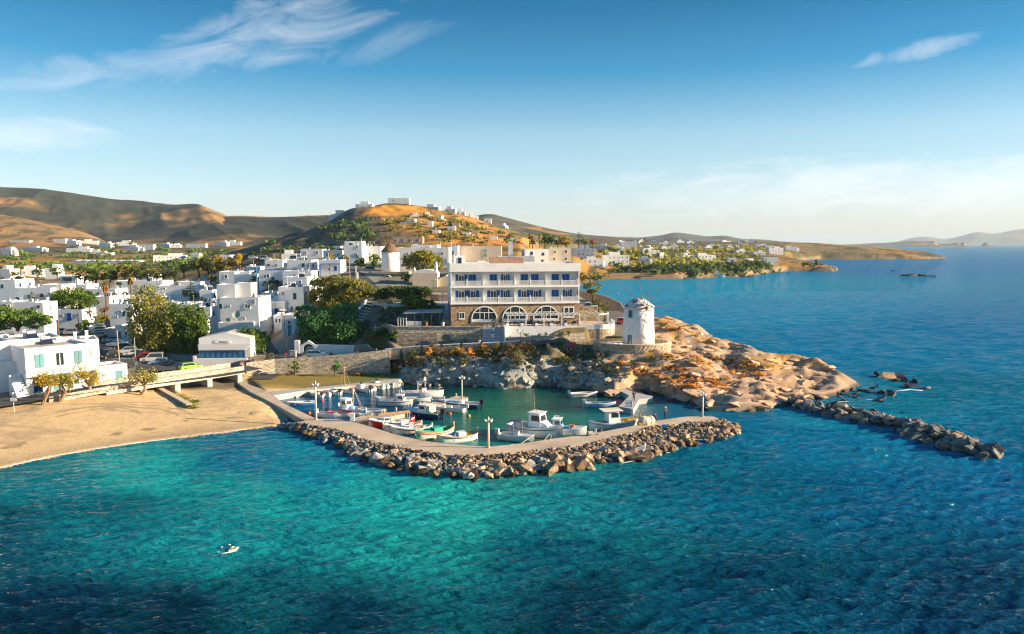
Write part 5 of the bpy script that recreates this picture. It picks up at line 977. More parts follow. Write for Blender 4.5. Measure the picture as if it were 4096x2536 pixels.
# far bay sea wall and fort
swl = thing('sea_wall', 'long brown masonry sea wall under the bay trees', 'wall', (0, 0, 0))
sp = [G(2440, 1113, .6), G(2560, 1114, .3), G(2700, 1114, .3), G(2850, 1108, .3)]
for a_, c_ in zip(sp[:-1], sp[1:]): b = MB(); b.prism([(a_.x, a_.y), (c_.x, c_.y), (c_.x, c_.y + 1), (a_.x, a_.y + 1)], -.5, 4.6); b.build('wall_section', m_stoneb, swl)
f0 = G(3320, 1084, .5); fo = thing('sea_fort', 'small stone fort block at the tip of the point', 'fort', (f0.x, f0.y, 0)); b = MB(); b.box(-7, 6, 0, 8, -1, 4.4); b.build('wall', m_stone, fo); b = MB(); b.lathe([(1.1, 4.3), (1.0, 5.6), (.2, 6.5)], 8, (1, 4, 0)); b.build('turret', m_stone, fo)

# ---------------------------------------------------------------- windmills
def windmill(label, base, z0, r0, r1, h, ch_, roofm, axis, sails, sail_len, hubz, name='windmill', patch=None):
    t = thing(name, label, 'windmill', (base.x, base.y, z0)); b = MB(); b.lathe([(r0, -.6), (r0 * .985, h * .3), (r0 * .95, h * .6), (r1, h)], 28); b.build('tower', m_white, t, smooth=True)
    b = MB(); b.lathe([(r1 + .25, h + .003), (r1 * .75, h + ch_ * .4), (r1 * .35, h + ch_ * .8), (.05, h + ch_)], 20); b.build('conical_roof', roofm, t)
    ax = Vector((math.sin(axis), -math.cos(axis), .05)).normalized(); hub = Vector((0, 0, hubz)) + ax * (r1 + .9)
    b = MB(); b.tube([Vector((0, 0, hubz)), hub + ax * .3], [.22, .16], 7); b.build('axle', m_wood, t)
    side = Vector((math.cos(axis), math.sin(axis), 0)); up = side.cross(ax) * -1
    if up.z < 0: up = -up
    sw = MB(); sw.m = Matrix(); hb = MB(); hb.blob(hub, .35, .35, .35); hbo = hb.build('hub', m_wood, t)
    for a in sails:
        d = side * math.cos(R(a)) + up * math.sin(R(a)); b = MB(); b.tube([hub, hub + d * sail_len * .55, hub + d * sail_len], [.06, .045, .03], 5); b.build('sail_pole', m_wood, t)
    return t
m_slate = mat('peeling_slate', (.07, .07, .08), .9, .3, 1.5, .3, 6, .15, col2=(.60, .58, .55), c2scale=1.1, c2lo=.43, c2hi=.5)
wmz = WM.z - .1; wr = 64 * mpp(WM.y); wh_ = P(2553, 1226, WM.y).z - wmz
wm = windmill('white harbour windmill with bare spokes on the rocky headland', WM, wmz, wr, wr * .93, wh_, 1.9, m_slate, R(14), [57, 82, 108, 140, 185, 228, 258, 300, 330, 5], 6.0, wh_ - .2)
b = MB(); b.box(-.4, .4, -.12, .1, 0, 1); k_ = Vector((math.sin(R(-42)), -math.cos(R(-42)), 0))
for zz, hh, ww in ((.2, 2.0, .9), (wh_ - 2.0, 1.6, .8)):
    f_ = wr * (.97 if zz < 2 else .94); o = link('window' if zz > 2 else 'door', umesh('frame' if zz > 2 else 'door', m_teal), None, wm, (k_.x * f_, k_.y * f_, zz), R(-42), (ww, 1.4, hh)); link('pane', umesh('pane', m_glass), None, o)
ter = thing('terrace_ring', 'curved rubble wall round the harbour windmill terrace', 'wall', (WM.x, WM.y, 0)); b1, b2 = MB(), MB()
ang = np.linspace(R(150), R(408), 30); rx, ry = 7.2, 5.6
cx_ = -1.2
rng_pts = [(cx_ + rx * math.cos(a), .2 + ry * math.sin(a)) for a in ang]
for (ax_, ay_), (bx_, by_) in zip(rng_pts[:-1], rng_pts[1:]):
    n = Vector((ax_ + bx_ - 2 * cx_, ay_ + by_)).normalized() * .4; q = [(ax_, ay_), (bx_, by_), (bx_ + n.x, by_ + n.y), (ax_ + n.x, ay_ + n.y)]; b1.prism(q, WM.z - 2.8, WM.z + .5)
    n2 = n * 1.12; q = [(ax_ - n.x * .1, ay_ - n.y * .1), (bx_ - n.x * .1, by_ - n.y * .1), (bx_ + n2.x, by_ + n2.y), (ax_ + n2.x, ay_ + n2.y)]; b2.prism(q, WM.z + .503, WM.z + .66)
b1.build('stone_face', m_stone, ter); b2.build('coping', mat('coping_cream', (.66, .52, .36), .9, .08, 1), ter)
b = MB(); b.prism([(cx_ + rx * math.cos(a) * .98, .2 + ry * math.sin(a) * .98) for a in np.linspace(0, 2 * math.pi, 28, endpoint=False)], WM.z - .5, WM.z - .08); b.build('terrace_floor', mat('terrace_gravel', (.55, .40, .24), .95, .15, 1.5), ter)
def stone_mesh(seed):
    r_ = random.Random(seed); bm = bmesh.new()
    for sx in (-1, 1):
        for sy in (-1, 1):
            for sz in (-1, 1): bm.verts.new((sx * r_.uniform(.38, .52), sy * r_.uniform(.35, .5), sz * r_.uniform(.36, .5)))
    bmesh.ops.convex_hull(bm, input=bm.verts); me = bpy.data.meshes.new('stone'); bm.to_mesh(me); bm.free(); me.materials.append(mat('wall_stone', (.50, .40, .29), .9, .2, 2, .4, 6, .15, rnd=.32)); return me
STN = [stone_mesh(i) for i in range(8)]; rst = random.Random(4)
def courses(p, at, length, z0, z1, n0, hh=.3):
    """rubble courses: at(u) -> (x, y, rot) along the wall"""
    z = z0; k = 0
    while z < z1:
        u = rst.uniform(0, .3)
        while u < length:
            w_ = rst.uniform(.35, .8); x_, y_, rz_ = at(u + w_ / 2); link('stone', rst.choice(STN), None, p, (x_, y_, z + hh / 2), (rst.uniform(-.06, .06), rst.uniform(-.05, .05), rz_), (w_ * .93, .3, hh * rst.uniform(.8, .98))); u += w_; k += 1
            if k >= n0: return
        z += hh
arcl = 18.0
def ring_at(u): a = R(178) + R(186) * u / arcl; return cx_ + (rx + .34) * math.cos(a), .2 + (ry + .34) * math.sin(a), math.atan2(ry * math.cos(a), -rx * math.sin(a))
courses(ter, ring_at, arcl, WM.z - 2.4, WM.z + .45, 290, .32)
courses(rw, lambda u: (A0.x + .1 + u if A0.x + .1 + u < niche_x - nr - .5 else A0.x + .1 + u + 2 * nr + 1.0, 153.18, 0), A1.x - A0.x - 2 * nr - 1.3, 5.9, 8.1, 290, .27)
w2 = P(1562, 1085, 236); z2 = w2.z - .3
windmill('hillside windmill with brown thatched cone and spokes facing the road', w2, z2, 37 * mpp(236), 37 * mpp(236) * .96, P(1562, 1008, 236).z - z2, 3.0, m_thatch, R(0), [92, 72, 112, 132, 50, 215, 270, 320, 25, 160], 6.6, P(1562, 1000, 236).z - z2)
b = MB(); q = P(1540, 1110, 229); b.prism([(w2.x - 5, w2.y - 5.5), (w2.x + 6, w2.y - 5.5), (w2.x + 7, w2.y - 2), (w2.x - 6, w2.y - 2)], Hs(w2.x, w2.y - 5) - 1.5, z2 + .35); tag(b.build('windmill_terrace', m_stone), 'low rubble terrace below the hillside windmill', 'wall')
# ================================================================== harbour
QZ = .95
def prism_px(name, pts, z0, z1, m, label=None, kind='structure', **k):
    b = MB(); b.prism([tuple(G(a, c, z1)[:2]) for a, c in pts], z0, z1); o = b.build(name, m)
    return tag(o, label, kind=kind)
inner = [(1265, 1675), (1345, 1676), (1425, 1690), (1498, 1711), (1582, 1738), (1695, 1763), (1773, 1773), (1879, 1782), (1955, 1787), (2106, 1771), (2202, 1756), (2346, 1738), (2405, 1727), (2545, 1701), (2619, 1684), (2748, 1665), (2855, 1666)]
outer = [(1172, 1692), (1255, 1702), (1354, 1722), (1432, 1750), (1516, 1771), (1614, 1791), (1688, 1805), (1786, 1820), (1900, 1826), (2081, 1811), (2200, 1797), (2330, 1782), (2453, 1755), (2600, 1712), (2748, 1692), (2850, 1690), (2890, 1680)]
prism_px('quay', inner + outer[::-1], -1.2, QZ, m_conc, 'pale concrete harbour mole curving round the boats')
prism_px('quay_walkway', [(905, 1500), (945, 1500), (1000, 1539), (1079, 1567), (1132, 1612), (1265, 1675), (1250, 1700), (1142, 1640), (1056, 1594), (1000, 1566)], -.8, QZ - .006, m_conc, 'concrete walkway leading from the bridge to the mole')
prism_px('quay_edge', [(1079, 1567), (1225, 1549), (1463, 1526), (1595, 1519), (1595, 1530), (1463, 1538), (1218, 1562), (1096, 1582)], -.8, QZ + .006, m_greyconc, 'concrete quay strip along the grassy lawn')
jt = thing('finger_jetty', 'straight concrete finger jetty with moored boats on both sides', 'jetty', (0, 0, 0))
b = MB(); b.prism([tuple(G(a, c, .8)[:2]) for a, c in [(1402, 1672), (1609, 1640), (1744, 1606), (1825, 1584), (1872, 1588), (1868, 1597), (1790, 1612), (1640, 1652), (1432, 1690)]], -.8, .8); b.build('deck', m_conc, jt)
for i in range(9): q = G(1440 + i * 48, 1683 - i * 11.5, 0); b = MB(); b.tube([(q.x, q.y, -.8), (q.x, q.y, .75)], .18, 6); b.build('pile', m_greyconc, jt)
ld = thing('landing_pier', 'L-shaped grey concrete landing pier under the windmill rocks', 'pier', (0, 0, 0))
b = MB(); b.prism([tuple(G(a, c, .9)[:2]) for a, c in [(2454, 1552), (2490, 1547), (2532, 1568), (2610, 1584), (2612, 1590), (2557, 1597), (2533, 1636), (2474, 1626), (2517, 1583), (2498, 1572)]], -1, .9); b.build('deck', m_greyconc, ld)
# ---------------------------------------------------------------- rocks
rnd = random.Random(12)
def rock_mesh(seed, fl=.75):
    r = random.Random(seed); bm = bmesh.new()
    for i in range(15):
        v = Vector((r.gauss(0, 1), r.gauss(0, 1), r.gauss(0, 1))).normalized() * r.uniform(.8, 1.05); bm.verts.new((v.x * 1.1, v.y * .9, v.z * fl))
    res = bmesh.ops.convex_hull(bm, input=bm.verts); bmesh.ops.delete(bm, geom=[g for g in res['geom_interior'] if isinstance(g, bmesh.types.BMVert)], context='VERTS')
    me = bpy.data.meshes.new('rock'); bm.to_mesh(me); bm.free(); return me
m_rockw = mat('rock_warm', (.44, .30, .185), .9, .35, 1.3, .5, 5, .15, rnd=.35, col2=(.16, .12, .09), c2scale=.8, c2lo=.5, c2hi=.65)
m_rockg = mat('rock_grey', (.30, .29, .27), .9, .35, 1.3, .5, 5, .15, rnd=.35, col2=(.10, .10, .10), c2scale=.8, c2lo=.5, c2hi=.65)
m_rockh = mat('rock_headland', (.52, .34, .22), .9, .3, 1.0, .6, 4, .15, rnd=.22, col2=(.40, .29, .21), c2scale=.7, c2lo=.48, c2hi=.62)
m_rockd = mat('rock_wet', (.045, .04, .035), .55, .3, 1.5, .5, 5, .4, rnd=.2)
def rockset(m, n=12, s0=100):
    out = []
    for i in range(n): me = rock_mesh(s0 + i); me.materials.append(m); out.append(me)
    return out
m_rocka = mat('rock_algae', (.17, .105, .045), .6, .35, 1.3, .5, 5, .35, rnd=.3, col2=(.05, .04, .03), c2scale=.8, c2lo=.45, c2hi=.6); RA = rockset(m_rocka, s0=700)
RW, RG, RH, RD = rockset(m_rockw), rockset(m_rockg, s0=200), rockset(m_rockh, s0=300), rockset(m_rockd, s0=400)
def put_rock(p, meshes, loc, s, name='rock', flat=1):
    return link(name, rnd.choice(meshes), None, p, loc, (rnd.uniform(-.5, .5), rnd.uniform(-.5, .5), rnd.uniform(0, 6.28)), (s * rnd.uniform(.8, 1.3), s * rnd.uniform(.75, 1.1), s * rnd.uniform(.7, 1.0) * flat))
def lerp_path(pts, f):
    d = [0]
    for a, c in zip(pts[:-1], pts[1:]): d.append(d[-1] + math.hypot(c[0] - a[0], c[1] - a[1]))
    t = f * d[-1]
    return np.interp(t, d, [a[0] for a in pts]), np.interp(t, d, [a[1] for a in pts])
wl = [(1098, 1706), (1197, 1728), (1275, 1762), (1344, 1777), (1408, 1831), (1516, 1865), (1654, 1900), (1860, 1919), (2000, 1912), (2164, 1905), (2303, 1884), (2389, 1868), (2553, 1844), (2659, 1823), (2757, 1786), (2901, 1762), (2954, 1730), (2935, 1705)]
O_ = [tuple(G(a, c, QZ)[:2]) for a, c in outer]; W_l = [tuple(G(a, c, 0)[:2]) for a, c in wl]
bw = thing('rock_breakwater', 'long bank of tumbled boulders armouring the harbour mole', 'breakwater', (0, 0, 0))
bm_ = MB()
n = 60; tops = [lerp_path(O_, i / n) for i in range(n + 1)]; lows = [lerp_path(W_l, i / n) for i in range(n + 1)]
vs = []; 
for (tx, ty), (lx, ly) in zip(tops, lows): vs += [(tx, ty, QZ - .25), ((tx + lx) / 2, (ty + ly) / 2, .25), (lx, ly, -.5)]
bm_.add(vs, [(3 * i + k, 3 * i + k + 1, 3 * i + 4 + k, 3 * i + 3 + k) for i in range(n) for k in range(2)]); bm_.build('rubble_core', m_rockg, bw)
rocks = []
for i in range(520):          # big armour stones near the water
    f = rnd.random(); k = rnd.random() ** .7; tx, ty = lerp_path(O_, f); lx, ly = lerp_path(W_l, f); k2 = .28 + .72 * k
    s = (.32 + .72 * rnd.random() ** 2.2) * (1.3 if .3 < f < .75 else .95) * (.7 + .4 * k); rocks.append((s, tx + (lx - tx) * k2, ty + (ly - ty) * k2, .62 * (1 - k2) + .12, f))
rocks.sort(reverse=True)
def rock_kind(f): return RG if rnd.random() < (.7 if f < .42 else .28) else RW
for s, x_, y_, z_, f in rocks[:298]: put_rock(bw, RA if z_ < .22 and rnd.random() < .75 else rock_kind(f), (x_, y_, z_ + s * .12), s)
def joined(name, items, m, parent, label=None):
    vv, ff, o_ = [], [], 0
    for me, M_ in items:
        co = np.array([M_ @ v.co for v in me.vertices]); vv.append(co); ff += [tuple(i + o_ for i in p.vertices) for p in me.polygons]; o_ += len(co)
    me = bpy.data.meshes.new(name); me.from_pydata(np.concatenate(vv).tolist(), [], ff); o = link(name, me, m, parent); o['kind'] = 'stuff'
    if label: o['label'] = label
    return o
def TRS(loc, s, flat=1): return Matrix.LocRotScale(Vector(loc), Euler((rnd.uniform(-.6, .6), rnd.uniform(-.6, .6), rnd.uniform(0, 6.3))), Vector((s * rnd.uniform(.8, 1.3), s * rnd.uniform(.8, 1.1), s * rnd.uniform(.6, 1) * flat)))
small = {0: [], 1: []}
for s, x_, y_, z_, f in rocks[298:]: small[rnd.randint(0, 1)].append((rnd.choice(RW), TRS((x_, y_, z_ + .1), s)))
for i in range(1500):
    f = rnd.random(); k = rnd.random() ** 1.4 * .75; tx, ty = lerp_path(O_, f); lx, ly = lerp_path(W_l, f)
    small[0 if rnd.random() < (.35 if f < .42 else .75) else 1].append((rnd.choice(RW), TRS((tx + (lx - tx) * k, ty + (ly - ty) * k, QZ - .08 - .75 * k + rnd.uniform(0, .2)), rnd.uniform(.14, .42))))
joined('small_stones', small[0], m_rockw, bw); joined('small_stones', small[1], m_rockg, bw)
gr_top = [(3171, 1600), (3337, 1612), (3483, 1648), (3615, 1675), (3810, 1718), (3976, 1800)]; gr_bot = [(3171, 1632), (3372, 1680), (3553, 1722), (3671, 1764), (3789, 1812), (3928, 1840), (3990, 1830)]
GT = [tuple(G(a, c, .6)[:2]) for a, c in gr_top]; GB = [tuple(G(a, c, 0)[:2]) for a, c in gr_bot]
m_rocks = mat('rock_slate', (.17, .175, .165), .85, .35, 1.3, .5, 5, .2, rnd=.35, col2=(.07, .07, .065), c2scale=.8, c2lo=.48, c2hi=.62); RS = rockset(m_rocks, s0=800)
gr = thing('rock_groyne', 'straight groyne of large grey boulders running out from the headland', 'breakwater', (0, 0, 0))
for i in range(170):
    f = rnd.random(); k = rnd.random(); tx, ty = lerp_path(GT, f); lx, ly = lerp_path(GB, f); s = rnd.uniform(.6, 1.35); mid = 1 - abs(k - .5) * 2
    put_rock(gr, RS if rnd.random() < .8 else RW, (tx + (lx - tx) * k, ty + (ly - ty) * k, .1 + .95 * mid), s)
core = MB(); vs = []
for i in range(31):
    (tx, ty), (lx, ly) = lerp_path(GT, i / 30), lerp_path(GB, i / 30); vs += [(tx, ty, -.3), ((tx + lx) / 2, (ty + ly) / 2, .7), (lx, ly, -.3)]
core.add(vs, [(3 * i + k, 3 * i + k + 1, 3 * i + 4 + k, 3 * i + 3 + k) for i in range(30) for k in range(2)]); core.build('rubble_core', m_rockd, gr)
for i, (px, py, s, f, lab) in enumerate([(3560, 1508, 2.4, .5, 'large brown sea rock standing off the headland tip'), (3620, 1525, 2.0, .7, 'dark low sea rock next to the standing one'), (3665, 1552, 1.5, .5, 'outermost dark reef rock off the headland')]):
    q = G(px, py, 0); t = thing('sea_rock', lab, 'rock', (q.x, q.y, 0)); put_rock(t, RW if i == 0 else RD, (0, 0, 0), s * 1.1, 'boulder', f); put_rock(t, RD, (1.6, -.6, 0), s * .7, 'boulder', f); put_rock(t, RD, (-1.5, .5, 0), s * .7, 'boulder', f)
for i in range(26):
    q = G(rnd.uniform(3330, 3560), rnd.uniform(1545, 1610), 0); tag(put_rock(None, RD, (q.x, q.y, .0), rnd.uniform(.5, 1.5), 'reef_rock', .5), 'low wet black rock awash off the headland tip', 'rock', 'black rocks awash off the tip')
q = G(3665, 1104, 0); isl = thing('rock_islet', 'low dark rock islet out in the bay', 'islet', (q.x, q.y, 0))
for dx, s, h in ((-9, 5, 2.2), (-3, 7, 3.2), (5, 7, 2.4), (12, 5, 1.6)): o = put_rock(isl, RD, (dx, 0, 0), 1, 'boulder'); o.scale = (s, 5, h); o.rotation_euler = (0, 0, dx)
q = G(3570, 1084, 0); tag(put_rock(None, RD, (q.x, q.y, 0), 3, 'sea_rock', .4), 'tiny dark rock between islet and point', 'rock')
# boulders and outcrops of the headland belong to the ground
cnt = 0; tries = 0
while cnt < 200 and tries < 3000:
    tries += 1; px = rnd.uniform(2280, 3330); py = rnd.uniform(1300, 1640); q = hit(px, py, 90, 260, 160)
    sd_, _ = poly_sd(np.array([q.x]), np.array([q.y]), ROCKZONE)
    if sd_[0] < 1 or q.z < .15 or (q.xy - WM.xy).length < 8.5: continue
    if px < 2600 and py < 1440: continue
    s = rnd.uniform(.5, 1.5) if q.z > 2 else rnd.uniform(.8, 2.0)
    o = put_rock(ground, RH if q.z > .5 or rnd.random() < .4 else RD, (q.x, q.y, q.z - s * .3), s * 1.15, 'boulder', .7); o.rotation_euler = (rnd.uniform(-.3, .1), rnd.uniform(-.1, .35), rnd.gauss(.3, .35)); o.scale.x *= 1.35; cnt += 1
hc = tag(thing('harbour_cliff', None, None, (0, 0, 0)), 'grey-green fractured rock face above the harbour', kind='structure')
m_rockc = mat('rock_cliff', (.33, .34, .30), .9, .35, .9, .6, 4, .15, rnd=.22, col2=(.17, .16, .12), c2scale=.8, c2lo=.48, c2hi=.6); RC = rockset(m_rockc, 12, 600)
k = 0
while k < 210:
    px = rnd.uniform(1600, 2470); py = rnd.uniform(1440, 1550); q = hit(px, py, 110, 170, 160)
    if q.z < .1 or q.y > 146.5 or q.y < 126: continue
    s = rnd.uniform(.45, 1.35); o = put_rock(hc, RC, (q.x, q.y + s * .25, q.z - s * .1), s); o.scale.z *= 1.25; k += 1
for i in range(14):
    px = rnd.uniform(1610, 2440); q = G(px, 1545 + 8 * math.sin(px / 90), 0); put_rock(ground, RG, (q.x, q.y + .6, .1), rnd.uniform(.4, .9), 'boulder')
# foam: beach line, round the breakwater toes and reef
m_foam = mat('sea_foam', (.85, .88, .88), .7, .1, 2)
def foam(name, pts, w0, w1, label, seed, gap=.0, z=.1):
    r = np.random.default_rng(seed); fine = []
    for a, c in zip(pts[:-1], pts[1:]):
        n = max(2, int(math.hypot(c[0] - a[0], c[1] - a[1]) / .35)); fine += [(a[0] + (c[0] - a[0]) * k / n, a[1] + (c[1] - a[1]) * k / n) for k in range(n)]
    fine = np.array(fine); d = np.gradient(fine, axis=0); d /= np.linalg.norm(d, axis=1)[:, None] + 1e-9; nrm = np.stack([-d[:, 1], d[:, 0]], 1)
    t = np.arange(len(fine)); wv = (fbm(t / 9.0, t * 0., seed, 3) - gap) * (w1 - w0) + w0; off = (fbm(t / 14.0, t * 0. + 3, seed + 1, 3) - .5) * .8
    A = fine + nrm * off[:, None]; B = A + nrm * np.maximum(wv, .02)[:, None]; v = []
    for i in range(len(fine)): v += [(A[i, 0], A[i, 1], z), (B[i, 0], B[i, 1], z + .01)]
    f = [(2 * i, 2 * i + 1, 2 * i + 3, 2 * i + 2) for i in range(len(fine) - 1) if wv[i] > .03]
    me = bpy.data.meshes.new(name); me.from_pydata(v, [], f); return tag(link(name, me, m_foam), label, kind='stuff')
foam('surf_foam', [(G(a, c, .1).x, G(a, c, .1).y) for a, c in [(-60, 1888), (0, 1873), (198, 1830), (377, 1798), (595, 1766), (794, 1742), (900, 1731), (1000, 1717)]], .12, .75, 'thin white line of foam along the beach', 3, z=.13)
foam('surf_foam', W_l[8:], -.1, 1.1, 'broken foam at the foot of the breakwater', 5, .35)
foam('surf_foam', [tuple(G(a, c, 0)[:2]) for a, c in [(3350, 1612), (3450, 1606), (3530, 1600), (3590, 1588), (3560, 1570), (3640, 1562), (3700, 1568)]], -.2, 1.5, 'white water washing over the reef', 6, .3, z=.16)
foam('surf_foam', [tuple(G(a, c, 0)[:2]) for a, c in [(3700, 1106), (3740, 1104), (3790, 1103)]], -.5, 3.5, 'white water beside the rock islet', 8, .35, z=.2)
q = G(905, 2196, 0)
sk = thing('submerged_rock', 'pale rock just breaking the turquoise water surface', 'rock', (q.x, q.y, 0))
m_pale = mat('pale_rock', (.72, .70, .60), .8, .15, 2); RPp = rockset(m_pale, 5, 500)
for i in range(12): a = rnd.uniform(0, 6.3); r_ = rnd.random() ** .5; put_rock(sk, RPp, (1.25 * r_ * math.cos(a), .8 * r_ * math.sin(a), -.03), rnd.uniform(.16, .36), 'rock', .35)

# ---------------------------------------------------------------- boats
m_hullw = mat('hull_white', (.78, .78, .77), .35, .05, 1.5, spec=.5); m_deckw = mat('deck_white', (.70, .69, .66), .6, .08, 2); m_inner = mat('boat_inside', (.50, .49, .46), .7, .12, 3)
m_navy = mat('hull_navy', (.02, .04, .10), .3, .05, 2, spec=.5); m_red = mat('hull_red', (.55, .035, .02), .4, .06, 2); m_green = mat('hull_green', (.04, .42, .30), .4, .08, 2); m_lblue = mat('hull_lightblue', (.25, .48, .66), .4, .06, 2); m_midblue = mat('hull_blue', (.06, .20, .42), .4, .06, 2)
m_mast = mat('mast_wood', (.50, .31, .15), .6, .15, 4); m_engw = mat('engine_grey', (.50, .52, .55), .35, .04, 2); m_engb = mat('engine_black', (.02, .022, .028), .35, .04, 2); m_net = mat('yellow_net', (.62, .42, .05), .95, .3, 6, .5, 12); m_netw = mat('pale_net', (.62, .52, .42), .95, .3, 6, .5, 12); m_orange = mat('orange_plastic', (.75, .16, .03), .5); m_canvas = mat('canvas_navy', (.05, .07, .13), .8, .08, 3); m_rope = mat('rope', (.60, .50, .36), .9); m_canw = mat('canvas_white', (.72, .66, .56), .8, .08, 3)
def hullmesh(L_, B_, F, bowrise=.3, sternrise=0., kind='t', n=14):
    """transom ('t') or double-ended ('d') hull; returns outer skin MB, inside MB, rail points"""
    o = MB(); sec = []; rail = []
    for i in range(n + 1):
        s = i / n; x_ = -L_ / 2 + L_ * s
        if kind == 't': wv = B_ / 2 * (min(1, .78 + .5 * s) if s < .45 else max(.02, math.cos((s - .45) / .55 * math.pi / 2) ** .75))
        else: wv = B_ / 2 * max(.03, math.sin(math.pi * min(max(s, .0), 1)) ** .55)
        zt = F * (1 + bowrise * max(0, (s - .35) / .65) ** 2 + sternrise * max(0, (.35 - s) / .35) ** 2); rake = .25 * F * max(0, (s - .7) / .3)
        sec.append([(x_ - rake * 1.2, 0, -.28), (x_ - rake * .5, wv * .62, -.12), (x_, wv * .88, zt * .35), (x_ + rake * .4, wv, zt)]); rail.append((x_ + rake * .4, wv, zt))
    v = []; 
    for q in sec: v += [(p[0], -p[1], p[2]) for p in q[::-1]] + [p for p in q[1:]]
    K = 7; f = [(i * K + k, (i + 1) * K + k, (i + 1) * K + k + 1, i * K + k + 1) for i in range(n) for k in range(K - 1)]
    f.append(tuple(range(K))); o.add(v, f)
    ins = MB(); vi = []; fl = F * .42
    for i, (x_, wv, zt) in enumerate(rail): vi += [(x_, -wv * .93, zt - .02), (x_, -wv * .8, fl), (x_, wv * .8, fl), (x_, wv * .93, zt - .02)]
    ins.add(vi, [(i * 4 + k, i * 4 + k + 1, (i + 1) * 4 + k + 1, (i + 1) * 4 + k) for i in range(n) for k in range(3)])
    return o, ins, rail
def outboard(t, x_, m, z=.35, s=1.0):
    b = MB(); b.prism([(x_ - .55 * s, -.2 * s), (x_ - .05 * s, -.22 * s), (x_ + .02, 0), (x_ - .05 * s, .22 * s), (x_ - .55 * s, .2 * s)], z + .25 * s, z + .8 * s); b.box(x_ - .32 * s, x_ - .14 * s, -.08, .08, -.4, z + .25 * s); b.build('outboard_engine', m, t)
def rails(t, rail, m, r_=.05, name='gunwale'):
    b = MB(); b.tube([(p[0], p[1], p[2] + .02) for p in rail] , r_, 4); b.tube([(p[0], -p[1], p[2] + .02) for p in rail], r_, 4); b.build(name, m, t)
def boat(label, px, py, head, L_, B_=None, F=.6, kind='t', hull=None, inside=None, rail=None, stripe=None, name='motor_boat', br=.3, sr=0.):
    q = G(px, py, .0); t = thing(name, label, 'boat', (q.x, q.y, .02), R(head)); B_ = B_ or L_ * .36
    o, i_, rl = hullmesh(L_, B_, F, br, sr, kind); h_ = o.build('hull', hull or m_hullw, t, smooth=True); i_.build('interior', inside or m_inner, t)
    rails(t, rl, rail or m_deckw, .045 + .006 * L_)
    if stripe:
        b = MB(); pts_ = [(p[0], p[1] * 1.005 + .01, p[2] * .82) for p in rl[:-1]]; b.tube(pts_, .05, 4); b.tube([(p[0], -p[1], p[2]) for p in pts_], .05, 4); b.build('stripe', stripe, t)
    t['_L'] = L_; return t, rl
def console(t, x_, z0, h=1.1, w=.7):
    b = MB(); b.prism([(x_ - .35, -w / 2), (x_ + .35, -w / 2 * .8), (x_ + .35, w / 2 * .8), (x_ - .35, w / 2)], z0, z0 + h * .75); b.build('console', m_hullw, t)
    b = MB(); b.add([(x_ + .3, -w / 2 * .8, z0 + h * .75), (x_ + .3, w / 2 * .8, z0 + h * .75), (x_ + .05, w / 2 * .75, z0 + h * 1.15), (x_ + .05, -w / 2 * .75, z0 + h * 1.15), (x_ + .26, -w / 2 * .8, z0 + h * .75), (x_ + .26, w / 2 * .8, z0 + h * .75), (x_ + .01, w / 2 * .75, z0 + h * 1.15), (x_ + .01, -w / 2 * .75, z0 + h * 1.15)], [(0, 1, 2, 3), (7, 6, 5, 4), (0, 3, 7, 4), (1, 5, 6, 2), (2, 6, 7, 3)]); b.build('windscreen', m_glass, t)
def foredeck(t, rl, s0, m, F, crown=.1):
    n = len(rl) - 1; k0 = int(n * s0); b = MB(); v = []
    for x_, wv, zt in rl[k0:]: v += [(x_, -wv * .96, zt + .01), (x_, 0, zt + crown), (x_, wv * .96, zt + .01)]
    m_ = len(rl) - k0; b.add(v, [(3 * i + k, 3 * i + k + 1, 3 * i + 4 + k, 3 * i + 3 + k) for i in range(m_ - 1) for k in range(2)]); x_, wv, zt = rl[k0]; b.box(x_ - .03, x_, -wv * .95, wv * .95, F * .4, zt + .02); b.build('foredeck', m, t)
def wheelhouse(t, x0, x1, w, z0, z1, m=None, roof=None, over=.15):
    b = MB(); b.add([(x0, -w / 2, z0), (x1 + .25, -w / 2, z0), (x1 + .25, w / 2, z0), (x0, w / 2, z0), (x0, -w / 2 * .88, z1), (x1 - .1, -w / 2 * .85, z1), (x1 - .1, w / 2 * .85, z1), (x0, w / 2 * .88, z1)], [(0, 1, 5, 4), (1, 2, 6, 5), (2, 3, 7, 6), (3, 0, 4, 7), (4, 5, 6, 7)]); c = b.build('wheelhouse', m or m_hullw, t)
    zm0, zm1 = z0 + (z1 - z0) * .5, z0 + (z1 - z0) * .85
    fx = lambda z: (x1 + .25) + (x1 - .1 - x1 - .25) * (z - z0) / (z1 - z0) + .02; fw = lambda z: w / 2 * (1 - .13 * (z - z0) / (z1 - z0)) + .02
    b = MB(); b.add([(fx(zm0), -w * .38, zm0), (fx(zm0), w * .38, zm0), (fx(zm1), w * .35, zm1), (fx(zm1), -w * .35, zm1)], [(0, 1, 2, 3)]); b.build('window', m_glass, c)
    for s in (-1, 1): b = MB(); b.add([(x0 + (x1 - x0) * .25, s * fw(zm0), zm0), (x1 - .1, s * fw(zm0), zm0), (x1 - .15, s * fw(zm1), zm1), (x0 + (x1 - x0) * .25, s * fw(zm1), zm1)], [(0, 1, 2, 3)]); b.build('window', m_glass, c)
    b = MB(); b.box(x0 - over, x1 + over * .5, -w / 2 - over * .3, w / 2 + over * .3, z1, z1 + .08); b.build('roof', roof or m_hullw, c); return c
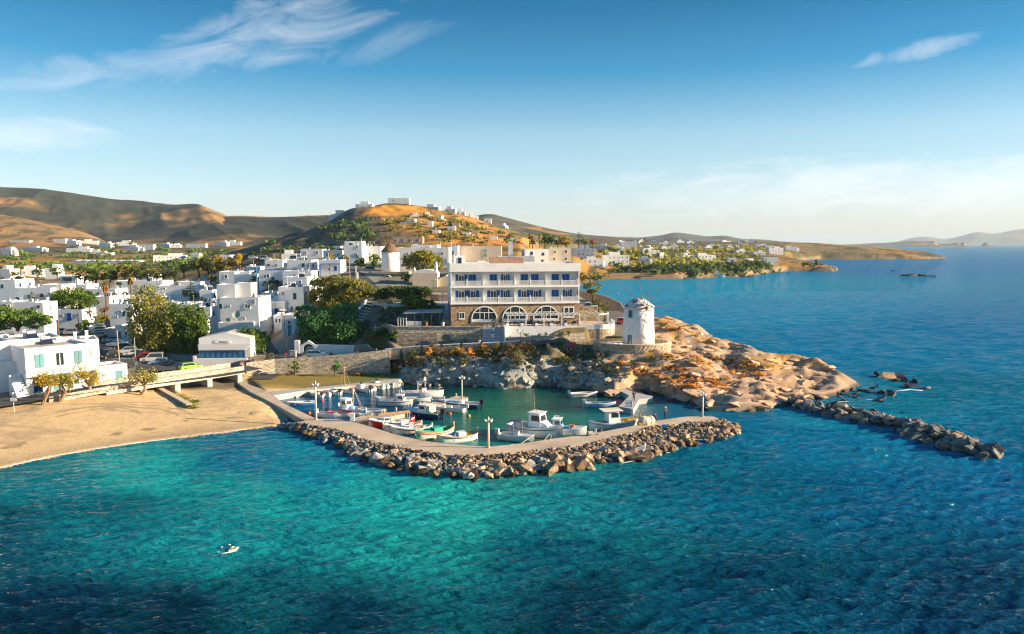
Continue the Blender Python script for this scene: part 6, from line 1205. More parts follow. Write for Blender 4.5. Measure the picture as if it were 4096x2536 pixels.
def ttop(t, x0, x1, w, z0, z1, m):
    b = MB()
    for x_ in (x0, x1):
        for s in (-1, 1): b.tube([(x_, s * w * .4, z0), (x_, s * w * .45, z1)], .03, 4)
    b.build('canopy_frame', m_metal, t); b = MB(); b.add([(x0 - .2, -w / 2, z1), (x1 + .2, -w / 2, z1), (x1 + .2, w / 2, z1), (x0 - .2, w / 2, z1), (x0 - .2, 0, z1 + .15), (x1 + .2, 0, z1 + .15)], [(0, 1, 5, 4), (3, 4, 5, 2), (0, 4, 3), (1, 2, 5), (3, 2, 1, 0)]); b.build('canopy', m, t)
def mast(t, x_, h, z0=.3, cross=True, stays=None):
    b = MB(); b.tube([(x_, 0, z0), (x_, 0, h)], [.08, .05], 6)
    if cross: b.tube([(x_, -.45, h - .35), (x_, .45, h - .35)], .04, 5)
    b.build('mast', m_mast, t)
    if stays: b = MB(); [b.tube([(x_, 0, h - .3), (e, 0, .75)], .018, 4) for e in stays]; b.build('stay', m_rope, t)
def heap(t, c, rx, ry, rz, m, name='net_heap'):
    b = MB(); b.blob(c, rx, ry, rz, 10, 6); r_ = random.Random(int(rx * 100 + ry * 10)); b.v = [(v[0] + r_.uniform(-.06, .06), v[1] + r_.uniform(-.06, .06), v[2] + r_.uniform(-.05, .05)) for v in b.v]; b.build(name, m, t)
def benches(t, xs, w, z, m=None):
    for x_ in xs: b = MB(); b.box(x_ - .12, x_ + .12, -w / 2, w / 2, z, z + .05); b.build('thwart', m or m_mast, t)
def stempost(t, rl, m, h=.35, both=True):
    for e, s in ((rl[-1], 1), (rl[0], -1))[:2 if both else 1]: b = MB(); b.box(e[0] - .08, e[0] + .08, -.06, .06, e[2] - .6, e[2] + h); b.build('stem_post', m, t)
def fenders(t, rl, n=3):
    for i in range(n): p = rl[3 + i * 3]; b = MB(); b.lathe([(.03, -.05), (.1, .05), (.1, .35), (.03, .42)], 6, (p[0], -p[1] - .08, p[2] - .5)); b.build('fender', m_frame, t)
# far row along the lawn quay
t, rl = boat('white open boat, leftmost along the lawn quay', 1262, 1583, 128, 4.8); benches(t, (-.6, .5), 1.3, .42); outboard(t, -2.4, m_engb); heap(t, (-1.2, 0, .55), .4, .35, .25, m_netw, 'gear')
t, rl = boat('white half-decked boat, second along the lawn quay', 1330, 1572, 128, 5.2); foredeck(t, rl, .35, m_deckw, .6, .3); outboard(t, -2.6, m_engb)
t, rl = boat('blue decked boat with wooden mast by the lawn quay', 1385, 1566, 128, 5.4, kind='d', hull=m_hullw, stripe=m_midblue, name='fishing_boat', sr=.2); mast(t, .5, 4.6, stays=(2.4, -2.2)); foredeck(t, rl, .55, m_lblue, .6); outboard(t, -2.6, m_engw, .3, .8)
t, rl = boat('long white motor boat with grey engine by the lawn quay', 1443, 1560, 132, 6.2); foredeck(t, rl, .55, m_deckw, .6, .15); console(t, -.4, .3); outboard(t, -3.1, m_engb, s=1.2)
t, rl = boat('white boat with square console, right end of the quay row', 1508, 1550, 125, 4.8); console(t, 0, .3, 1.2, .8); outboard(t, -2.4, m_engw)
t, rl = boat('blue and white small boat near the quay end', 1552, 1545, 125, 4.2, stripe=m_midblue, inside=m_lblue); benches(t, (-.5, .5), 1.1, .4); outboard(t, -2.1, m_engw, s=.8)
t, rl = boat('tiny white dinghy, last boat of the lawn quay', 1583, 1541, 120, 3.0, F=.45, name='dinghy'); benches(t, (-.3, .4), .9, .3)
t, rl = boat('dark blue rowing boat adrift by the walkway', 1207, 1621, 195, 4.4, B_=1.5, F=.5, hull=m_midblue, rail=m_frame, name='rowing_boat'); benches(t, (-1, 0, 1), 1.2, .3, m_frame); outboard(t, -2.2, m_engb, s=.8)
t, rl = boat('short white dinghy with pale engine by the mole corner', 1309, 1668, -28, 3.8, B_=1.6, F=.6, name='dinghy'); benches(t, (-.4, .6), 1.3, .4); outboard(t, -1.9, m_engw, s=.9)
t, rl = boat('white dinghy with red gunwale beside the mast boat', 1362, 1665, -18, 4.2, B_=1.5, F=.6, rail=m_red, name='dinghy'); benches(t, (-.6, .6), 1.2, .4); outboard(t, -2.1, m_engb, s=.9)
t, rl = boat('wooden fishing boat with tall crossed mast and white cabin', 1408, 1655, -38, 6.4, B_=2.4, F=.8, kind='d', stripe=m_midblue, inside=m_lblue, name='fishing_boat', br=.5, sr=.4); wheelhouse(t, -2.0, -.7, 1.4, .6, 2.2); mast(t, .3, 4.7, .4, True, (2.9, 2.4)); heap(t, (-.3, .3, .8), .5, .5, .35, m_lblue); stempost(t, rl, m_frame, .2); heap(t, (1.6, 0, .8), .5, .4, .3, m_netw)
t, rl = boat('small empty white tender by the jetty', 1492, 1655, -12, 4.2, B_=1.6, F=.6, name='dinghy'); benches(t, (-.9, .2, 1.1), 1.3, .4, m_dark)
t, rl = boat('large white centre-console boat with metal canopy arch', 1690, 1588, 2, 7.2, B_=2.4, F=.9); foredeck(t, rl, .62, m_deckw, .9); console(t, .3, .5, 1.5, 1.0); ttop(t, -.8, .5, 1.6, .6, 2.7, m_metal); outboard(t, -3.6, m_engw, .6, 1.3); b = MB(); b.tube([(1.8, -.9, 1.5), (2.9, -.6, 1.65), (3.5, 0, 1.7), (2.9, .6, 1.65), (1.8, .9, 1.5)], .025, 4); b.build('bow_rail', m_metal, t)
t, rl = boat('low white dinghy moored in front of the console boat', 1668, 1605, 0, 4.8, B_=1.6, F=.55, name='dinghy'); benches(t, (-.8, .6), 1.2, .35); outboard(t, -2.4, m_engb, s=.8)
t, rl = boat('white cabin cruiser with rounded cuddy left of the console boat', 1584, 1622, -6, 5.6, B_=2.0, F=.8, stripe=m_dark); foredeck(t, rl, .6, m_deckw, .8); wheelhouse(t, .2, 1.3, 1.4, .8, 1.75); heap(t, (-1.7, 0, .7), .5, .6, .2, m_frame, 'cushion'); outboard(t, -2.8, m_engw, .5); b = MB(); b.tube([(.6, 0, 1.8), (.6, 0, 2.7)], .05, 5); b.build('mast', m_mast, t)
for a in [('slim white dinghy wedged between first two quay boats', 1296, 1580, 128, 4.0), ('low white dinghy right of the grey-engined boat', 1476, 1558, 128, 4.0), ('small white skiff between console boat and blue one', 1532, 1549, 126, 3.6), ('white skiff tied behind the cabin cruiser', 1545, 1605, 170, 3.8), ('small white dinghy at the jetty root', 1470, 1676, 150, 3.4)]:
    t, rl = boat(*a, F=.5, name='dinghy'); benches(t, (-.6, .5), 1.0, .35); outboard(t, -a[4] / 2, m_engw if len(a[0]) % 2 else m_engb, .3, .75)
# jetty right side
t, rl = boat('navy and white cabin boat with striped green canopy at the jetty', 1690, 1668, 152, 6.8, B_=2.3, F=.9, hull=m_navy, rail=m_deckw); foredeck(t, rl, .5, m_deckw, .9, .35); wheelhouse(t, -1.2, .2, 1.7, .8, 2.0, roof=m_canw); b = MB(); b.box(-1.9, -1.25, -.85, .85, .9, 2.0); b.build('striped_curtain', mat('striped_canvas', (.45, .62, .38), .8, .3, 6, stretch=(5, 5, .1)), t); outboard(t, -3.4, m_engb, .6, 1.3); fenders(t, rl)
t, rl = boat('white open boat with mast pole at middle of the jetty', 1787, 1646, 168, 6.0, B_=1.9, F=.75); foredeck(t, rl, .62, m_deckw, .75); ttop(t, .6, 2.2, 1.5, .6, 1.6, m_canvas); outboard(t, -3.0, m_engw, .5); console(t, -.5, .3, .8); b = MB(); b.tube([(-2.2, .5, .6), (-2.2, .5, 2.6)], .04, 5); b.build('pole', m_mast, t)
t, rl = boat('navy-hulled speedboat nearest the jetty end', 1838, 1630, 163, 7.0, B_=2.2, F=.8, hull=m_navy, rail=m_frame); foredeck(t, rl, .5, m_hullw, .8, .2); console(t, -.3, .4, 1.1, 1.2); outboard(t, -3.5, m_engb, .6, 1.2)
# main mole
t, rl = boat('red-hulled wooden fishing boat with timber canopy frame', 1568, 1708, 197, 6.6, B_=2.3, F=.9, kind='d', hull=m_red, rail=m_frame, name='fishing_boat', br=.5, sr=.3); foredeck(t, rl, .6, m_deckw, .9, .2); wheelhouse(t, .2, 1.2, 1.2, .8, 1.5); b = MB()
for x_ in (-2.4, -.4): [b.tube([(x_, s * .8, .7), (x_, s * .8, 2.1)], .05, 4) for s in (-1, 1)]
for y_ in (-.8, -.4, 0, .4, .8): b.tube([(-2.7, y_, 2.1), (1.6, y_ * .6, 1.9)], .05, 4)
b.build('timber_frame', m_mast, t); stempost(t, rl, m_red)
t, rl = boat('white fishing boat with orange lifebuoy beside the red one', 1612, 1722, 197, 5.4, B_=1.9, F=.75, kind='d', stripe=m_midblue, name='fishing_boat', br=.4, sr=.3); foredeck(t, rl, .6, m_deckw, .75); b = MB(); b.box(-.9, .3, -.5, .5, .5, 1.5); b.build('engine_box', m_hullw, t); b = MB(); b.tube([(-.3 + .3 * math.cos(a), -.56, 1.2 + .3 * math.sin(a)) for a in np.linspace(0, 6.28, 13)], .07, 5, False); b.build('lifebuoy', m_orange, t); stempost(t, rl, m_frame)
t, rl = boat('white fishing boat with upright panel and lifebuoy at the mole', 1650, 1732, 194, 5.6, B_=2.0, F=.75, kind='d', stripe=m_dark, name='fishing_boat', br=.4, sr=.3); foredeck(t, rl, .62, m_deckw, .75); console(t, .2, .4, 1.4, .9); b = MB(); b.tube([(-1.0 + .33 * math.cos(a), -.75, 1.15 + .33 * math.sin(a)) for a in np.linspace(0, 6.28, 13)], .07, 5, False); b.build('lifebuoy', m_orange, t); heap(t, (-1.6, 0, .7), .6, .5, .25, m_netw); stempost(t, rl, m_frame)
t, rl = boat('bright green wooden caique with red waterline stripe', 1742, 1748, 220, 6.2, B_=2.3, F=.85, kind='d', hull=m_canw, inside=m_green, rail=m_mast, stripe=m_red, name='fishing_boat', br=.55, sr=.45); foredeck(t, rl, .5, m_green, .85, .15); b = MB(); b.box(-.9, .5, -.55, .55, .6, 1.35); cb = b.build('cabin_trunk', m_green, t); b = MB(); b.box(.503, .52, -.35, .35, .95, 1.25); b.build('window', m_glass, cb); stempost(t, rl, m_mast, .5)
t, rl = boat('white caique with blue gear nearest the spotlight post', 1832, 1766, 207, 5.8, B_=2.0, F=.8, kind='d', stripe=m_navy, name='fishing_boat', rail=m_mast, br=.5, sr=.5); foredeck(t, rl, .68, m_deckw, .8); b = MB(); b.box(-1.0, .1, -.55, .55, .5, 1.3); b.build('engine_box', m_hullw, t); heap(t, (.6, .1, .8), .35, .45, .45, m_midblue, 'gear'); heap(t, (-1.7, 0, .8), .5, .4, .25, m_net); stempost(t, rl, m_mast, .45)
# right group
t, rl = boat('small white speedboat with striped sunshade by the mole', 2066, 1762, -22, 5.0, B_=2.0, F=.75); foredeck(t, rl, .6, m_deckw, .75); console(t, .0, .4, 1.1, .8); ttop(t, -.7, .6, 1.5, .5, 2.7, m_canvas); outboard(t, -2.5, m_engw, .5, 1.1)
t, rl = boat('big white cabin fishing boat with aerial mast', 2142, 1742, -33, 8.4, B_=3.0, F=1.25, name='fishing_boat', stripe=m_dark, br=.45); foredeck(t, rl, .5, m_deckw, 1.25, .2); wheelhouse(t, -.6, 1.2, 1.9, 1.2, 3.3); b = MB(); b.add([(1.4, -.9, 1.4), (2.4, -.7, 1.5), (2.4, .7, 1.5), (1.4, .9, 1.4), (1.4, -.8, 2.2), (2.0, -.5, 1.9), (2.0, .5, 1.9), (1.4, .8, 2.2)], [(0, 1, 5, 4), (1, 2, 6, 5), (2, 3, 7, 6), (4, 5, 6, 7), (3, 0, 4, 7)]); b.build('fore_cabin', m_hullw, t); b = MB(); b.tube([(-.4, .4, 3.3), (-.5, .4, 5.6)], .035, 4); b.tube([(.3, -.2, 3.3), (.3, -.2, 3.8)], .05, 4); b.build('aerial', m_mast, t)
t, rl = boat('blue-cabined fishing boat heaped with yellow nets', 2248, 1738, -16, 6.8, B_=2.4, F=.9, kind='d', stripe=m_lblue, name='fishing_boat', br=.5, sr=.4); foredeck(t, rl, .72, m_deckw, .9); wheelhouse(t, -1.2, -.1, 1.5, .7, 2.2, m=m_lblue); heap(t, (-2.0, 0, 1.1), .8, .8, .6, m_net); b = MB(); b.box(.3, 1.2, -.7, -.05, .6, 1.3); b.build('blue_crate', m_midblue, t); b = MB(); b.box(.9, 1.7, .0, .6, .6, 1.35); b.build('red_crate', m_orange, t); b = MB(); b.tube([(-1, -.6, 2.3), (-1, -.6, 2.75), (-.3, -.6, 2.75)], .08, 5); b.build('roof_gear', m_frame, t)
t, rl = boat('white caique with cream canopy and flag at the mole bend', 2462, 1713, 12, 8.0, B_=2.7, F=.95, kind='d', stripe=m_midblue, name='fishing_boat', br=.6, sr=.35); foredeck(t, rl, .75, m_net, .95); wheelhouse(t, -1.3, .3, 1.7, .8, 2.7, roof=m_canw, over=.9); heap(t, (-2.4, 0, .85), .7, .7, .2, m_net); heap(t, (1.7, 0, .85), .8, .7, .25, m_net); b = MB(); [b.tube([(3.4 + .1 * i, -.3 + .3 * i, .9), (3.8 + .1 * i, -.3 + .3 * i, 2.5)], .05, 4) for i in range(3)]; b.build('net_posts', m_mast, t)
fl = thing('flag', 'small blue and white striped flag on the caique', 'flag', t.location + Vector((2.4, .4, 0))); b = MB(); b.tube([(0, 0, .9), (0, 0, 4.0)], .03, 4); b.build('flagpole', m_mast, fl)
for i in range(9): b = MB(); z_ = 3.95 - i * .1; b.box(-1.0, -.03, -.015, .015, z_ - .1, z_); b.build('stripe', m_midblue if i % 2 == 0 else m_frame, fl)
t, rl = boat('grey open dinghy with blue engine under the cliff', 2335, 1586, 12, 4.8, B_=1.6, F=.6, name='dinghy', stripe=m_dark); benches(t, (-.8, .4), 1.2, .4); outboard(t, -2.4, m_midblue, .4)
t, rl = boat('pale blue open dinghy with grey engine before the landing pier', 2402, 1628, 0, 4.8, B_=1.6, F=.65, hull=m_lblue, rail=m_frame, name='dinghy'); benches(t, (-.6, .7), 1.2, .4, m_frame); outboard(t, -2.4, m_engw, .4); heap(t, (-.3, .1, .6), .25, .25, .25, m_midblue, 'bag')
# buoys and mooring ropes
for px, py, m_, lb in [(1186, 1590, m_frame, 'white mooring buoy by the walkway rocks'), (1238, 1655, m_orange, 'orange mooring buoy by the lamp post'), (1288, 1606, m_red, 'small red buoy behind the first quay boat'), (1515, 1619, m_net, 'small yellow buoy left of the cabin cruiser'), (1543, 1648, m_orange, 'orange buoy beside the white tender'), (1800, 1657, m_orange, 'orange buoy right of the jetty boats'), (1876, 1666, m_net, 'yellow buoy off the jetty end'), (2044, 1764, m_net, 'yellow buoy beside the small speedboat')]:
    q = G(px, py, 0); b = MB(); b.blob((0, 0, .1), .26, .26, .26, 8, 6); tag(b.build('mooring_buoy', m_, loc=q, smooth=True), lb, 'buoy')
for (a, c, e, f), lb in [((2118, 1752, 2045, 1778), 'slack rope from small speedboat to the mole'), ((2200, 1735, 2152, 1768), 'rope from big fishing boat to the mole'), ((2207, 1733, 2200, 1757), 'short rope from big fishing boat down to mole'), ((2300, 1728, 2330, 1742), 'rope from net-laden boat to the mole'), ((2408, 1716, 2404, 1730), 'rope from caique to the mole'), ((1700, 1760, 1690, 1764), 'rope from green caique to the mole')]:
    q0, q1 = G(a, c, .8), G(e, f, QZ + .05); mid = (q0 + q1) / 2; mid.z -= .35; b = MB(); b.tube([q0, q0.lerp(mid, .6) , mid, q1], .035, 4); tag(b.build('mooring_rope', m_rope), lb, 'rope')
# ---------------------------------------------------------------- harbour furniture
m_post = mat('post_cream', (.70, .60, .47), .6, .05, 2)
def spot_post(label, px, py, hpx_, z0=QZ, r_=.13):
    q = G(px, py, z0); h = hpx_ * mpp(q.y); t = thing('harbour_lamp', label, 'lamp post', q); b = MB(); b.tube([(0, 0, 0), (0, 0, h)], [r_, r_ * .85], 8); b.build('pole', m_post, t, smooth=True); b = MB(); b.lathe([(r_ * 1.8, 0), (r_ * 1.8, .12), (r_, .16)], 8); b.build('base', m_greyconc, t)
    for s in (-1, 1): b = MB(); b.m = Matrix.Translation((s * .38, 0, h - .25)) @ Matrix.Rotation(s * .7, 4, 'Y'); b.lathe([(.05, .2), (.1, .15), (.2, -.12), (.2, -.18)], 8); b.build('spotlight', m_frame, t)
    b = MB(); b.tube([(-.38, 0, h - .15), (0, 0, h - .05), (.38, 0, h - .15)], .04, 5); b.lathe([(.1, h), (.06, h + .15), (.01, h + .25)], 6); b.build('bracket', m_post, t)
spot_post('cream lamp post where the walkway meets the mole', 1265, 1678, 152); spot_post('lamp post with spotlights at the jetty end', 1848, 1594, 92, .8, .1); spot_post('tall cream twin spotlight post at the middle of the mole', 1954, 1790, 122); spot_post('lamp post at the outer end of the mole', 2810, 1668, 100)
q = G(1410, 1684, QZ); t = thing('mooring_bollard', 'square white mooring block beside the jetty root', 'bollard', q); b = MB(); b.box(-.28, .28, -.2, .2, 0, 1.05); b.build('block', m_white, t); b = MB(); b.box(-.34, .34, -.26, .26, 1.05, 1.13); b.build('cap', m_white, t)
q = G(2578, 1697, QZ); t = thing('net_pile', 'heap of pale and yellow fishing nets on the mole', 'fishing net', q); heap(t, (0, 0, .45), 1.0, .8, .75, m_netw, 'pale_net'); heap(t, (.9, .5, .4), .7, .6, .8, m_netw, 'pale_net'); heap(t, (-.7, -.3, .2), .5, .5, .35, m_net, 'yellow_net')
q = G(2657, 1709, QZ); t = thing('cool_bag', 'small blue bag left on the mole edge', 'bag', q); b = MB(); b.box(-.3, .3, -.2, .2, 0, .4); b.build('body', m_midblue, t); b = MB(); b.tube([(-.2, 0, .4), (-.15, 0, .6), (.15, 0, .6), (.2, 0, .4)], .03, 4); b.build('handle', m_frame, t)
def scooter(label, loc, rz, body=m_metal, name='scooter'):
    t = thing(name, label, 'scooter', loc, rz)
    for x_ in (-.6, .62):
        b = MB(); b.m = Matrix.Translation((x_, .05, .25)) @ Matrix.Rotation(R(90), 4, 'X'); b.lathe([(.12, 0), (.25, .01), (.25, .09), (.12, .1)], 12); o = b.build('wheel', m_dark, t); b = MB(); b.m = Matrix.Translation((x_, .055, .25)) @ Matrix.Rotation(R(90), 4, 'X'); b.lathe([(.02, 0), (.13, -.005), (.13, .115), (.02, .11)], 8); b.build('rim', m_metal, o)
    b = MB(); b.vprism([(-.85, .55), (-.7, .3), (-.1, .25), (.3, .25), (.42, .4), (.5, .95), (.4, .95), (.28, .45), (-.05, .42), (-.15, .7), (-.8, .72)], -.16, .16); b.build('body', body, t)
    b = MB(); b.box(-.8, -.1, -.14, .14, .72, .8); b.build('seat', m_dark, t); b = MB(); b.tube([(.45, -.32, 1.05), (.45, .32, 1.05)], .025, 5); b.tube([(.5, 0, .8), (.45, 0, 1.05)], .03, 5); b.build('handlebar', m_dark, t); b = MB(); b.tube([(.62, 0, .25), (.5, 0, .95)], .04, 5); b.build('fork', m_metal, t)
    b = MB(); b.blob((.52, 0, .9), .07, .1, .08); b.build('headlight', m_frame, t); return t
q = G(2372, 1742, QZ); scooter('silver motor scooter parked on the mole', q, R(25))
# ---------------------------------------------------------------- people
m_skin = mat('skin', (.45, .26, .17), .7, 0); m_darkcl = mat('dark_cloth', (.025, .028, .035), .9, .1, 8); m_khaki = mat('khaki_cloth', (.22, .18, .11), .9, .1, 8); m_jeans = mat('blue_denim', (.05, .08, .16), .9, .1, 8); m_pale = mat('pale_cloth', (.62, .58, .52), .9, .08, 8)
def person(label, loc, rz, joints, top, low, hair, h=1.75, hat=None):
    J = {k: Vector(v) for k, v in joints.items()}
    order = list(J); E_ = [('pel', 'chest'), ('chest', 'neck'), ('neck', 'head'), ('head', 'crown'), ('chest', 'shL'), ('shL', 'elL'), ('elL', 'haL'), ('chest', 'shR'), ('shR', 'elR'), ('elR', 'haR'), ('pel', 'hiL'), ('hiL', 'knL'), ('knL', 'anL'), ('anL', 'toL'), ('pel', 'hiR'), ('hiR', 'knR'), ('knR', 'anR'), ('anR', 'toR')]
    rad = dict(pel=.15, chest=.16, neck=.06, head=.095, crown=.085, sh=.075, el=.05, ha=.045, hi=.09, kn=.065, an=.045, to=.04)
    me = bpy.data.meshes.new('person'); me.from_pydata([J[k] for k in order], [(order.index(a), order.index(c)) for a, c in E_], []); o = bpy.data.objects.new('person', me); COL.objects.link(o)
    o.modifiers.new('s', 'SKIN'); sv = me.skin_vertices[0].data
    for i, k in enumerate(order): r_ = rad.get(k, rad.get(k[:2])); sv[i].radius = (r_, r_ * (.72 if k in ('pel', 'chest') else 1)); sv[i].use_root = (k == 'pel')
    s = o.modifiers.new('u', 'SUBSURF'); s.levels = s.render_levels = 2
    bpy.context.view_layer.update(); ev = bpy.data.meshes.new_from_object(o.evaluated_get(bpy.context.evaluated_depsgraph_get())); bpy.data.objects.remove(o)
    ev.materials.clear(); [ev.materials.append(x_) for x_ in (m_skin, top, low)]
    hands = [J['haL'], J['haR']]
    for p in ev.polygons:
        c = p.center; near = min(J, key=lambda k: (J[k] - c).length); p.use_smooth = True
        p.material_index = 0 if near in ('head', 'crown', 'neck', 'haL', 'haR') else (2 if near[:2] in ('hi', 'kn', 'an', 'to') or near == 'pel' else 1)
    t = tag(link('person', ev, None, None, loc, rz), label, 'person'); c = J['crown']
    b = MB(); b.blob((c.x, c.y + .01, c.z + .01), .105, .115, .09, 8, 6); b.build('hair', hair, t, smooth=True)
    if hat: b = MB(); b.lathe([(.17, 0), (.12, .03), (.11, .12), (.02, .15)], 10, (c.x, c.y, c.z + .03)); b.build('hat', hat, t)
    for s_ in ('L', 'R'):
        b = MB(); hnd = J['ha' + s_]; d = (hnd - J['el' + s_]).normalized()
        for k in range(4): a_ = d.orthogonal().normalized() * ((k - 1.5) * .022); b.tube([hnd + a_, hnd + a_ + d * .05, hnd + a_ * .8 + d * (.085 + .01 * (k % 2)) + Vector((0, -.02, 0))], [.011, .01, .008], 4)
        b.tube([hnd, hnd + d.orthogonal().normalized() * .05 + d * .03], [.012, .009], 4); b.build('fingers', m_skin, t)
    b = MB(); c = J['head']; b.box(c.x - .04, c.x - .02, c.y - .1, c.y - .08, c.z, c.z + .02); b.box(c.x + .02, c.x + .04, c.y - .1, c.y - .08, c.z, c.z + .02); b.box(c.x - .03, c.x + .03, c.y - .1, c.y - .085, c.z - .06, c.z - .05); b.build('face', m_darkcl, t)
    return t
def stand(arm='down', lean=0):
    d = dict(pel=(0, 0, .95), chest=(0, lean, 1.32), neck=(0, lean, 1.5), head=(0, lean - .02, 1.6), crown=(0, lean, 1.69), hiL=(-.1, 0, .88), knL=(-.12, -.02, .48), anL=(-.13, .02, .08), toL=(-.14, -.14, .04), hiR=(.1, 0, .88), knR=(.12, -.02, .48), anR=(.13, .02, .08), toR=(.15, -.14, .04), shL=(-.2, lean, 1.42), shR=(.2, lean, 1.42))
    if arm == 'fold': d.update(elL=(-.26, -.06, 1.15), haL=(-.02, -.2, 1.2), elR=(.26, -.06, 1.15), haR=(.02, -.22, 1.16))
    elif arm == 'rod': d.update(elL=(-.25, -.1, 1.16), haL=(-.1, -.32, 1.15), elR=(.25, -.1, 1.16), haR=(.1, -.3, 1.1))
    else: d.update(elL=(-.25, .02, 1.14), haL=(-.26, -.05, .88), elR=(.25, .02, 1.14), haR=(.26, -.05, .88))
    return d
person('person in dark clothes standing with folded arms on the landing pier', G(2535, 1605, .9), R(0), stand('fold'), m_darkcl, m_darkcl, m_ink)
p2 = person('person with pale cap and vest fishing from the mole', G(2661, 1676, QZ), R(175), stand('rod'), m_khaki, m_jeans, m_pale, hat=m_pale)
q = G(2661, 1676, QZ); b = MB(); b.tube([(q.x + .1, q.y + .25, QZ + 1.1), (q.x - 1.6, q.y + 2.2, QZ + 2.2), (q.x - 3.4, q.y + 4.2, QZ + 2.6)], [.02, .013, .006], 4); tag(b.build('fishing_rod', m_dark), 'long thin fishing rod held by the capped person', 'fishing rod')
sit = dict(pel=(0, 0, .42), chest=(0, -.05, .78), neck=(0, -.08, .95), head=(0, -.12, 1.04), crown=(0, -.1, 1.13), hiL=(-.1, -.02, .42), knL=(-.13, -.42, .5), anL=(-.14, -.45, .08), toL=(-.14, -.6, .04), hiR=(.1, -.02, .42), knR=(.13, -.42, .5), anR=(.14, -.45, .08), toR=(.14, -.6, .04), shL=(-.2, -.06, .88), shR=(.2, -.06, .88), elL=(-.24, -.2, .66), haL=(-.1, -.4, .62), elR=(.24, -.2, .66), haR=(.1, -.4, .62))
q = G(2621, 1683, QZ); person('person in blue crouched on a stool at the mole edge', q, R(190), sit, m_jeans, m_darkcl, m_ink)
t = thing('folding_stool', 'small folding stool under the crouched person', 'stool', q); b = MB(); b.box(-.2, .2, -.2, .2, .28, .33); b.build('seat', m_wood, t)
for sx in (-.17, .17):
    for sy in (-.17, .17): b = MB(); b.box(sx - .02, sx + .02, sy - .02, sy + .02, 0, .28); b.build('leg', m_wood, t)
q = hit(460, 1420); person('person in black walking across the car park', q, R(20), stand(), m_darkcl, m_darkcl, m_ink)
q = hit(2308, 1447); person('person in white bending on the rocky slope', q, R(90), stand('down', -.25), m_pale, m_pale, m_ink)
# ================================================================== vegetation
def leaf_mat(name, c, c2, sc=.5, tl=.42):
    m = mat(name, tuple(x_ * 2.25 for x_ in c), .6, .28, 1.6, 0, 1, .2, rnd=.14, col2=tuple(x_ * 2.25 for x_ in c2), c2scale=sc, c2lo=.42, c2hi=.62)
    t = m.node_tree; b = t.nodes['Principled BSDF']; o = next(n for n in t.nodes if n.type == 'OUTPUT_MATERIAL'); tr = t.nodes.new('ShaderNodeBsdfTranslucent'); mx = t.nodes.new('ShaderNodeMixShader'); mx.inputs[0].default_value = tl
    t.links.new(b.inputs['Base Color'].links[0].from_socket, tr.inputs[0]); t.links.new(b.outputs[0], mx.inputs[1]); t.links.new(tr.outputs[0], mx.inputs[2]); t.links.new(mx.outputs[0], o.inputs[0]); return m
L_green = leaf_mat('leaf_green', (.085, .13, .018), (.035, .065, .016)); L_dark = leaf_mat('leaf_dark', (.055, .085, .025), (.03, .05, .018)); L_olive = leaf_mat('leaf_olive', (.16, .145, .03), (.075, .085, .02)); L_gold = leaf_mat('leaf_gold', (.30, .20, .025), (.15, .13, .02)); L_deep = leaf_mat('leaf_deep', (.05, .125, .035), (.025, .07, .025))
L_dry = leaf_mat('leaf_dry_gold', (.45, .24, .05), (.28, .15, .04), 1.2); L_brown = leaf_mat('leaf_brown', (.15, .10, .05), (.07, .06, .03), 1.2); L_grey = leaf_mat('leaf_grey', (.13, .13, .095), (.07, .075, .05), 1.2); L_pink = leaf_mat('bloom_pink', (.40, .10, .12), (.06, .08, .03), 2); L_mag = leaf_mat('bloom_magenta', (.55, .015, .12), (.05, .09, .02), 2.5); L_rust = leaf_mat('leaf_rust', (.26, .12, .03), (.10, .08, .03), 1)
m_bark = mat('bark', (.13, .085, .055), .95, .3, 3, .4, 8); m_barkp = mat('bark_pale', (.30, .19, .11), .95, .3, 3, .4, 8)
def leaves(lobes, n, size, seed, clump=.3, shell=.78, droop=0, flat=0):
    r = np.random.default_rng(seed); lob = np.array(lobes, float); wgt = (lob[:, 3] * lob[:, 4] * lob[:, 5]) ** (2 / 3); wgt /= wgt.sum()
    K = max(6, n // 26); li = r.choice(len(lob), K, p=wgt); d = r.normal(size=(K, 3)); d[:, 2] = d[:, 2] * .9 + .25; d /= np.linalg.norm(d, axis=1)[:, None]
    cc = lob[li, :3] + d * lob[li, 3:6] * (shell + (1 - shell) * r.random((K, 1)))
    k = r.integers(0, K, n); p = cc[k] + r.normal(size=(n, 3)) * lob[li[k], 3:6] * clump * .5
    if droop: p[:, 2] -= r.random(n) ** 2 * droop
    u = r.normal(size=(n, 3)); u /= np.linalg.norm(u, axis=1)[:, None]; v = np.cross(u, r.normal(size=(n, 3))); v /= np.linalg.norm(v, axis=1)[:, None] + 1e-9
    s = size * (.6 + .8 * r.random((n, 1))); a, b_ = u * s, v * s * .62
    V = np.stack([p - a - b_ * .4, p + a * .1 - b_, p + a + b_ * .3, p - a * .1 + b_], 1).reshape(-1, 3); F = np.arange(4 * n).reshape(n, 4); return V, F
def crown(name, lobes, n, size, seed, m, **k):
    V, F = leaves(lobes, n, size, seed, **k); me = npmesh(name, V, F); me.materials.append(m); return me
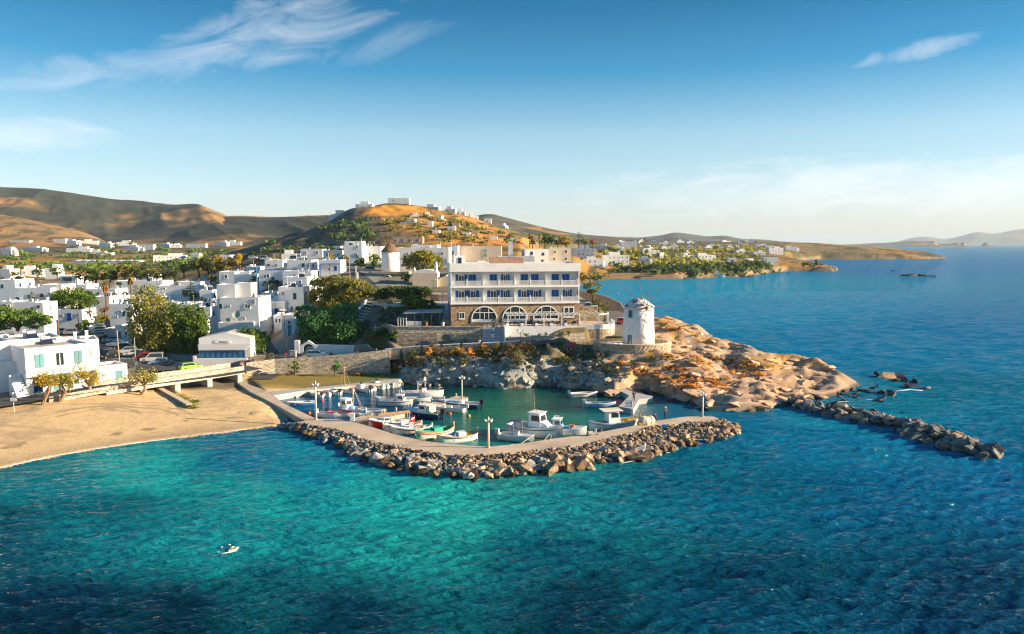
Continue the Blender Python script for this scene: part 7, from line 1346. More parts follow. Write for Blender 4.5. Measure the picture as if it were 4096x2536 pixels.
def limbs(seed, h, r0, spread, k=5, twist=.15, start=.35):
    r_ = random.Random(seed); b = MB(); top = [Vector((0, 0, -.3))]
    for i in range(4): top.append(Vector((r_.uniform(-twist, twist) * h * (i + 1) / 4, r_.uniform(-twist, twist) * h * (i + 1) / 4, h * (i + 1) / 4 * .8)))
    b.tube(top, [r0, r0 * .8, r0 * .6, r0 * .42, r0 * .2], 7)
    for i in range(k):
        a = i * 6.28 / k + r_.uniform(-.4, .4); s = top[1].lerp(top[3], r_.uniform(start, .9)); e = s + Vector((math.cos(a) * spread * r_.uniform(.5, .85), math.sin(a) * spread * r_.uniform(.5, .85), h * r_.uniform(.12, .35))); m_ = s.lerp(e, .5) + Vector((0, 0, -h * .03)); b.tube([s, m_, e], [r0 * .4, r0 * .25, r0 * .08], 5)
    return b
def rlobes(seed, n, R_, h0, h1, rl):
    r_ = random.Random(seed); out = []
    for i in range(n):
        a = r_.uniform(0, 6.28); q = r_.random() ** .6 * R_; z = r_.uniform(h0, h1); s = rl * r_.uniform(.7, 1.2) * (1 - .35 * q / R_); out.append((q * math.cos(a), q * math.sin(a), z, s, s, s * .8))
    return out
# templates are unit height (1 m tall); (trunk mesh, crown mesh)
TPL = {}
def tpl(kind, m, seed=0):
    key = (kind, m.name, seed)
    if key in TPL: return TPL[key]
    sd = seed * 31 + 7
    if kind == 'round': t = limbs(sd, .7, .05, .3); c = crown('crown', rlobes(sd, 11, .32, .30, .82, .2), 2600, .030, sd, m)
    elif kind == 'small': t = limbs(sd, .7, .05, .3); c = crown('crown', rlobes(sd, 7, .30, .40, .82, .22), 420, .062, sd, m)
    elif kind == 'wide': t = limbs(sd, .55, .05, .45); c = crown('crown', rlobes(sd, 12, .5, .42, .82, .22), 2600, .034, sd, m)
    elif kind == 'pine': t = limbs(sd, .62, .045, .55, 7, .25, .2); c = crown('crown', [(x_, y_, z_, a, b_, c_ * .55) for x_, y_, z_, a, b_, c_ in rlobes(sd, 16, .62, .55, .86, .22)], 3600, .03, sd, m, clump=.36)
    elif kind == 'tall': t = limbs(sd, .75, .035, .22, 6); c = crown('crown', rlobes(sd, 12, .24, .28, .88, .15), 2600, .026, sd, m, droop=.09)
    elif kind == 'cypress': t = limbs(sd, .5, .03, .03, 2, .02); c = crown('crown', [(0, 0, .1 + .1 * i, .11 * (1 - .085 * i), .11 * (1 - .085 * i), .1) for i in range(10)], 700, .03, sd, m)
    elif kind == 'conifer':
        t = MB(); t.tube([(0, 0, -.1), (0, 0, .98)], [.025, .006], 6); lb = []
        for i in range(9):
            for j in range(6): a = j * 1.05 + i * .4; q = .24 * (1 - i / 10.0) + .02; lb.append((q * .65 * math.cos(a), q * .65 * math.sin(a), .2 + i * .085, q * .5, q * .5, .018))
        c = crown('crown', lb, 1100, .024, sd, m, clump=.5, shell=.3)
    elif kind == 'bush': t = limbs(sd, .5, .05, .35, 5); c = crown('crown', rlobes(sd, 8, .42, .22, .68, .26), 620, .055, sd, m)
    elif kind == 'tuft': t = limbs(sd, .3, .04, .3, 4); c = crown('crown', rlobes(sd, 6, .5, .12, .42, .3), 420, .06, sd, m)
    TPL[key] = (t.mesh('trunk'), c); TPL[key][0].materials.append(m_bark); return TPL[key]
def plant(label, loc, h, kind='round', m=None, cat='tree', name='tree', group=None, w=1.0, seed=0, rz=None):
    tr, cr = tpl(kind, m or L_green, seed % 3); t = thing(name, label, cat, loc, rz if rz is not None else (seed * 1.7) % 6.28, group); s = (h * w, h * w, h)
    link('trunk' if cat == 'tree' else 'stem', tr, None, t, None, None, s); link('crown' if cat == 'tree' else 'foliage', cr, None, t, None, None, s); return t
SEED = [0]
def tree(label, px, py, hpx_, kind='round', m=None, Y=None, w=1.0, group=None, cat='tree', name=None, sink=.0):
    """base of the plant at photo (px, py), hpx_ photo pixels tall"""
    SEED[0] += 1; q = hit(px, py) if Y is None else P(px, py, Y)
    if Y is not None: q.z = min(q.z, Hs(q.x, q.y))if False else q.z
    h = hpx_ * q.y / FPX; q.z -= sink
    return plant(label, q, h, kind, m, cat, name or ('tree' if cat == 'tree' else 'shrub'), group, w, SEED[0])
def bigtree(label, px, py, Y, lobes, n, size, m, trunk, name='tree', seed=1, bark=None, droop=0):
    """one-off tree; lobes in photo pixels (cx, cy, rx, ry) at depth Y"""
    q = P(px, py, Y); k = Y / FPX; t = thing(name, label, 'tree', q); r_ = random.Random(seed)
    lb = [((cx - px) * k, r_.uniform(-.4, .4) * rx * k, (py - cy) * k, rx * k, rx * k * .9, ry * k) for cx, cy, rx, ry in lobes]
    link('crown', crown('crown', lb, n, size, seed, m, droop=droop), None, t); b = MB(); top = max(l[2] for l in lb)
    for l in lb:
        e = Vector((l[0], l[1], l[2])); b.tube([Vector((0, 0, -.5)), Vector((e.x * .15, e.y * .15, e.z * .35)), Vector((e.x * .6, e.y * .6, e.z * .75)), e], [trunk, trunk * .7, trunk * .4, trunk * .12], 6)
    b.build('trunk', bark or m_bark, t); return t
bigtree('tall weeping eucalyptus towering over the car park', 640, 1435, 164, [(600, 1180, 62, 45), (560, 1240, 45, 40), (640, 1230, 60, 45), (590, 1300, 70, 50), (640, 1350, 70, 60), (580, 1380, 45, 45), (690, 1290, 50, 45)], 9000, .26, L_olive, .5, 'eucalyptus_tree', 3, droop=2.2)
bigtree('second eucalyptus right of the tallest one', 765, 1438, 163, [(720, 1240, 45, 32), (770, 1250, 45, 35), (800, 1290, 35, 38), (750, 1320, 60, 50), (790, 1370, 45, 50), (730, 1380, 35, 45)], 6500, .26, L_green, .4, 'eucalyptus_tree', 5, droop=2.2)
bigtree('dense dark green tree right of the village lane', 1330, 1405, 161, [(1290, 1285, 70, 55), (1370, 1270, 70, 50), (1400, 1330, 70, 60), (1320, 1340, 80, 60), (1250, 1300, 50, 50), (1240, 1350, 40, 40), (1430, 1370, 40, 40), (1230, 1250, 42, 30)], 11000, .27, L_deep, .45, 'broadleaf_tree', 8)
bigtree('broad pine with sunlit golden top on the hillside', 1395, 1245, 188, [(1300, 1145, 55, 32), (1360, 1130, 60, 28), (1430, 1150, 60, 28), (1480, 1178, 40, 20), (1290, 1190, 50, 35), (1350, 1180, 60, 40), (1420, 1195, 50, 30), (1330, 1220, 50, 30)], 11000, .27, L_olive, .4, 'pine_tree', 9, m_barkp)
bigtree('leafy green tree beside the taverna', 1003, 1425, 158, [(1000, 1345, 45, 32), (960, 1375, 35, 32), (1035, 1360, 38, 35), (1000, 1390, 50, 32), (1050, 1395, 22, 22)], 5200, .22, L_green, .3, 'broadleaf_tree', 11)
bigtree('round domed dark tree above the car park', 290, 1228, 205, [(290, 1180, 60, 30), (245, 1195, 40, 28), (335, 1195, 42, 28), (290, 1205, 75, 25)], 5000, .28, L_green, .4, 'domed_tree', 13)
bigtree('broad leafy tree at the left edge of the village', 70, 1315, 168, [(30, 1260, 50, 35), (90, 1270, 55, 32), (150, 1285, 45, 28), (20, 1300, 40, 22)], 5200, .26, L_green, .3, 'broadleaf_tree', 14)
bigtree('golden spreading tree beside the hillside windmill', 1690, 1098, 226, [(1650, 1040, 38, 26), (1700, 1030, 48, 28), (1745, 1055, 30, 26), (1690, 1055, 55, 22), (1630, 1058, 22, 20)], 5600, .3, L_olive, .35, 'spreading_tree', 15)
for i, (px, py, Y, lb, nm) in enumerate([(1570, 1225, 178, [(1540, 1175, 42, 18), (1590, 1165, 45, 20), (1520, 1190, 25, 15)], 'windswept pine with bare twisted limbs beside the stairs'), (1655, 1235, 174, [(1640, 1165, 50, 20), (1690, 1170, 35, 20), (1610, 1180, 30, 15)], 'windswept pine in the middle of the garden slope'), (1690, 1255, 168, [(1650, 1205, 45, 20), (1700, 1220, 40, 22), (1730, 1235, 25, 16), (1660, 1230, 40, 15)], 'low bushy pine just above the pavilion')]):
    bigtree(nm, px, py, Y, lb, 3600, .24, L_dark if i < 2 else L_green, .22, 'pine_tree', 20 + i, m_barkp)
T = tree; rt = random.Random(77)
T('tall leafy tree beside the hillside road', 1440, 1082, 68, 'round', L_green, 243); T('second leafy tree by the parked off-road car', 1495, 1082, 72, 'round', L_green, 243)
T('small rounded tree left of the chapel', 1625, 1140, 55, 'round', L_green, 212); T('yellow-green tree right of the pergola house', 1382, 1070, 60, 'tall', L_olive, 240, 1.3); T('small golden tree behind the pergola house', 1325, 1045, 38, 'round', L_gold, 262)
T('round golden tree under the bare hill', 1105, 1082, 58, 'round', L_gold, 300)
for i, (px, py, h, m_) in enumerate([(795, 1100, 75, L_olive), (835, 1105, 85, L_olive), (880, 1090, 75, L_gold), (925, 1085, 72, L_gold), (960, 1070, 62, L_gold), (735, 1100, 50, L_olive), (860, 1108, 60, L_olive)]): T(('leftmost olive-gold tree of the golden grove', 'large ochre tree in the golden grove', 'bright golden tree at the grove centre', 'golden tree right of the grove centre', 'rightmost pointed golden tree of the grove', 'smaller tree left of the golden grove', 'low front tree of the golden grove')[i], px, py, h, 'tall' if i in (2, 3, 4) else 'round', m_, 330, 1.3)
for i, (px, py, h, k, lb) in enumerate([(340, 1138, 75, 'round', 'dark pine leftmost of the conifer row'), (385, 1140, 70, 'round', 'dark pine beside the blue-windowed house'), (440, 1138, 72, 'round', 'dark pine behind the palms'), (500, 1130, 78, 'round', 'mixed green tree in the conifer row'), (590, 1128, 92, 'conifer', 'tall brown-green conifer in the tree row'), (655, 1130, 80, 'cypress', 'slender dark cypress in the tree row'), (560, 1130, 70, 'round', 'dark tree left of the tall conifer'), (620, 1130, 65, 'round', 'olive tree between conifer and cypress'), (690, 1120, 50, 'round', 'green tree right of the cypress'), (230, 1110, 45, 'round', 'dark tree at the left of the blue-windowed house'), (150, 1115, 45, 'wide', 'dark spreading tree below the tower house'), (60, 1118, 40, 'wide', 'dark spreading tree at the far left')]): T(lb, px, py, h, k, (L_dark, L_green, L_dark, L_olive)[i % 4], 300 if py > 1112 else 330, 1.35 if k in ('round', 'conifer') else 1)
for i, (px, py, h, k, m_, lb) in enumerate([(350, 1345, 75, 'tall', L_green, 'slim green tree at the car park edge'), (322, 1330, 45, 'round', L_green, 'small green tree by the shop door'), (170, 1270, 45, 'round', L_green, 'small green tree beside sunlit house'), (130, 1218, 62, 'conifer', L_brown, 'brownish conifer in front of the arched window house'), (25, 1235, 45, 'round', L_dark, 'dark tree in front of left edge wall'), (475, 1150, 30, 'round', L_dark, 'dark shrubby tree by the long low house'), (765, 1200, 85, 'conifer', L_dark, 'araucaria pine between village houses'), (780, 1215, 50, 'wide', L_green, 'green tree at the foot of the araucaria'), (1105, 1150, 40, 'round', L_dark, 'dark tree against the broad white wall'), (1065, 1235, 55, 'tall', L_green, 'green tree filling the lane gap'), (1310, 1000, 20, 'round', L_green, 'small green tree below the hill'), (1170, 1040, 38, 'conifer', L_brown, 'brown conifer before the low white houses')]): T(lb, px, py, h, k, m_, None if i in (10,) else (182, 200, 190, 205, 225, 262, 236, 234, 222, 205, 330, 325)[i], 1.2)
for i, (px, py, h, m_, lb) in enumerate([(362, 1262, 34, L_pink, 'pink oleander in bloom at the car park head'), (335, 1340, 22, L_pink, 'dusty pink shrub by the car park'), (420, 1256, 44, L_rust, 'purple-brown bougainvillea between houses')]): T(lb, px, py, h, 'bush', m_, 200, 1.2, cat='shrub')
tw = ('near the palms', 'behind the taverna', 'around the dish house', 'by the domed tree', 'toward the hillside road'); k = 0; tr_ = 0
while k < 46 and tr_ < 900:
    tr_ += 1; px, py = rt.uniform(0, 1280), rt.uniform(1120, 1330); q = hit(px, py, 150, 420, 200)
    if any(abs(q.x - hx0) < hw / 2 + .8 and -1.2 < q.y - hy0 < 9.5 for hx0, hy0, hw in HOUSES) or q.y < 160: continue
    mt_ = rt.choice((L_green, L_green, L_olive, L_gold, L_dark)); h_ = rt.uniform(3, 5.5); SEED[0] += 1; k += 1
    plant('%s garden tree between white houses, %s' % ({'leaf_green': 'green', 'leaf_olive': 'olive', 'leaf_gold': 'golden', 'leaf_dark': 'dark'}[mt_.name], tw[3 if px < 330 else 0 if px < 560 else 1 if px < 850 else 2 if px < 1080 else 4]), q, h_, 'small', mt_, group='garden trees of the village', w=1.2, seed=SEED[0])
# skyline trees between hill and bay
for i, (px, py, h, k, m_, lb) in enumerate([(2180, 985, 62, 'tall', L_green, 'tall green tree on the skyline'), (2205, 985, 52, 'tall', L_green, 'green tree right of the tallest skyline tree'), (2265, 995, 55, 'round', L_gold, 'golden round tree on the skyline'), (2315, 985, 62, 'conifer', L_dark, 'tall araucaria on the skyline'), (2230, 990, 40, 'round', L_olive, 'olive tree on the skyline'), (2340, 985, 36, 'round', L_olive, 'low olive tree near skyline araucaria'), (2370, 985, 32, 'round', L_rust, 'russet tree near skyline araucaria'), (2130, 985, 30, 'round', L_olive, 'olive bush-like tree at the skyline left'), (2060, 985, 25, 'wide', L_dark, 'dark scrubby tree above the orange bluff')]): T(lb, px, py, h, k, m_, 420, 1.3)
for i, (px, py, h, k) in enumerate([(2688, 1034, 50, 'conifer'), (2730, 1030, 35, 'conifer'), (2895, 1030, 40, 'conifer'), (2578, 1000, 52, 'conifer'), (2985, 1025, 30, 'conifer')]): T(('tall araucaria above the middle bay houses', 'smaller araucaria above the bay', 'brown araucaria near the point', 'araucaria beside the skyline street', 'dark araucaria before the far hotel')[i], px, py, h, k, L_dark if i != 2 else L_brown, 640 + 20 * i, 1.5)
rb = random.Random(3)
for i in range(34):
    px = 2470 + i * 18.5 + rb.uniform(-8, 8); mt_ = rb.choice((L_green, L_green, L_dark, L_olive, L_deep)); T({'leaf_green': 'green', 'leaf_dark': 'dark', 'leaf_olive': 'olive', 'leaf_deep': 'deep green'}[mt_.name] + ' shoreline tree in the bay belt, ' + ('over the sea wall start', 'over the wall middle', 'left of the hut', 'right of the hut', 'toward the point')[min(4, i // 7)], px, 1092 - max(0, (px - 2850)) * .07 + rb.uniform(-12, 2), rb.uniform(26, 46), 'small', mt_, None, 1.35, 'tree belt along the bay')
for i, (px, h) in enumerate([(3215, 36), (3238, 34), (3278, 42), (3255, 28)]): T('round tree on the tip of the point', px, 1074, h, 'small', L_green, 742, 1.2, 'trees on the point')
for i in range(26):
    T('scattered green tree among the far plain houses', rb.uniform(0, 900), rb.uniform(985, 1040), rb.uniform(14, 28), 'small', rb.choice((L_green, L_dark, L_olive)), None, 1.5, 'trees of the far plain')
for i in range(20):
    T('small dark tree among the distant town houses', rb.uniform(2400, 3100), rb.uniform(975, 1040), rb.uniform(10, 22), 'small', rb.choice((L_green, L_dark, L_olive)), None, 1.4, 'trees of the distant town')
T('round golden-olive tamarisk beside the coastal road', 2372, 1192, 72, 'round', L_olive, 232, 1.25); T('bushy green shrub below the tamarisk', 2395, 1238, 50, 'bush', L_olive, 190, 1.5, cat='shrub'); T('leafy green hedge bush by the hotel corner', 2420, 1252, 34, 'bush', L_green, 182, 1.4, cat='shrub')
for i, (px, py, h) in enumerate([(2300, 1140, 60), (2330, 1130, 50), (2360, 1128, 46), (2390, 1125, 42)]): T(('ivy-covered bank bush right behind the hotel roof', 'bank bush above the small beach', 'second bank bush above the small beach', 'dark bank bush at the sea wall start')[i], px, py, h, 'bush', (L_olive, L_gold, L_green, L_deep)[i], 500, 1.3, cat='shrub')
swl2 = thing('stream_wall', 'low ochre stone wall running from the bridge onto the beach', 'wall', (0, 0, 0)); b = MB(); a, c = G(628, 1566, .9), G(748, 1634, .9); b.prism([(a.x, a.y), (c.x, c.y), (c.x + .7, c.y + .3), (a.x + .7, a.y + .3)], .2, 1.5); b.build('wall_face', m_stonew, swl2); b = MB(); b.prism([(a.x - .05, a.y - .03), (c.x - .05, c.y - .05), (c.x + .78, c.y + .3), (a.x + .78, a.y + .34)], 1.503, 1.6); b.build('coping', MATS['coping_cream'], swl2)
# palms
def palm(label, px, py, top, Y, skirt=True):
    q = P(px, py, Y); h = (py - top) * Y / FPX; t = thing('palm_tree', label, 'palm tree', q); b = MB(); b.tube([(0, 0, -1), (.1, 0, h * .5), (.05, 0, h)], [.25, .2, .18], 7); b.build('trunk', m_bark, t); r_ = random.Random(px); V = MB()
    for i in range(26):
        a = r_.uniform(0, 6.28); e = r_.uniform(-.3, 1.2); Lf = r_.uniform(1.3, 1.9); d = Vector((math.cos(a), math.sin(a), 0)); s = Vector((-math.sin(a), math.cos(a), 0)); p0 = Vector((0, 0, h)); p1 = p0 + d * Lf * .5 * math.cos(e) + Vector((0, 0, Lf * .5 * math.sin(e))); p2_ = p0 + d * Lf * math.cos(e) * .95 + Vector((0, 0, Lf * (math.sin(e) - .45)))
        V.add([p0 - s * .05, p0 + s * .05, p1 - s * .38, p1 + s * .38, p2_], [(0, 1, 3, 2), (2, 3, 4)])
    V.build('crown', L_olive, t)
    if skirt:
        S = MB()
        for i in range(22): a = r_.uniform(0, 6.28); d = Vector((math.cos(a), math.sin(a), 0)); s = Vector((-math.sin(a), math.cos(a), 0)); z0 = h - r_.uniform(0, .5); S.add([Vector((0, 0, z0)) - s * .1, Vector((0, 0, z0)) + s * .1, d * .75 + Vector((0, 0, z0 - 1.2)) + s * .25, d * .65 + Vector((0, 0, z0 - 2.2)), d * .75 + Vector((0, 0, z0 - 1.2)) - s * .25], [(0, 1, 2, 3, 4)])
        S.build('dead_frond_skirt', L_rust, t)
palm('left palm with brown skirt above the village roofs', 425, 1222, 1135, 215); palm('right palm with brown skirt above the village roofs', 525, 1215, 1108, 222)
for i, (px, lb) in enumerate([(2118, 'small palm on the skyline, leftmost of four'), (2130, 'second small palm on the skyline'), (2158, 'stout palm on the skyline'), (2240, 'palm beside the skyline golden tree')]): palm(lb, px, 985, 940 + (i % 2) * 10, 430)
# beach tamarisks with twisted trunks
def tamarisk(label, px, py, Y, path, lobes, seed):
    q = P(px, py, Y); q.z = Hs(q.x, q.y); k = Y / FPX; t = thing('tamarisk_tree', label, 'tree', q); b = MB()
    for br in path: b.tube([((x_ - px) * k, .1 * i, (py - y_) * k - (.4 if i == 0 else 0)) for i, (x_, y_) in enumerate(br)], [max(.07, .34 * (1 - i / (len(br) + .5)) * (1 if br[0] == path[0][0] else .6)) for i in range(len(br))], 7)
    b.build('trunk', m_barkp, t); r_ = random.Random(seed); lb = [((cx - px) * k, r_.uniform(-.4, .4), (py - cy) * k, rx * k, rx * k, ry * k) for cx, cy, rx, ry in lobes]
    link('crown', crown('crown', lb, 900, .15, seed, L_gold if seed % 2 else L_olive, clump=1.1, shell=.5), None, t)
tamarisk('leftmost twisted tamarisk on the beach', 168, 1612, 113.5, [[(168, 1612), (185, 1570), (195, 1545), (210, 1520)], [(180, 1585), (200, 1550), (195, 1510), (190, 1480)]], [(185, 1500, 26, 18), (205, 1520, 20, 15), (168, 1515, 18, 16)], 1)
tamarisk('second twisted tamarisk on the beach', 236, 1602, 115.5, [[(236, 1602), (262, 1565), (250, 1540), (240, 1508)], [(250, 1570), (240, 1545), (232, 1500)]], [(262, 1512, 20, 18), (275, 1530, 16, 18), (248, 1500, 18, 12)], 2)
tamarisk('third slender tamarisk on the beach', 362, 1578, 119.5, [[(362, 1578), (360, 1540), (345, 1515), (335, 1490)], [(358, 1545), (330, 1535), (322, 1520)], [(350, 1520), (370, 1500), (385, 1488)]], [(330, 1480, 26, 24), (375, 1495, 26, 18), (345, 1500, 18, 18), (378, 1525, 14, 10)], 3)
tamarisk('tamarisk leaning against the stone bridge', 560, 1558, 122.5, [[(552, 1565), (580, 1535), (577, 1510), (572, 1490)], [(577, 1510), (600, 1490)], [(577, 1505), (545, 1485)]], [(545, 1485, 32, 18), (585, 1475, 32, 18), (565, 1495, 40, 14), (605, 1490, 14, 12)], 4)
# shrubs on cliff, headland and lawn
rs = random.Random(21)
def scatter(label, group, poly_, n, hmin, hmax, mats, kind='bush', w=1.3, zmin=.6, avoid=None, name='shrub', zones=('left stretch', 'middle stretch', 'right stretch')):
    xs = [p[0] for p in poly_]; ys = [p[1] for p in poly_]; k = 0; tr = 0
    while k < n and tr < n * 30:
        tr += 1; px, py = rs.uniform(min(xs), max(xs)), rs.uniform(min(ys), max(ys)); d, _ = poly_sd(np.array([px]), np.array([py]), poly_)
        if d[0] < 0: continue
        q = hit(px, py, 90, 400, 200)
        if q.z < zmin or (avoid and avoid(q)): continue
        SEED[0] += 1; mt = rs.choice(mats); hh = rs.uniform(hmin, hmax); cw_n = {'leaf_grey': 'grey', 'leaf_brown': 'brown', 'leaf_dark': 'dark', 'leaf_olive': 'olive', 'leaf_green': 'green', 'leaf_deep': 'deep green', 'leaf_rust': 'rusty', 'leaf_dry_gold': 'golden', 'leaf_gold': 'yellow'}[mt.name]
        f_ = (px - min(xs)) / (max(xs) - min(xs)); sz = 'small' if hh < hmin + (hmax - hmin) * .35 else 'large' if hh > hmin + (hmax - hmin) * .7 else 'middling'
        plant('%s %s %s, %s' % (sz, cw_n, label, zones[min(len(zones) - 1, int(f_ * len(zones)))]), q, hh, kind, mt, 'shrub', name, group, w, SEED[0]); k += 1
nearmill = lambda q: (q.x - WM.x + 1) ** 2 / 75 + (q.y - WM.y) ** 2 / 46 < 1
road = lambda q: 146.9 < q.y < 152.6
scatter('shrub on the harbour cliff', 'cliff shrubs', [(1490, 1425), (1620, 1400), (2000, 1400), (2300, 1390), (2440, 1420), (2420, 1480), (2250, 1500), (2000, 1455), (1800, 1470), (1620, 1480), (1500, 1475)], 75, .9, 2.1, (L_grey, L_grey, L_brown, L_dark, L_olive), avoid=lambda q: nearmill(q) or road(q), zones=('by the thicket', 'below the niche', 'below the marble steps', 'below the bougainvillea', 'by the landing pier'))
scatter('bush along the cliff-top road', 'golden cliff-top bushes', [(1700, 1395), (1960, 1385), (2230, 1370), (2240, 1395), (2000, 1425), (1700, 1430)], 26, 1.1, 2.0, (L_rust, L_dry, L_dry, L_gold), avoid=lambda q: nearmill(q) or road(q))
scatter('shrub of the thicket at the lawn end', 'thicket shrubs', [(1480, 1440), (1600, 1415), (1640, 1470), (1590, 1495), (1500, 1485)], 14, 1.6, 2.6, (L_dark, L_brown, L_grey, L_rust), avoid=road)
scatter('dry bush among the headland rocks', 'golden headland bushes', [(2480, 1440), (2700, 1410), (3000, 1440), (3090, 1470), (2950, 1560), (2720, 1560), (2560, 1520), (2470, 1470)], 95, .7, 1.5, (L_dry, L_dry, L_gold, L_rust), 'tuft', 1.9, avoid=nearmill, zones=('below the terrace wall', 'right of the windmill', 'mid headland', 'near the mole lamp', 'toward the tip'))
scatter('bush on the slope behind the windmill', 'bushes behind the windmill', [(2630, 1275), (2720, 1290), (2870, 1340), (2800, 1360), (2640, 1330)], 18, .6, 1.1, (L_olive, L_rust, L_dry), 'tuft', 1.7, avoid=nearmill)
scatter('shrub below the windmill terrace wall', 'shrubs below the windmill', [(2380, 1430), (2520, 1440), (2600, 1480), (2480, 1540), (2360, 1500)], 22, .7, 1.5, (L_grey, L_brown, L_dark), 'bush', 1.3, avoid=nearmill)
scatter('bush on the slope left of the hotel', 'garden slope bushes', [(1470, 1280), (1560, 1230), (1600, 1290), (1580, 1370), (1480, 1385), (1440, 1350)], 26, 1.0, 2.2, (L_grey, L_dark, L_green, L_grey), 'bush', 1.3, avoid=road)
scatter('bush against the road wall', 'bushes along the road wall', [(1000, 1475), (1180, 1475), (1380, 1470), (1380, 1490), (1160, 1500), (990, 1500)], 15, .9, 2.0, (L_green, L_deep, L_dark), 'bush', 1.2)
scatter('grass tuft on the lawn edge', 'lawn tufts', [(1400, 1475), (1560, 1480), (1580, 1510), (1420, 1510)], 12, .6, 1.2, (L_rust, L_dry, L_olive), 'tuft', 1.6)
scatter('grass clump along the stream wall', 'stream wall grass', [(650, 1566), (700, 1566), (800, 1622), (780, 1640), (745, 1628)], 16, .5, 1.0, (L_gold, L_olive, L_green), 'tuft', 1.9, .2)
T('grey leafless-looking street tree at the lane mouth', 1078, 1480, 90, 'tall', L_grey, 147, .9)
T('bright green bush standing tall against the road wall', 1340, 1492, 58, 'bush', L_deep, 143.8, 1.0, cat='shrub'); T('dark green bush left on the road wall', 1180, 1492, 62, 'bush', L_green, 143.8, .8, cat='shrub')
q = P(2285, 1385, 146.9); q.z = Hs(q.x, q.y); plant('vivid magenta bougainvillea beside the road bend', q, 2.4, 'bush', L_mag, 'shrub', 'bougainvillea', None, 1.2, 5)
q = P(2345, 1380, 147.2); q.z = Hs(q.x, q.y); plant('dark green bush right of the bougainvillea', q, 1.9, 'bush', L_deep, 'shrub', 'shrub', None, 1.0, 7)
q = P(2235, 1385, 146.8); q.z = Hs(q.x, q.y); plant('deep blue-green bush left of the bougainvillea', q, 1.3, 'bush', L_dark, 'shrub', 'shrub', None, 1.2, 8)
for i, (px, h, m_) in enumerate([(2040, .5, L_green), (2105, 1.2, L_green), (2155, .9, L_deep), (2182, .9, L_green), (2245, 1.0, L_deep), (2275, 1.2, L_green)]):
    q = P(px, 1345, 151.4); plant(('low hedge plant at the planter start', 'rounded green bush in the planter', 'spiky plant in the planter', 'small green bush at planter middle', 'agave-like plant in the planter', 'leafy bush at the planter end')[i], (q.x, 151.3, 7.5 + i * .12), h, 'bush', m_, 'shrub', 'shrub', None, 1.3, i)
for i, (px, py, Y, z, h, lb) in enumerate([(1976, 1310, 154.6, 9.37, 1.5, 'round topiary bush at the top of the marble steps'), (1973, 1330, 152.4, 8.6, .8, 'upper square white planter on the marble steps'), (1971, 1352, 151.2, 7.6, .8, 'lower square white planter on the marble steps'), (1917, 1372, 149.6, 6.4, 1.1, 'agave in a white urn at the foot of the steps'), (1705, 1300, 155.6, 9.4, .9, 'small potted plant in terracotta by the pavilion'), (1772, 1300, 156, 9.4, .7, 'white planter at the foot of garden stairs')]):
    q = P(px, py, Y); t = pot(lb, (q.x, Y, z), .32, .75, m_white if i in (1, 2, 3, 5) else m_terra); tr, cr = tpl('bush', L_deep if i != 3 else L_grey, i % 3); link('foliage', cr, None, t, (0, 0, .6), None, h)
# low scrub on hills (uncountable) and reeds by the stream
def scrub(name, label, poly_, n, size, m, seed, q=14):
    r_ = np.random.default_rng(seed); xs = [p[0] for p in poly_]; ys = [p[1] for p in poly_]; V = []; tr = 0
    P_ = []
    while len(P_) < n and tr < n * 20:
        tr += 1; px, py = r_.uniform(min(xs), max(xs)), r_.uniform(min(ys), max(ys)); d, _ = poly_sd(np.array([px]), np.array([py]), poly_)
        if d[0] > 0: P_.append(hit(px, py, 250, 1700, 160))
    P_ = P_[:n // 3 + 1]; P_ += [Vector((p.x + d_[0], p.y + d_[1], Hs(p.x + d_[0], p.y + d_[1]))) for p in P_ for d_ in (r_.normal(0, size * 2.2, 2), r_.normal(0, size * 1.6, 2))]
    for p in P_:
        s = size * r_.uniform(.5, 1.3); c = np.array(p); pts = c + r_.normal(size=(q, 3)) * (s, s, s * .35) + (0, 0, s * .3); u = r_.normal(size=(q, 3)); u /= np.linalg.norm(u, axis=1)[:, None]; v = np.cross(u, r_.normal(size=(q, 3))); v /= np.linalg.norm(v, axis=1)[:, None]; a, b_ = u * s * .5, v * s * .35; V.append(np.stack([pts - a - b_, pts + a - b_, pts + a + b_, pts - a + b_], 1).reshape(-1, 3))
    V = np.concatenate(V); me = npmesh(name, V, np.arange(len(V)).reshape(-1, 4)); return tag(link(name, me, m), label, kind='stuff')
scrub('hill_scrub', 'dark scrub dotted over the bare hill', [(950, 1010), (1300, 910), (1450, 870), (1560, 950), (1400, 1010), (1100, 1040)], 90, 1.7, L_dark, 1)
scrub('hill_scrub', 'olive scrub dotted over the orange slope', [(1520, 890), (1700, 860), (1950, 910), (2100, 960), (2000, 990), (1650, 970)], 150, 1.4, L_olive, 2)
scrub('field_scrub', 'mixed green scrub and orchards over the plain', [(0, 1000), (900, 990), (900, 1060), (600, 1080), (0, 1110)], 240, 2.8, L_green, 3)
scrub('shore_scrub', 'low green undergrowth under the bay trees', [(2470, 1075), (2850, 1075), (3080, 1060), (3080, 1075), (2850, 1096), (2480, 1096)], 240, 2.4, L_dark, 4)
scrub('town_scrub', 'green gardens between distant houses', [(2400, 985), (3100, 990), (3080, 1060), (2420, 1070)], 260, 3.0, L_olive, 5)

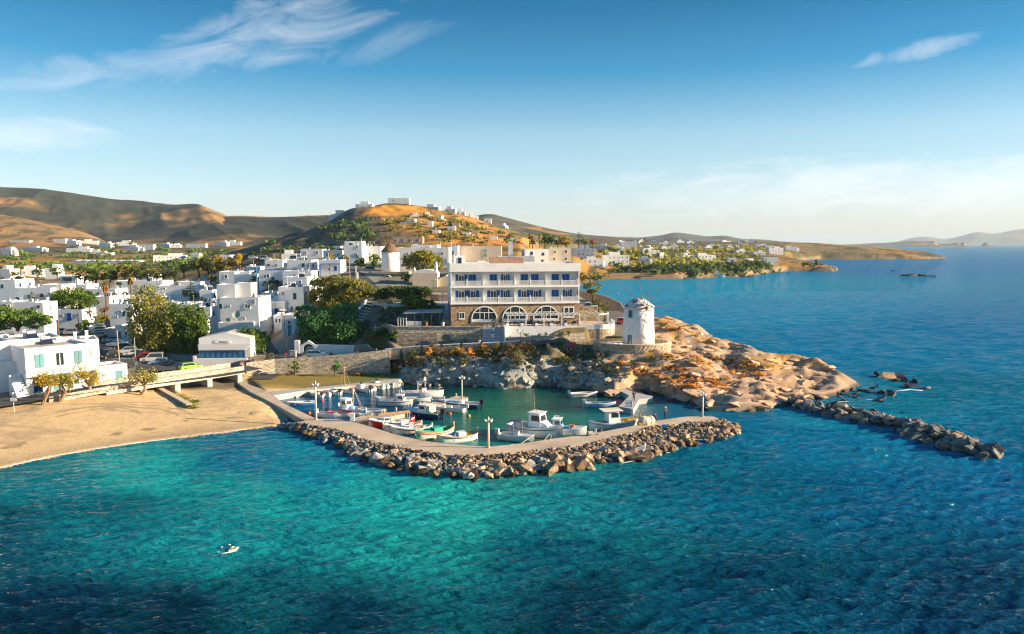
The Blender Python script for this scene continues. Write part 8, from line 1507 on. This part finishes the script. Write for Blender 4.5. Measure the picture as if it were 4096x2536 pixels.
# ================================================================== cars
m_tyre = mat('tyre', (.02, .02, .02), .9, 0); m_rim = mat('rim', (.5, .5, .52), .35, 0, metal=.7); m_lamp = mat('car_lamp', (.75, .75, .72), .2, 0); m_tail = mat('tail_lamp', (.4, .01, .01), .3, 0)
CARM = {}
def car_meshes(kind):
    if kind in CARM: return CARM[kind]
    L_, W_, Hh = {'hatch': (3.9, 1.68, 1.45), 'sedan': (4.4, 1.72, 1.42), 'wagon': (4.5, 1.74, 1.5), 'suv': (4.5, 1.82, 1.78), 'pickup': (4.9, 1.78, 1.7)}[kind]
    f, r_ = L_ / 2, -L_ / 2
    low = [(r_, .35), (r_ + .05, .8), (r_ + .1, .92), (f - 1.15, .92), (f - .15, .78), (f, .6), (f, .32), (f - .3, .22), (r_ + .3, .22)]
    cab = {'hatch': [(r_ + .08, .92), (r_ + .45, Hh - .04), (r_ + .8, Hh), (.35, Hh), (f - 1.05, .92)], 'sedan': [(r_ + .75, .92), (r_ + 1.35, Hh), (.3, Hh), (f - 1.1, .92)], 'wagon': [(r_ + .08, .92), (r_ + .35, Hh - .03), (r_ + .7, Hh), (.35, Hh), (f - 1.15, .92)], 'suv': [(r_ + .06, .95), (r_ + .2, Hh - .03), (r_ + .5, Hh), (.4, Hh), (f - 1.15, .95)], 'pickup': [(-.7, .92), (-.6, Hh - .05), (-.4, Hh), (.4, Hh), (f - 1.3, .92)]}[kind]
    b = MB(); b.vprism(low, -W_ / 2, W_ / 2)
    z0, z1 = .9, max(p[1] for p in cab); taper = lambda z: W_ / 2 * (.97 - .16 * (z - z0) / (z1 - z0)); n = len(cab); v = [(p[0], -taper(p[1]), p[1]) for p in cab] + [(p[0], taper(p[1]), p[1]) for p in cab]
    b.add(v, [tuple(range(n))[::-1], tuple(range(n, 2 * n))] + [(i, i + 1, n + i + 1, n + i) for i in range(n - 1)])
    body = b.mesh('body')
    g = MB(); cx_ = sum(p[0] for p in cab) / n; sh = lambda p, s: (cx_ + (p[0] - cx_) * s, z0 + .07 + (p[1] - z0 - .07) * .88 if p[1] > 1 else z0 + .07); sc_ = [sh(p, .9) for p in cab]
    for s in (-1, 1): pts = [(p[0], s * (taper(p[1]) + .012), p[1]) for p in sc_]; g.add(pts, [tuple(range(n)) if s < 0 else tuple(range(n))[::-1]])
    for i0, i1 in ((n - 2, n - 1), (0, 1)):
        a, c = cab[i0], cab[i1]; nx = Vector((c[1] - a[1], -(c[0] - a[0]))).normalized() * -.015; nx = -nx if (nx.x > 0) != (i0 == n - 2) else nx; q = [(a[0] + (c[0] - a[0]) * t_ + nx.x, a[1] + (c[1] - a[1]) * t_ + nx.y) for t_ in (.1, .9)]; g.add([(q[0][0], -taper(q[0][1]) * .88, q[0][1]), (q[0][0], taper(q[0][1]) * .88, q[0][1]), (q[1][0], taper(q[1][1]) * .88, q[1][1]), (q[1][0], -taper(q[1][1]) * .88, q[1][1])], [(0, 1, 2, 3)])
    glass = g.mesh('windows'); glass.materials.append(m_glass)
    wb = MB(); wb.m = Matrix.Rotation(R(90), 4, 'X'); wb.lathe([(.15, -.1), (.31, -.1), (.31, .1), (.15, .1)], 12); wheel = wb.mesh('tyre'); wheel.materials.append(m_tyre)
    rb_ = MB(); rb_.m = Matrix.Rotation(R(90), 4, 'X'); rb_.lathe([(.02, -.105), (.18, -.105), (.18, .105), (.02, .105)], 10); rim = rb_.mesh('rim'); rim.materials.append(m_rim)
    hl = MB(); hl.box(-.06, .02, -.18, .18, -.07, .07); head = hl.mesh('headlight'); head.materials.append(m_lamp); tl = hl.mesh('tail_light'); tl.materials.append(m_tail)
    CARM[kind] = (L_, W_, body, glass, wheel, rim, head, tl); return CARM[kind]
PAINT = {}
def paint_mat(c): 
    k = 'car_paint_%d_%d_%d' % tuple(int(x_ * 99) for x_ in c)
    return mat(k, c, .25, 0, spec=.5, coat=.6)
def car(label, px, py, head, kind, c, Y=None, z=None, group=None, name='parked_car'):
    L_, W_, body, glass, wheel, rim, hd_, tl = car_meshes(kind); q = (hit(px, py) if Y is None else P(px, py, Y)) if z is None else G(px, py, z); q.z += .12
    t = thing(name, label, 'car', q, R(head), group); key = (kind, tuple(c))
    if key not in PAINT: m2 = body.copy(); m2.materials.clear(); m2.materials.append(paint_mat(c)); PAINT[key] = m2
    link('body', PAINT[key], None, t); link('windows', glass, None, t)
    for x_ in (L_ / 2 - .8, -L_ / 2 + .75):
        for s in (-1, 1): w_ = link('wheel', wheel, None, t, (x_, s * (W_ / 2 - .1), .3)); link('rim', rim, None, w_)
    for s in (-1, 1): link('headlight', hd_, None, t, (L_ / 2, s * W_ * .34, .66)); link('tail_light', tl, None, t, (-L_ / 2 + .04, s * W_ * .38, .75))
    return t
SIL, BLU, NAV, BLK, WHT, RED_, CRM, GRN, DKG = (.42, .45, .48), (.16, .26, .40), (.02, .035, .08), (.015, .017, .02), (.72, .72, .70), (.45, .03, .02), (.55, .45, .33), (.30, .62, .05), (.07, .08, .09)
for a in [('blue-silver sedan broadside at the middle of the car park', 470, 1386, 190, 'sedan', BLU), ('dark hatchback right behind the blue-silver sedan', 490, 1400, 190, 'hatch', DKG), ('silver wagon nosing out of the car row', 510, 1416, 195, 'wagon', SIL), ('pale silver hatchback beside the silver wagon', 536, 1427, 195, 'hatch', SIL), ('dark hatchback left of the red car', 558, 1434, 195, 'hatch', NAV), ('red car squeezed in the car park row', 574, 1440, 195, 'hatch', RED_), ('silver off-road car with roof rails in the row', 610, 1447, 195, 'suv', SIL), ('light blue hatchback near the row end', 637, 1462, 195, 'hatch', BLU), ('navy hatchback near the bridge', 660, 1471, 195, 'hatch', NAV), ('black car second from the row end', 686, 1475, 195, 'hatch', BLK), ('navy car at the end of the row', 710, 1478, 195, 'hatch', NAV),
          ('silver hatchback higher up the car park row', 446, 1370, 190, 'hatch', SIL), ('dark blue hatchback up the car park row', 436, 1358, 190, 'hatch', NAV), ('cream pickup across the car park street', 405, 1354, 170, 'pickup', CRM), ('blue car beyond the cream pickup', 398, 1341, 190, 'hatch', BLU), ('silver car higher on the street', 392, 1330, 190, 'hatch', SIL), ('pale blue car higher on the street', 389, 1319, 190, 'hatch', BLU), ('small silver car near the street top', 387, 1309, 190, 'hatch', SIL), ('dark car at the street top', 392, 1299, 190, 'hatch', DKG), ('dark red car by the shop front', 402, 1284, 200, 'hatch', RED_),
          ('black off-road car facing the beach corner', 428, 1434, 260, 'suv', BLK), ('dark car behind the black off-road car', 463, 1465, 190, 'hatch', NAV), ('dark green car by the low annex', 497, 1472, 190, 'suv', DKG), ('white car with red stripe near the shop', 250, 1336, 20, 'hatch', WHT), ('dark car above the white striped one', 261, 1320, 20, 'hatch', NAV), ('pale car near the shop wall', 272, 1310, 20, 'hatch', SIL), ('silver car beside the pink shrub', 290, 1339, 10, 'hatch', SIL)]: car(*a)
car('bright green hatchback driving over the bridge', 762, 1482, 44, 'hatch', GRN, z=2.95, name='driving_car')
car('blue estate car on the lower road', 1272, 1432, 5, 'wagon', BLU, 150); car('dark off-road car with roof box on the lower road', 1462, 1413, 6, 'suv', NAV, 150); car('navy sedan below the retaining wall', 1706, 1393, 6, 'sedan', NAV, 150.2)
car('silver-green off-road car under the hillside trees', 1471, 1088, 185, 'suv', (.25, .32, .30), 236); car('white sedan parked below the hillside windmill', 1552, 1122, -5, 'sedan', WHT, 222); car('cream pickup beside the hotel corner', 2352, 1240, 175, 'pickup', CRM, 176); car('dark car behind the cream pickup', 2325, 1222, 200, 'hatch', DKG, 186); car('red hatchback on the coastal road behind the windmill', 2484, 1296, 80, 'hatch', RED_, 172)
car('tiny white van on the plain below the hill', 1062, 1040, 0, 'suv', WHT, 330); car('tiny white car on the plain below the hill', 1012, 1036, 0, 'hatch', WHT, 335); car('tiny blue van beside the low white houses', 1182, 1040, 0, 'suv', BLU, 322)
q = hit(1007, 1456); scooter('black scooter leaning by the taverna steps', q, R(60), m_engb)
# ================================================================== poles, lamps, signs
def upole(label, px, py, top, Y, lean=0, arm=True, m=None, r_=.12):
    q = P(px, py, Y); q.z = Hs(q.x, q.y); h = P(px, top, Y).z - q.z; t = thing('utility_pole', label, 'pole', q); b = MB(); b.tube([(0, 0, -.3), (lean * h * .5, 0, h * .5), (lean * h, 0, h)], [r_, r_ * .85, r_ * .7], 7); b.build('pole', m or m_wood, t)
    if arm: b = MB(); b.box(lean * h - .8, lean * h + .8, -.06, .06, h - .6, h - .45); b.build('crossarm', m or m_wood, t); b = MB(); [b.lathe([(.04, 0), (.06, .06), (.03, .16)], 6, (lean * h + d, 0, h - .45)) for d in (-.7, 0, .7)]; b.build('insulator', m_frame, t)
m_sunw = mat('pole_pale', (.42, .27, .15), .8, .1, 3)
upole('tall wooden pole with pale top in the car park', 482, 1490, 1322, 136, -.03, False, m_sunw); upole('slim lamp pole by the car row', 542, 1446, 1350, 152, 0, False, m_metal, .08); upole('wooden pole near the domed tree', 312, 1268, 1196, 196, 0, False); upole('wooden pole left of the parked white car', 236, 1340, 1252, 170, 0, False); upole('thin pole between the palms', 478, 1212, 1163, 225, 0, False)
upole('massive dark blue pole with crossarm among the village roofs', 1030, 1200, 1066, 203, 0, True, m_midblue, .22); upole('wooden pole in the lane gap', 1058, 1272, 1195, 194, 0, False); upole('leaning dark pole at the lane corner', 1146, 1418, 1264, 157, -.03, False, m_dark); upole('tall wooden pole beside the hillside road', 1400, 1112, 1026, 218, -.03, False, m_sunw); upole('short pole on the bare hill', 1274, 930, 903, 520, 0, True, m_sunw, .2); upole('pole on the plain near the villas', 802, 990, 958, 620, 0, True, m_wood, .2)
for i, px in enumerate((1424, 1428)): q = P(px, 1118, 214); t = thing('gate_post', ('slim white pole by the hillside road', 'stout white block post by the hillside road')[i], 'post', (q.x, 214, Hs(q.x, 214))); b = MB(); r_ = (.12, .3)[i]; b.box(-r_, r_, -r_, r_, 0, (4.2, 2.2)[i]); b.build('post', m_white, t); b = MB(); b.box(-r_ - .05, r_ + .05, -r_ - .05, r_ + .05, (4.2, 2.2)[i], (4.3, 2.35)[i]); b.build('cap', m_white, t)
q = P(1143, 1420, 152); q.z = Hs(q.x, q.y); t = thing('road_sign', 'round red no-entry sign at the lane mouth', 'sign', q); b = MB(); b.tube([(0, 0, 0), (0, 0, 2.3)], .035, 5); b.build('pole', m_metal, t); b = MB(); b.m = Matrix.Translation((0, -.05, 2.0)) @ Matrix.Rotation(R(90), 4, 'X'); b.lathe([(.38, -.01), (.38, .02)], 18); d_ = b.build('disc', m_red, t); b = MB(); b.box(-.25, .25, -.085, -.075, 1.94, 2.06); b.build('bar', m_frame, d_)
def lantern(label, px, py, top, Y, two=True, m=m_dark):
    q = P(px, py, Y); q.z = Hs(q.x, q.y); h = P(px, top, Y).z - q.z; t = thing('street_lamp', label, 'street lamp', q); b = MB(); b.lathe([(.14, 0), (.1, .4), (.05, .5), (.045, h - .3)], 8); b.build('pole', m, t)
    for s in ((-1, 1) if two else (0,)):
        b = MB(); b.tube([(0, 0, h - .5), (s * .3, 0, h - .55), (s * .55, 0, h - .25)], .03, 4) if s else b.tube([(0, 0, h - .4), (0, 0, h - .3)], .04, 4); a = b.build('arm', m, t); b = MB(); b.lathe([(.08, 0), (.16, .3), (.14, .34)], 6, (s * .55, 0, h - .28)); b.build('lantern', m_lamp, a); b = MB(); b.lathe([(.2, .06), (.1, .16), (.01, .24)], 6, (s * .55, 0, h)); b.build('cap', m, a)
lantern('ornate twin street lamp in front of the marble steps', 2081, 1392, 1322, 147.6); lantern('twin street lamp in front of the chapel', 1733, 1150, 1115, 203); lantern('blue street lamp on the coastal road by the sea', 2473, 1210, 1170, 226, False, m_midblue); lantern('street lamp behind the hotel corner', 2331, 1180, 1140, 262, False, m_midblue)
for i, (px, py, lb) in enumerate([(52, 1592, 'left white bollard with dark top beside the beach road'), (92, 1588, 'right white bollard with dark top beside the beach road')]):
    q = hit(px, py); t = thing('bollard', lb, 'bollard', q); b = MB(); b.lathe([(.18, 0), (.15, .9), (.12, .95)], 8); b.build('post', m_white, t); b = MB(); b.lathe([(.13, .951), (.12, 1.1), (.02, 1.16)], 8); b.build('cap', m_dark, t)
q = hit(57, 1650); t = thing('signpost', 'small white board on a thin post on the beach', 'sign', q); b = MB(); b.tube([(0, 0, 0), (0, 0, 2.2)], .04, 5); b.build('pole', m_post, t); b = MB(); b.box(-.45, .45, -.06, -.02, 1.7, 2.2); b.build('board', m_white, t)
ss = thing('stepped_path', 'pale stepped path descending through the pine garden', 'stairs', (0, 0, 0))
for i in range(9):
    a, c = hit(1395 + i * 9.5, 1300 - i * 11.5, 120, 300), hit(1436 + i * 8, 1305 - i * 11.5, 120, 300); z_ = max(a.z, c.z) + .12; b = MB(); b.prism([(a.x, a.y), (c.x, c.y), (c.x + .5, c.y + 1.2), (a.x + .5, a.y + 1.2)], z_ - 1.0, z_); b.build('step', m_marble, ss)
wa = MB(); pts_ = [hit(1390 + i * 9.5, 1300 - i * 11.5, 120, 300) for i in range(9)]
for a, c in zip(pts_[:-1], pts_[1:]): wa.prism([(a.x - .15, a.y), (c.x - .15, c.y), (c.x + .15, c.y), (a.x + .15, a.y)], min(a.z, c.z) - .8, max(a.z, c.z) + .55)
wa.build('side_wall', m_white, ss)
gwl = thing('garden_wall', 'low grey stone wall across the pine garden', 'wall', (0, 0, 0)); wa = MB(); pts_ = [hit(px, 1222 + 6 * math.sin(px / 40), 120, 300) for px in range(1490, 1640, 20)]
for a, c in zip(pts_[:-1], pts_[1:]): wa.prism([(a.x, a.y), (c.x, c.y), (c.x, c.y + .35), (a.x, a.y + .35)], min(a.z, c.z) - .8, max(a.z, c.z) + .7)
wa.build('wall_face', m_greyconc, gwl)
# windmill terrace tables
for i, (dx, dy) in enumerate([(-6.2, -2.6), (-5.2, -3.6), (-4.2, -4.0), (-6.4, -.8)]):
    t = thing('cafe_table', 'small table with white cloth on the windmill terrace', 'table', (WM.x + dx, WM.y + dy, WM.z - .08), i, 'tables on the windmill terrace'); b = MB(); b.box(-.4, .4, -.4, .4, .45, .75); b.build('tablecloth', m_frame, t); b = MB(); b.box(-.05, .05, -.05, .05, 0, .45); b.build('leg', m_dark, t)
# haze of sea air
hz = MB(); hz.box(-40000, 40000, -600, 46000, -6, 375); m_haze = bpy.data.materials.new('sea_haze'); m_haze.use_nodes = True; t = m_haze.node_tree; t.nodes.clear(); o = t.nodes.new('ShaderNodeOutputMaterial'); v = t.nodes.new('ShaderNodeVolumePrincipled'); v.inputs['Color'].default_value = (.66, .82, .97, 1); v.inputs['Density'].default_value = 4.5e-5; v.inputs['Anisotropy'].default_value = 0; t.links.new(v.outputs[0], o.inputs['Volume'])
tag(hz.build('haze', m_haze), 'thin pale sea haze over the whole bay', kind='stuff')
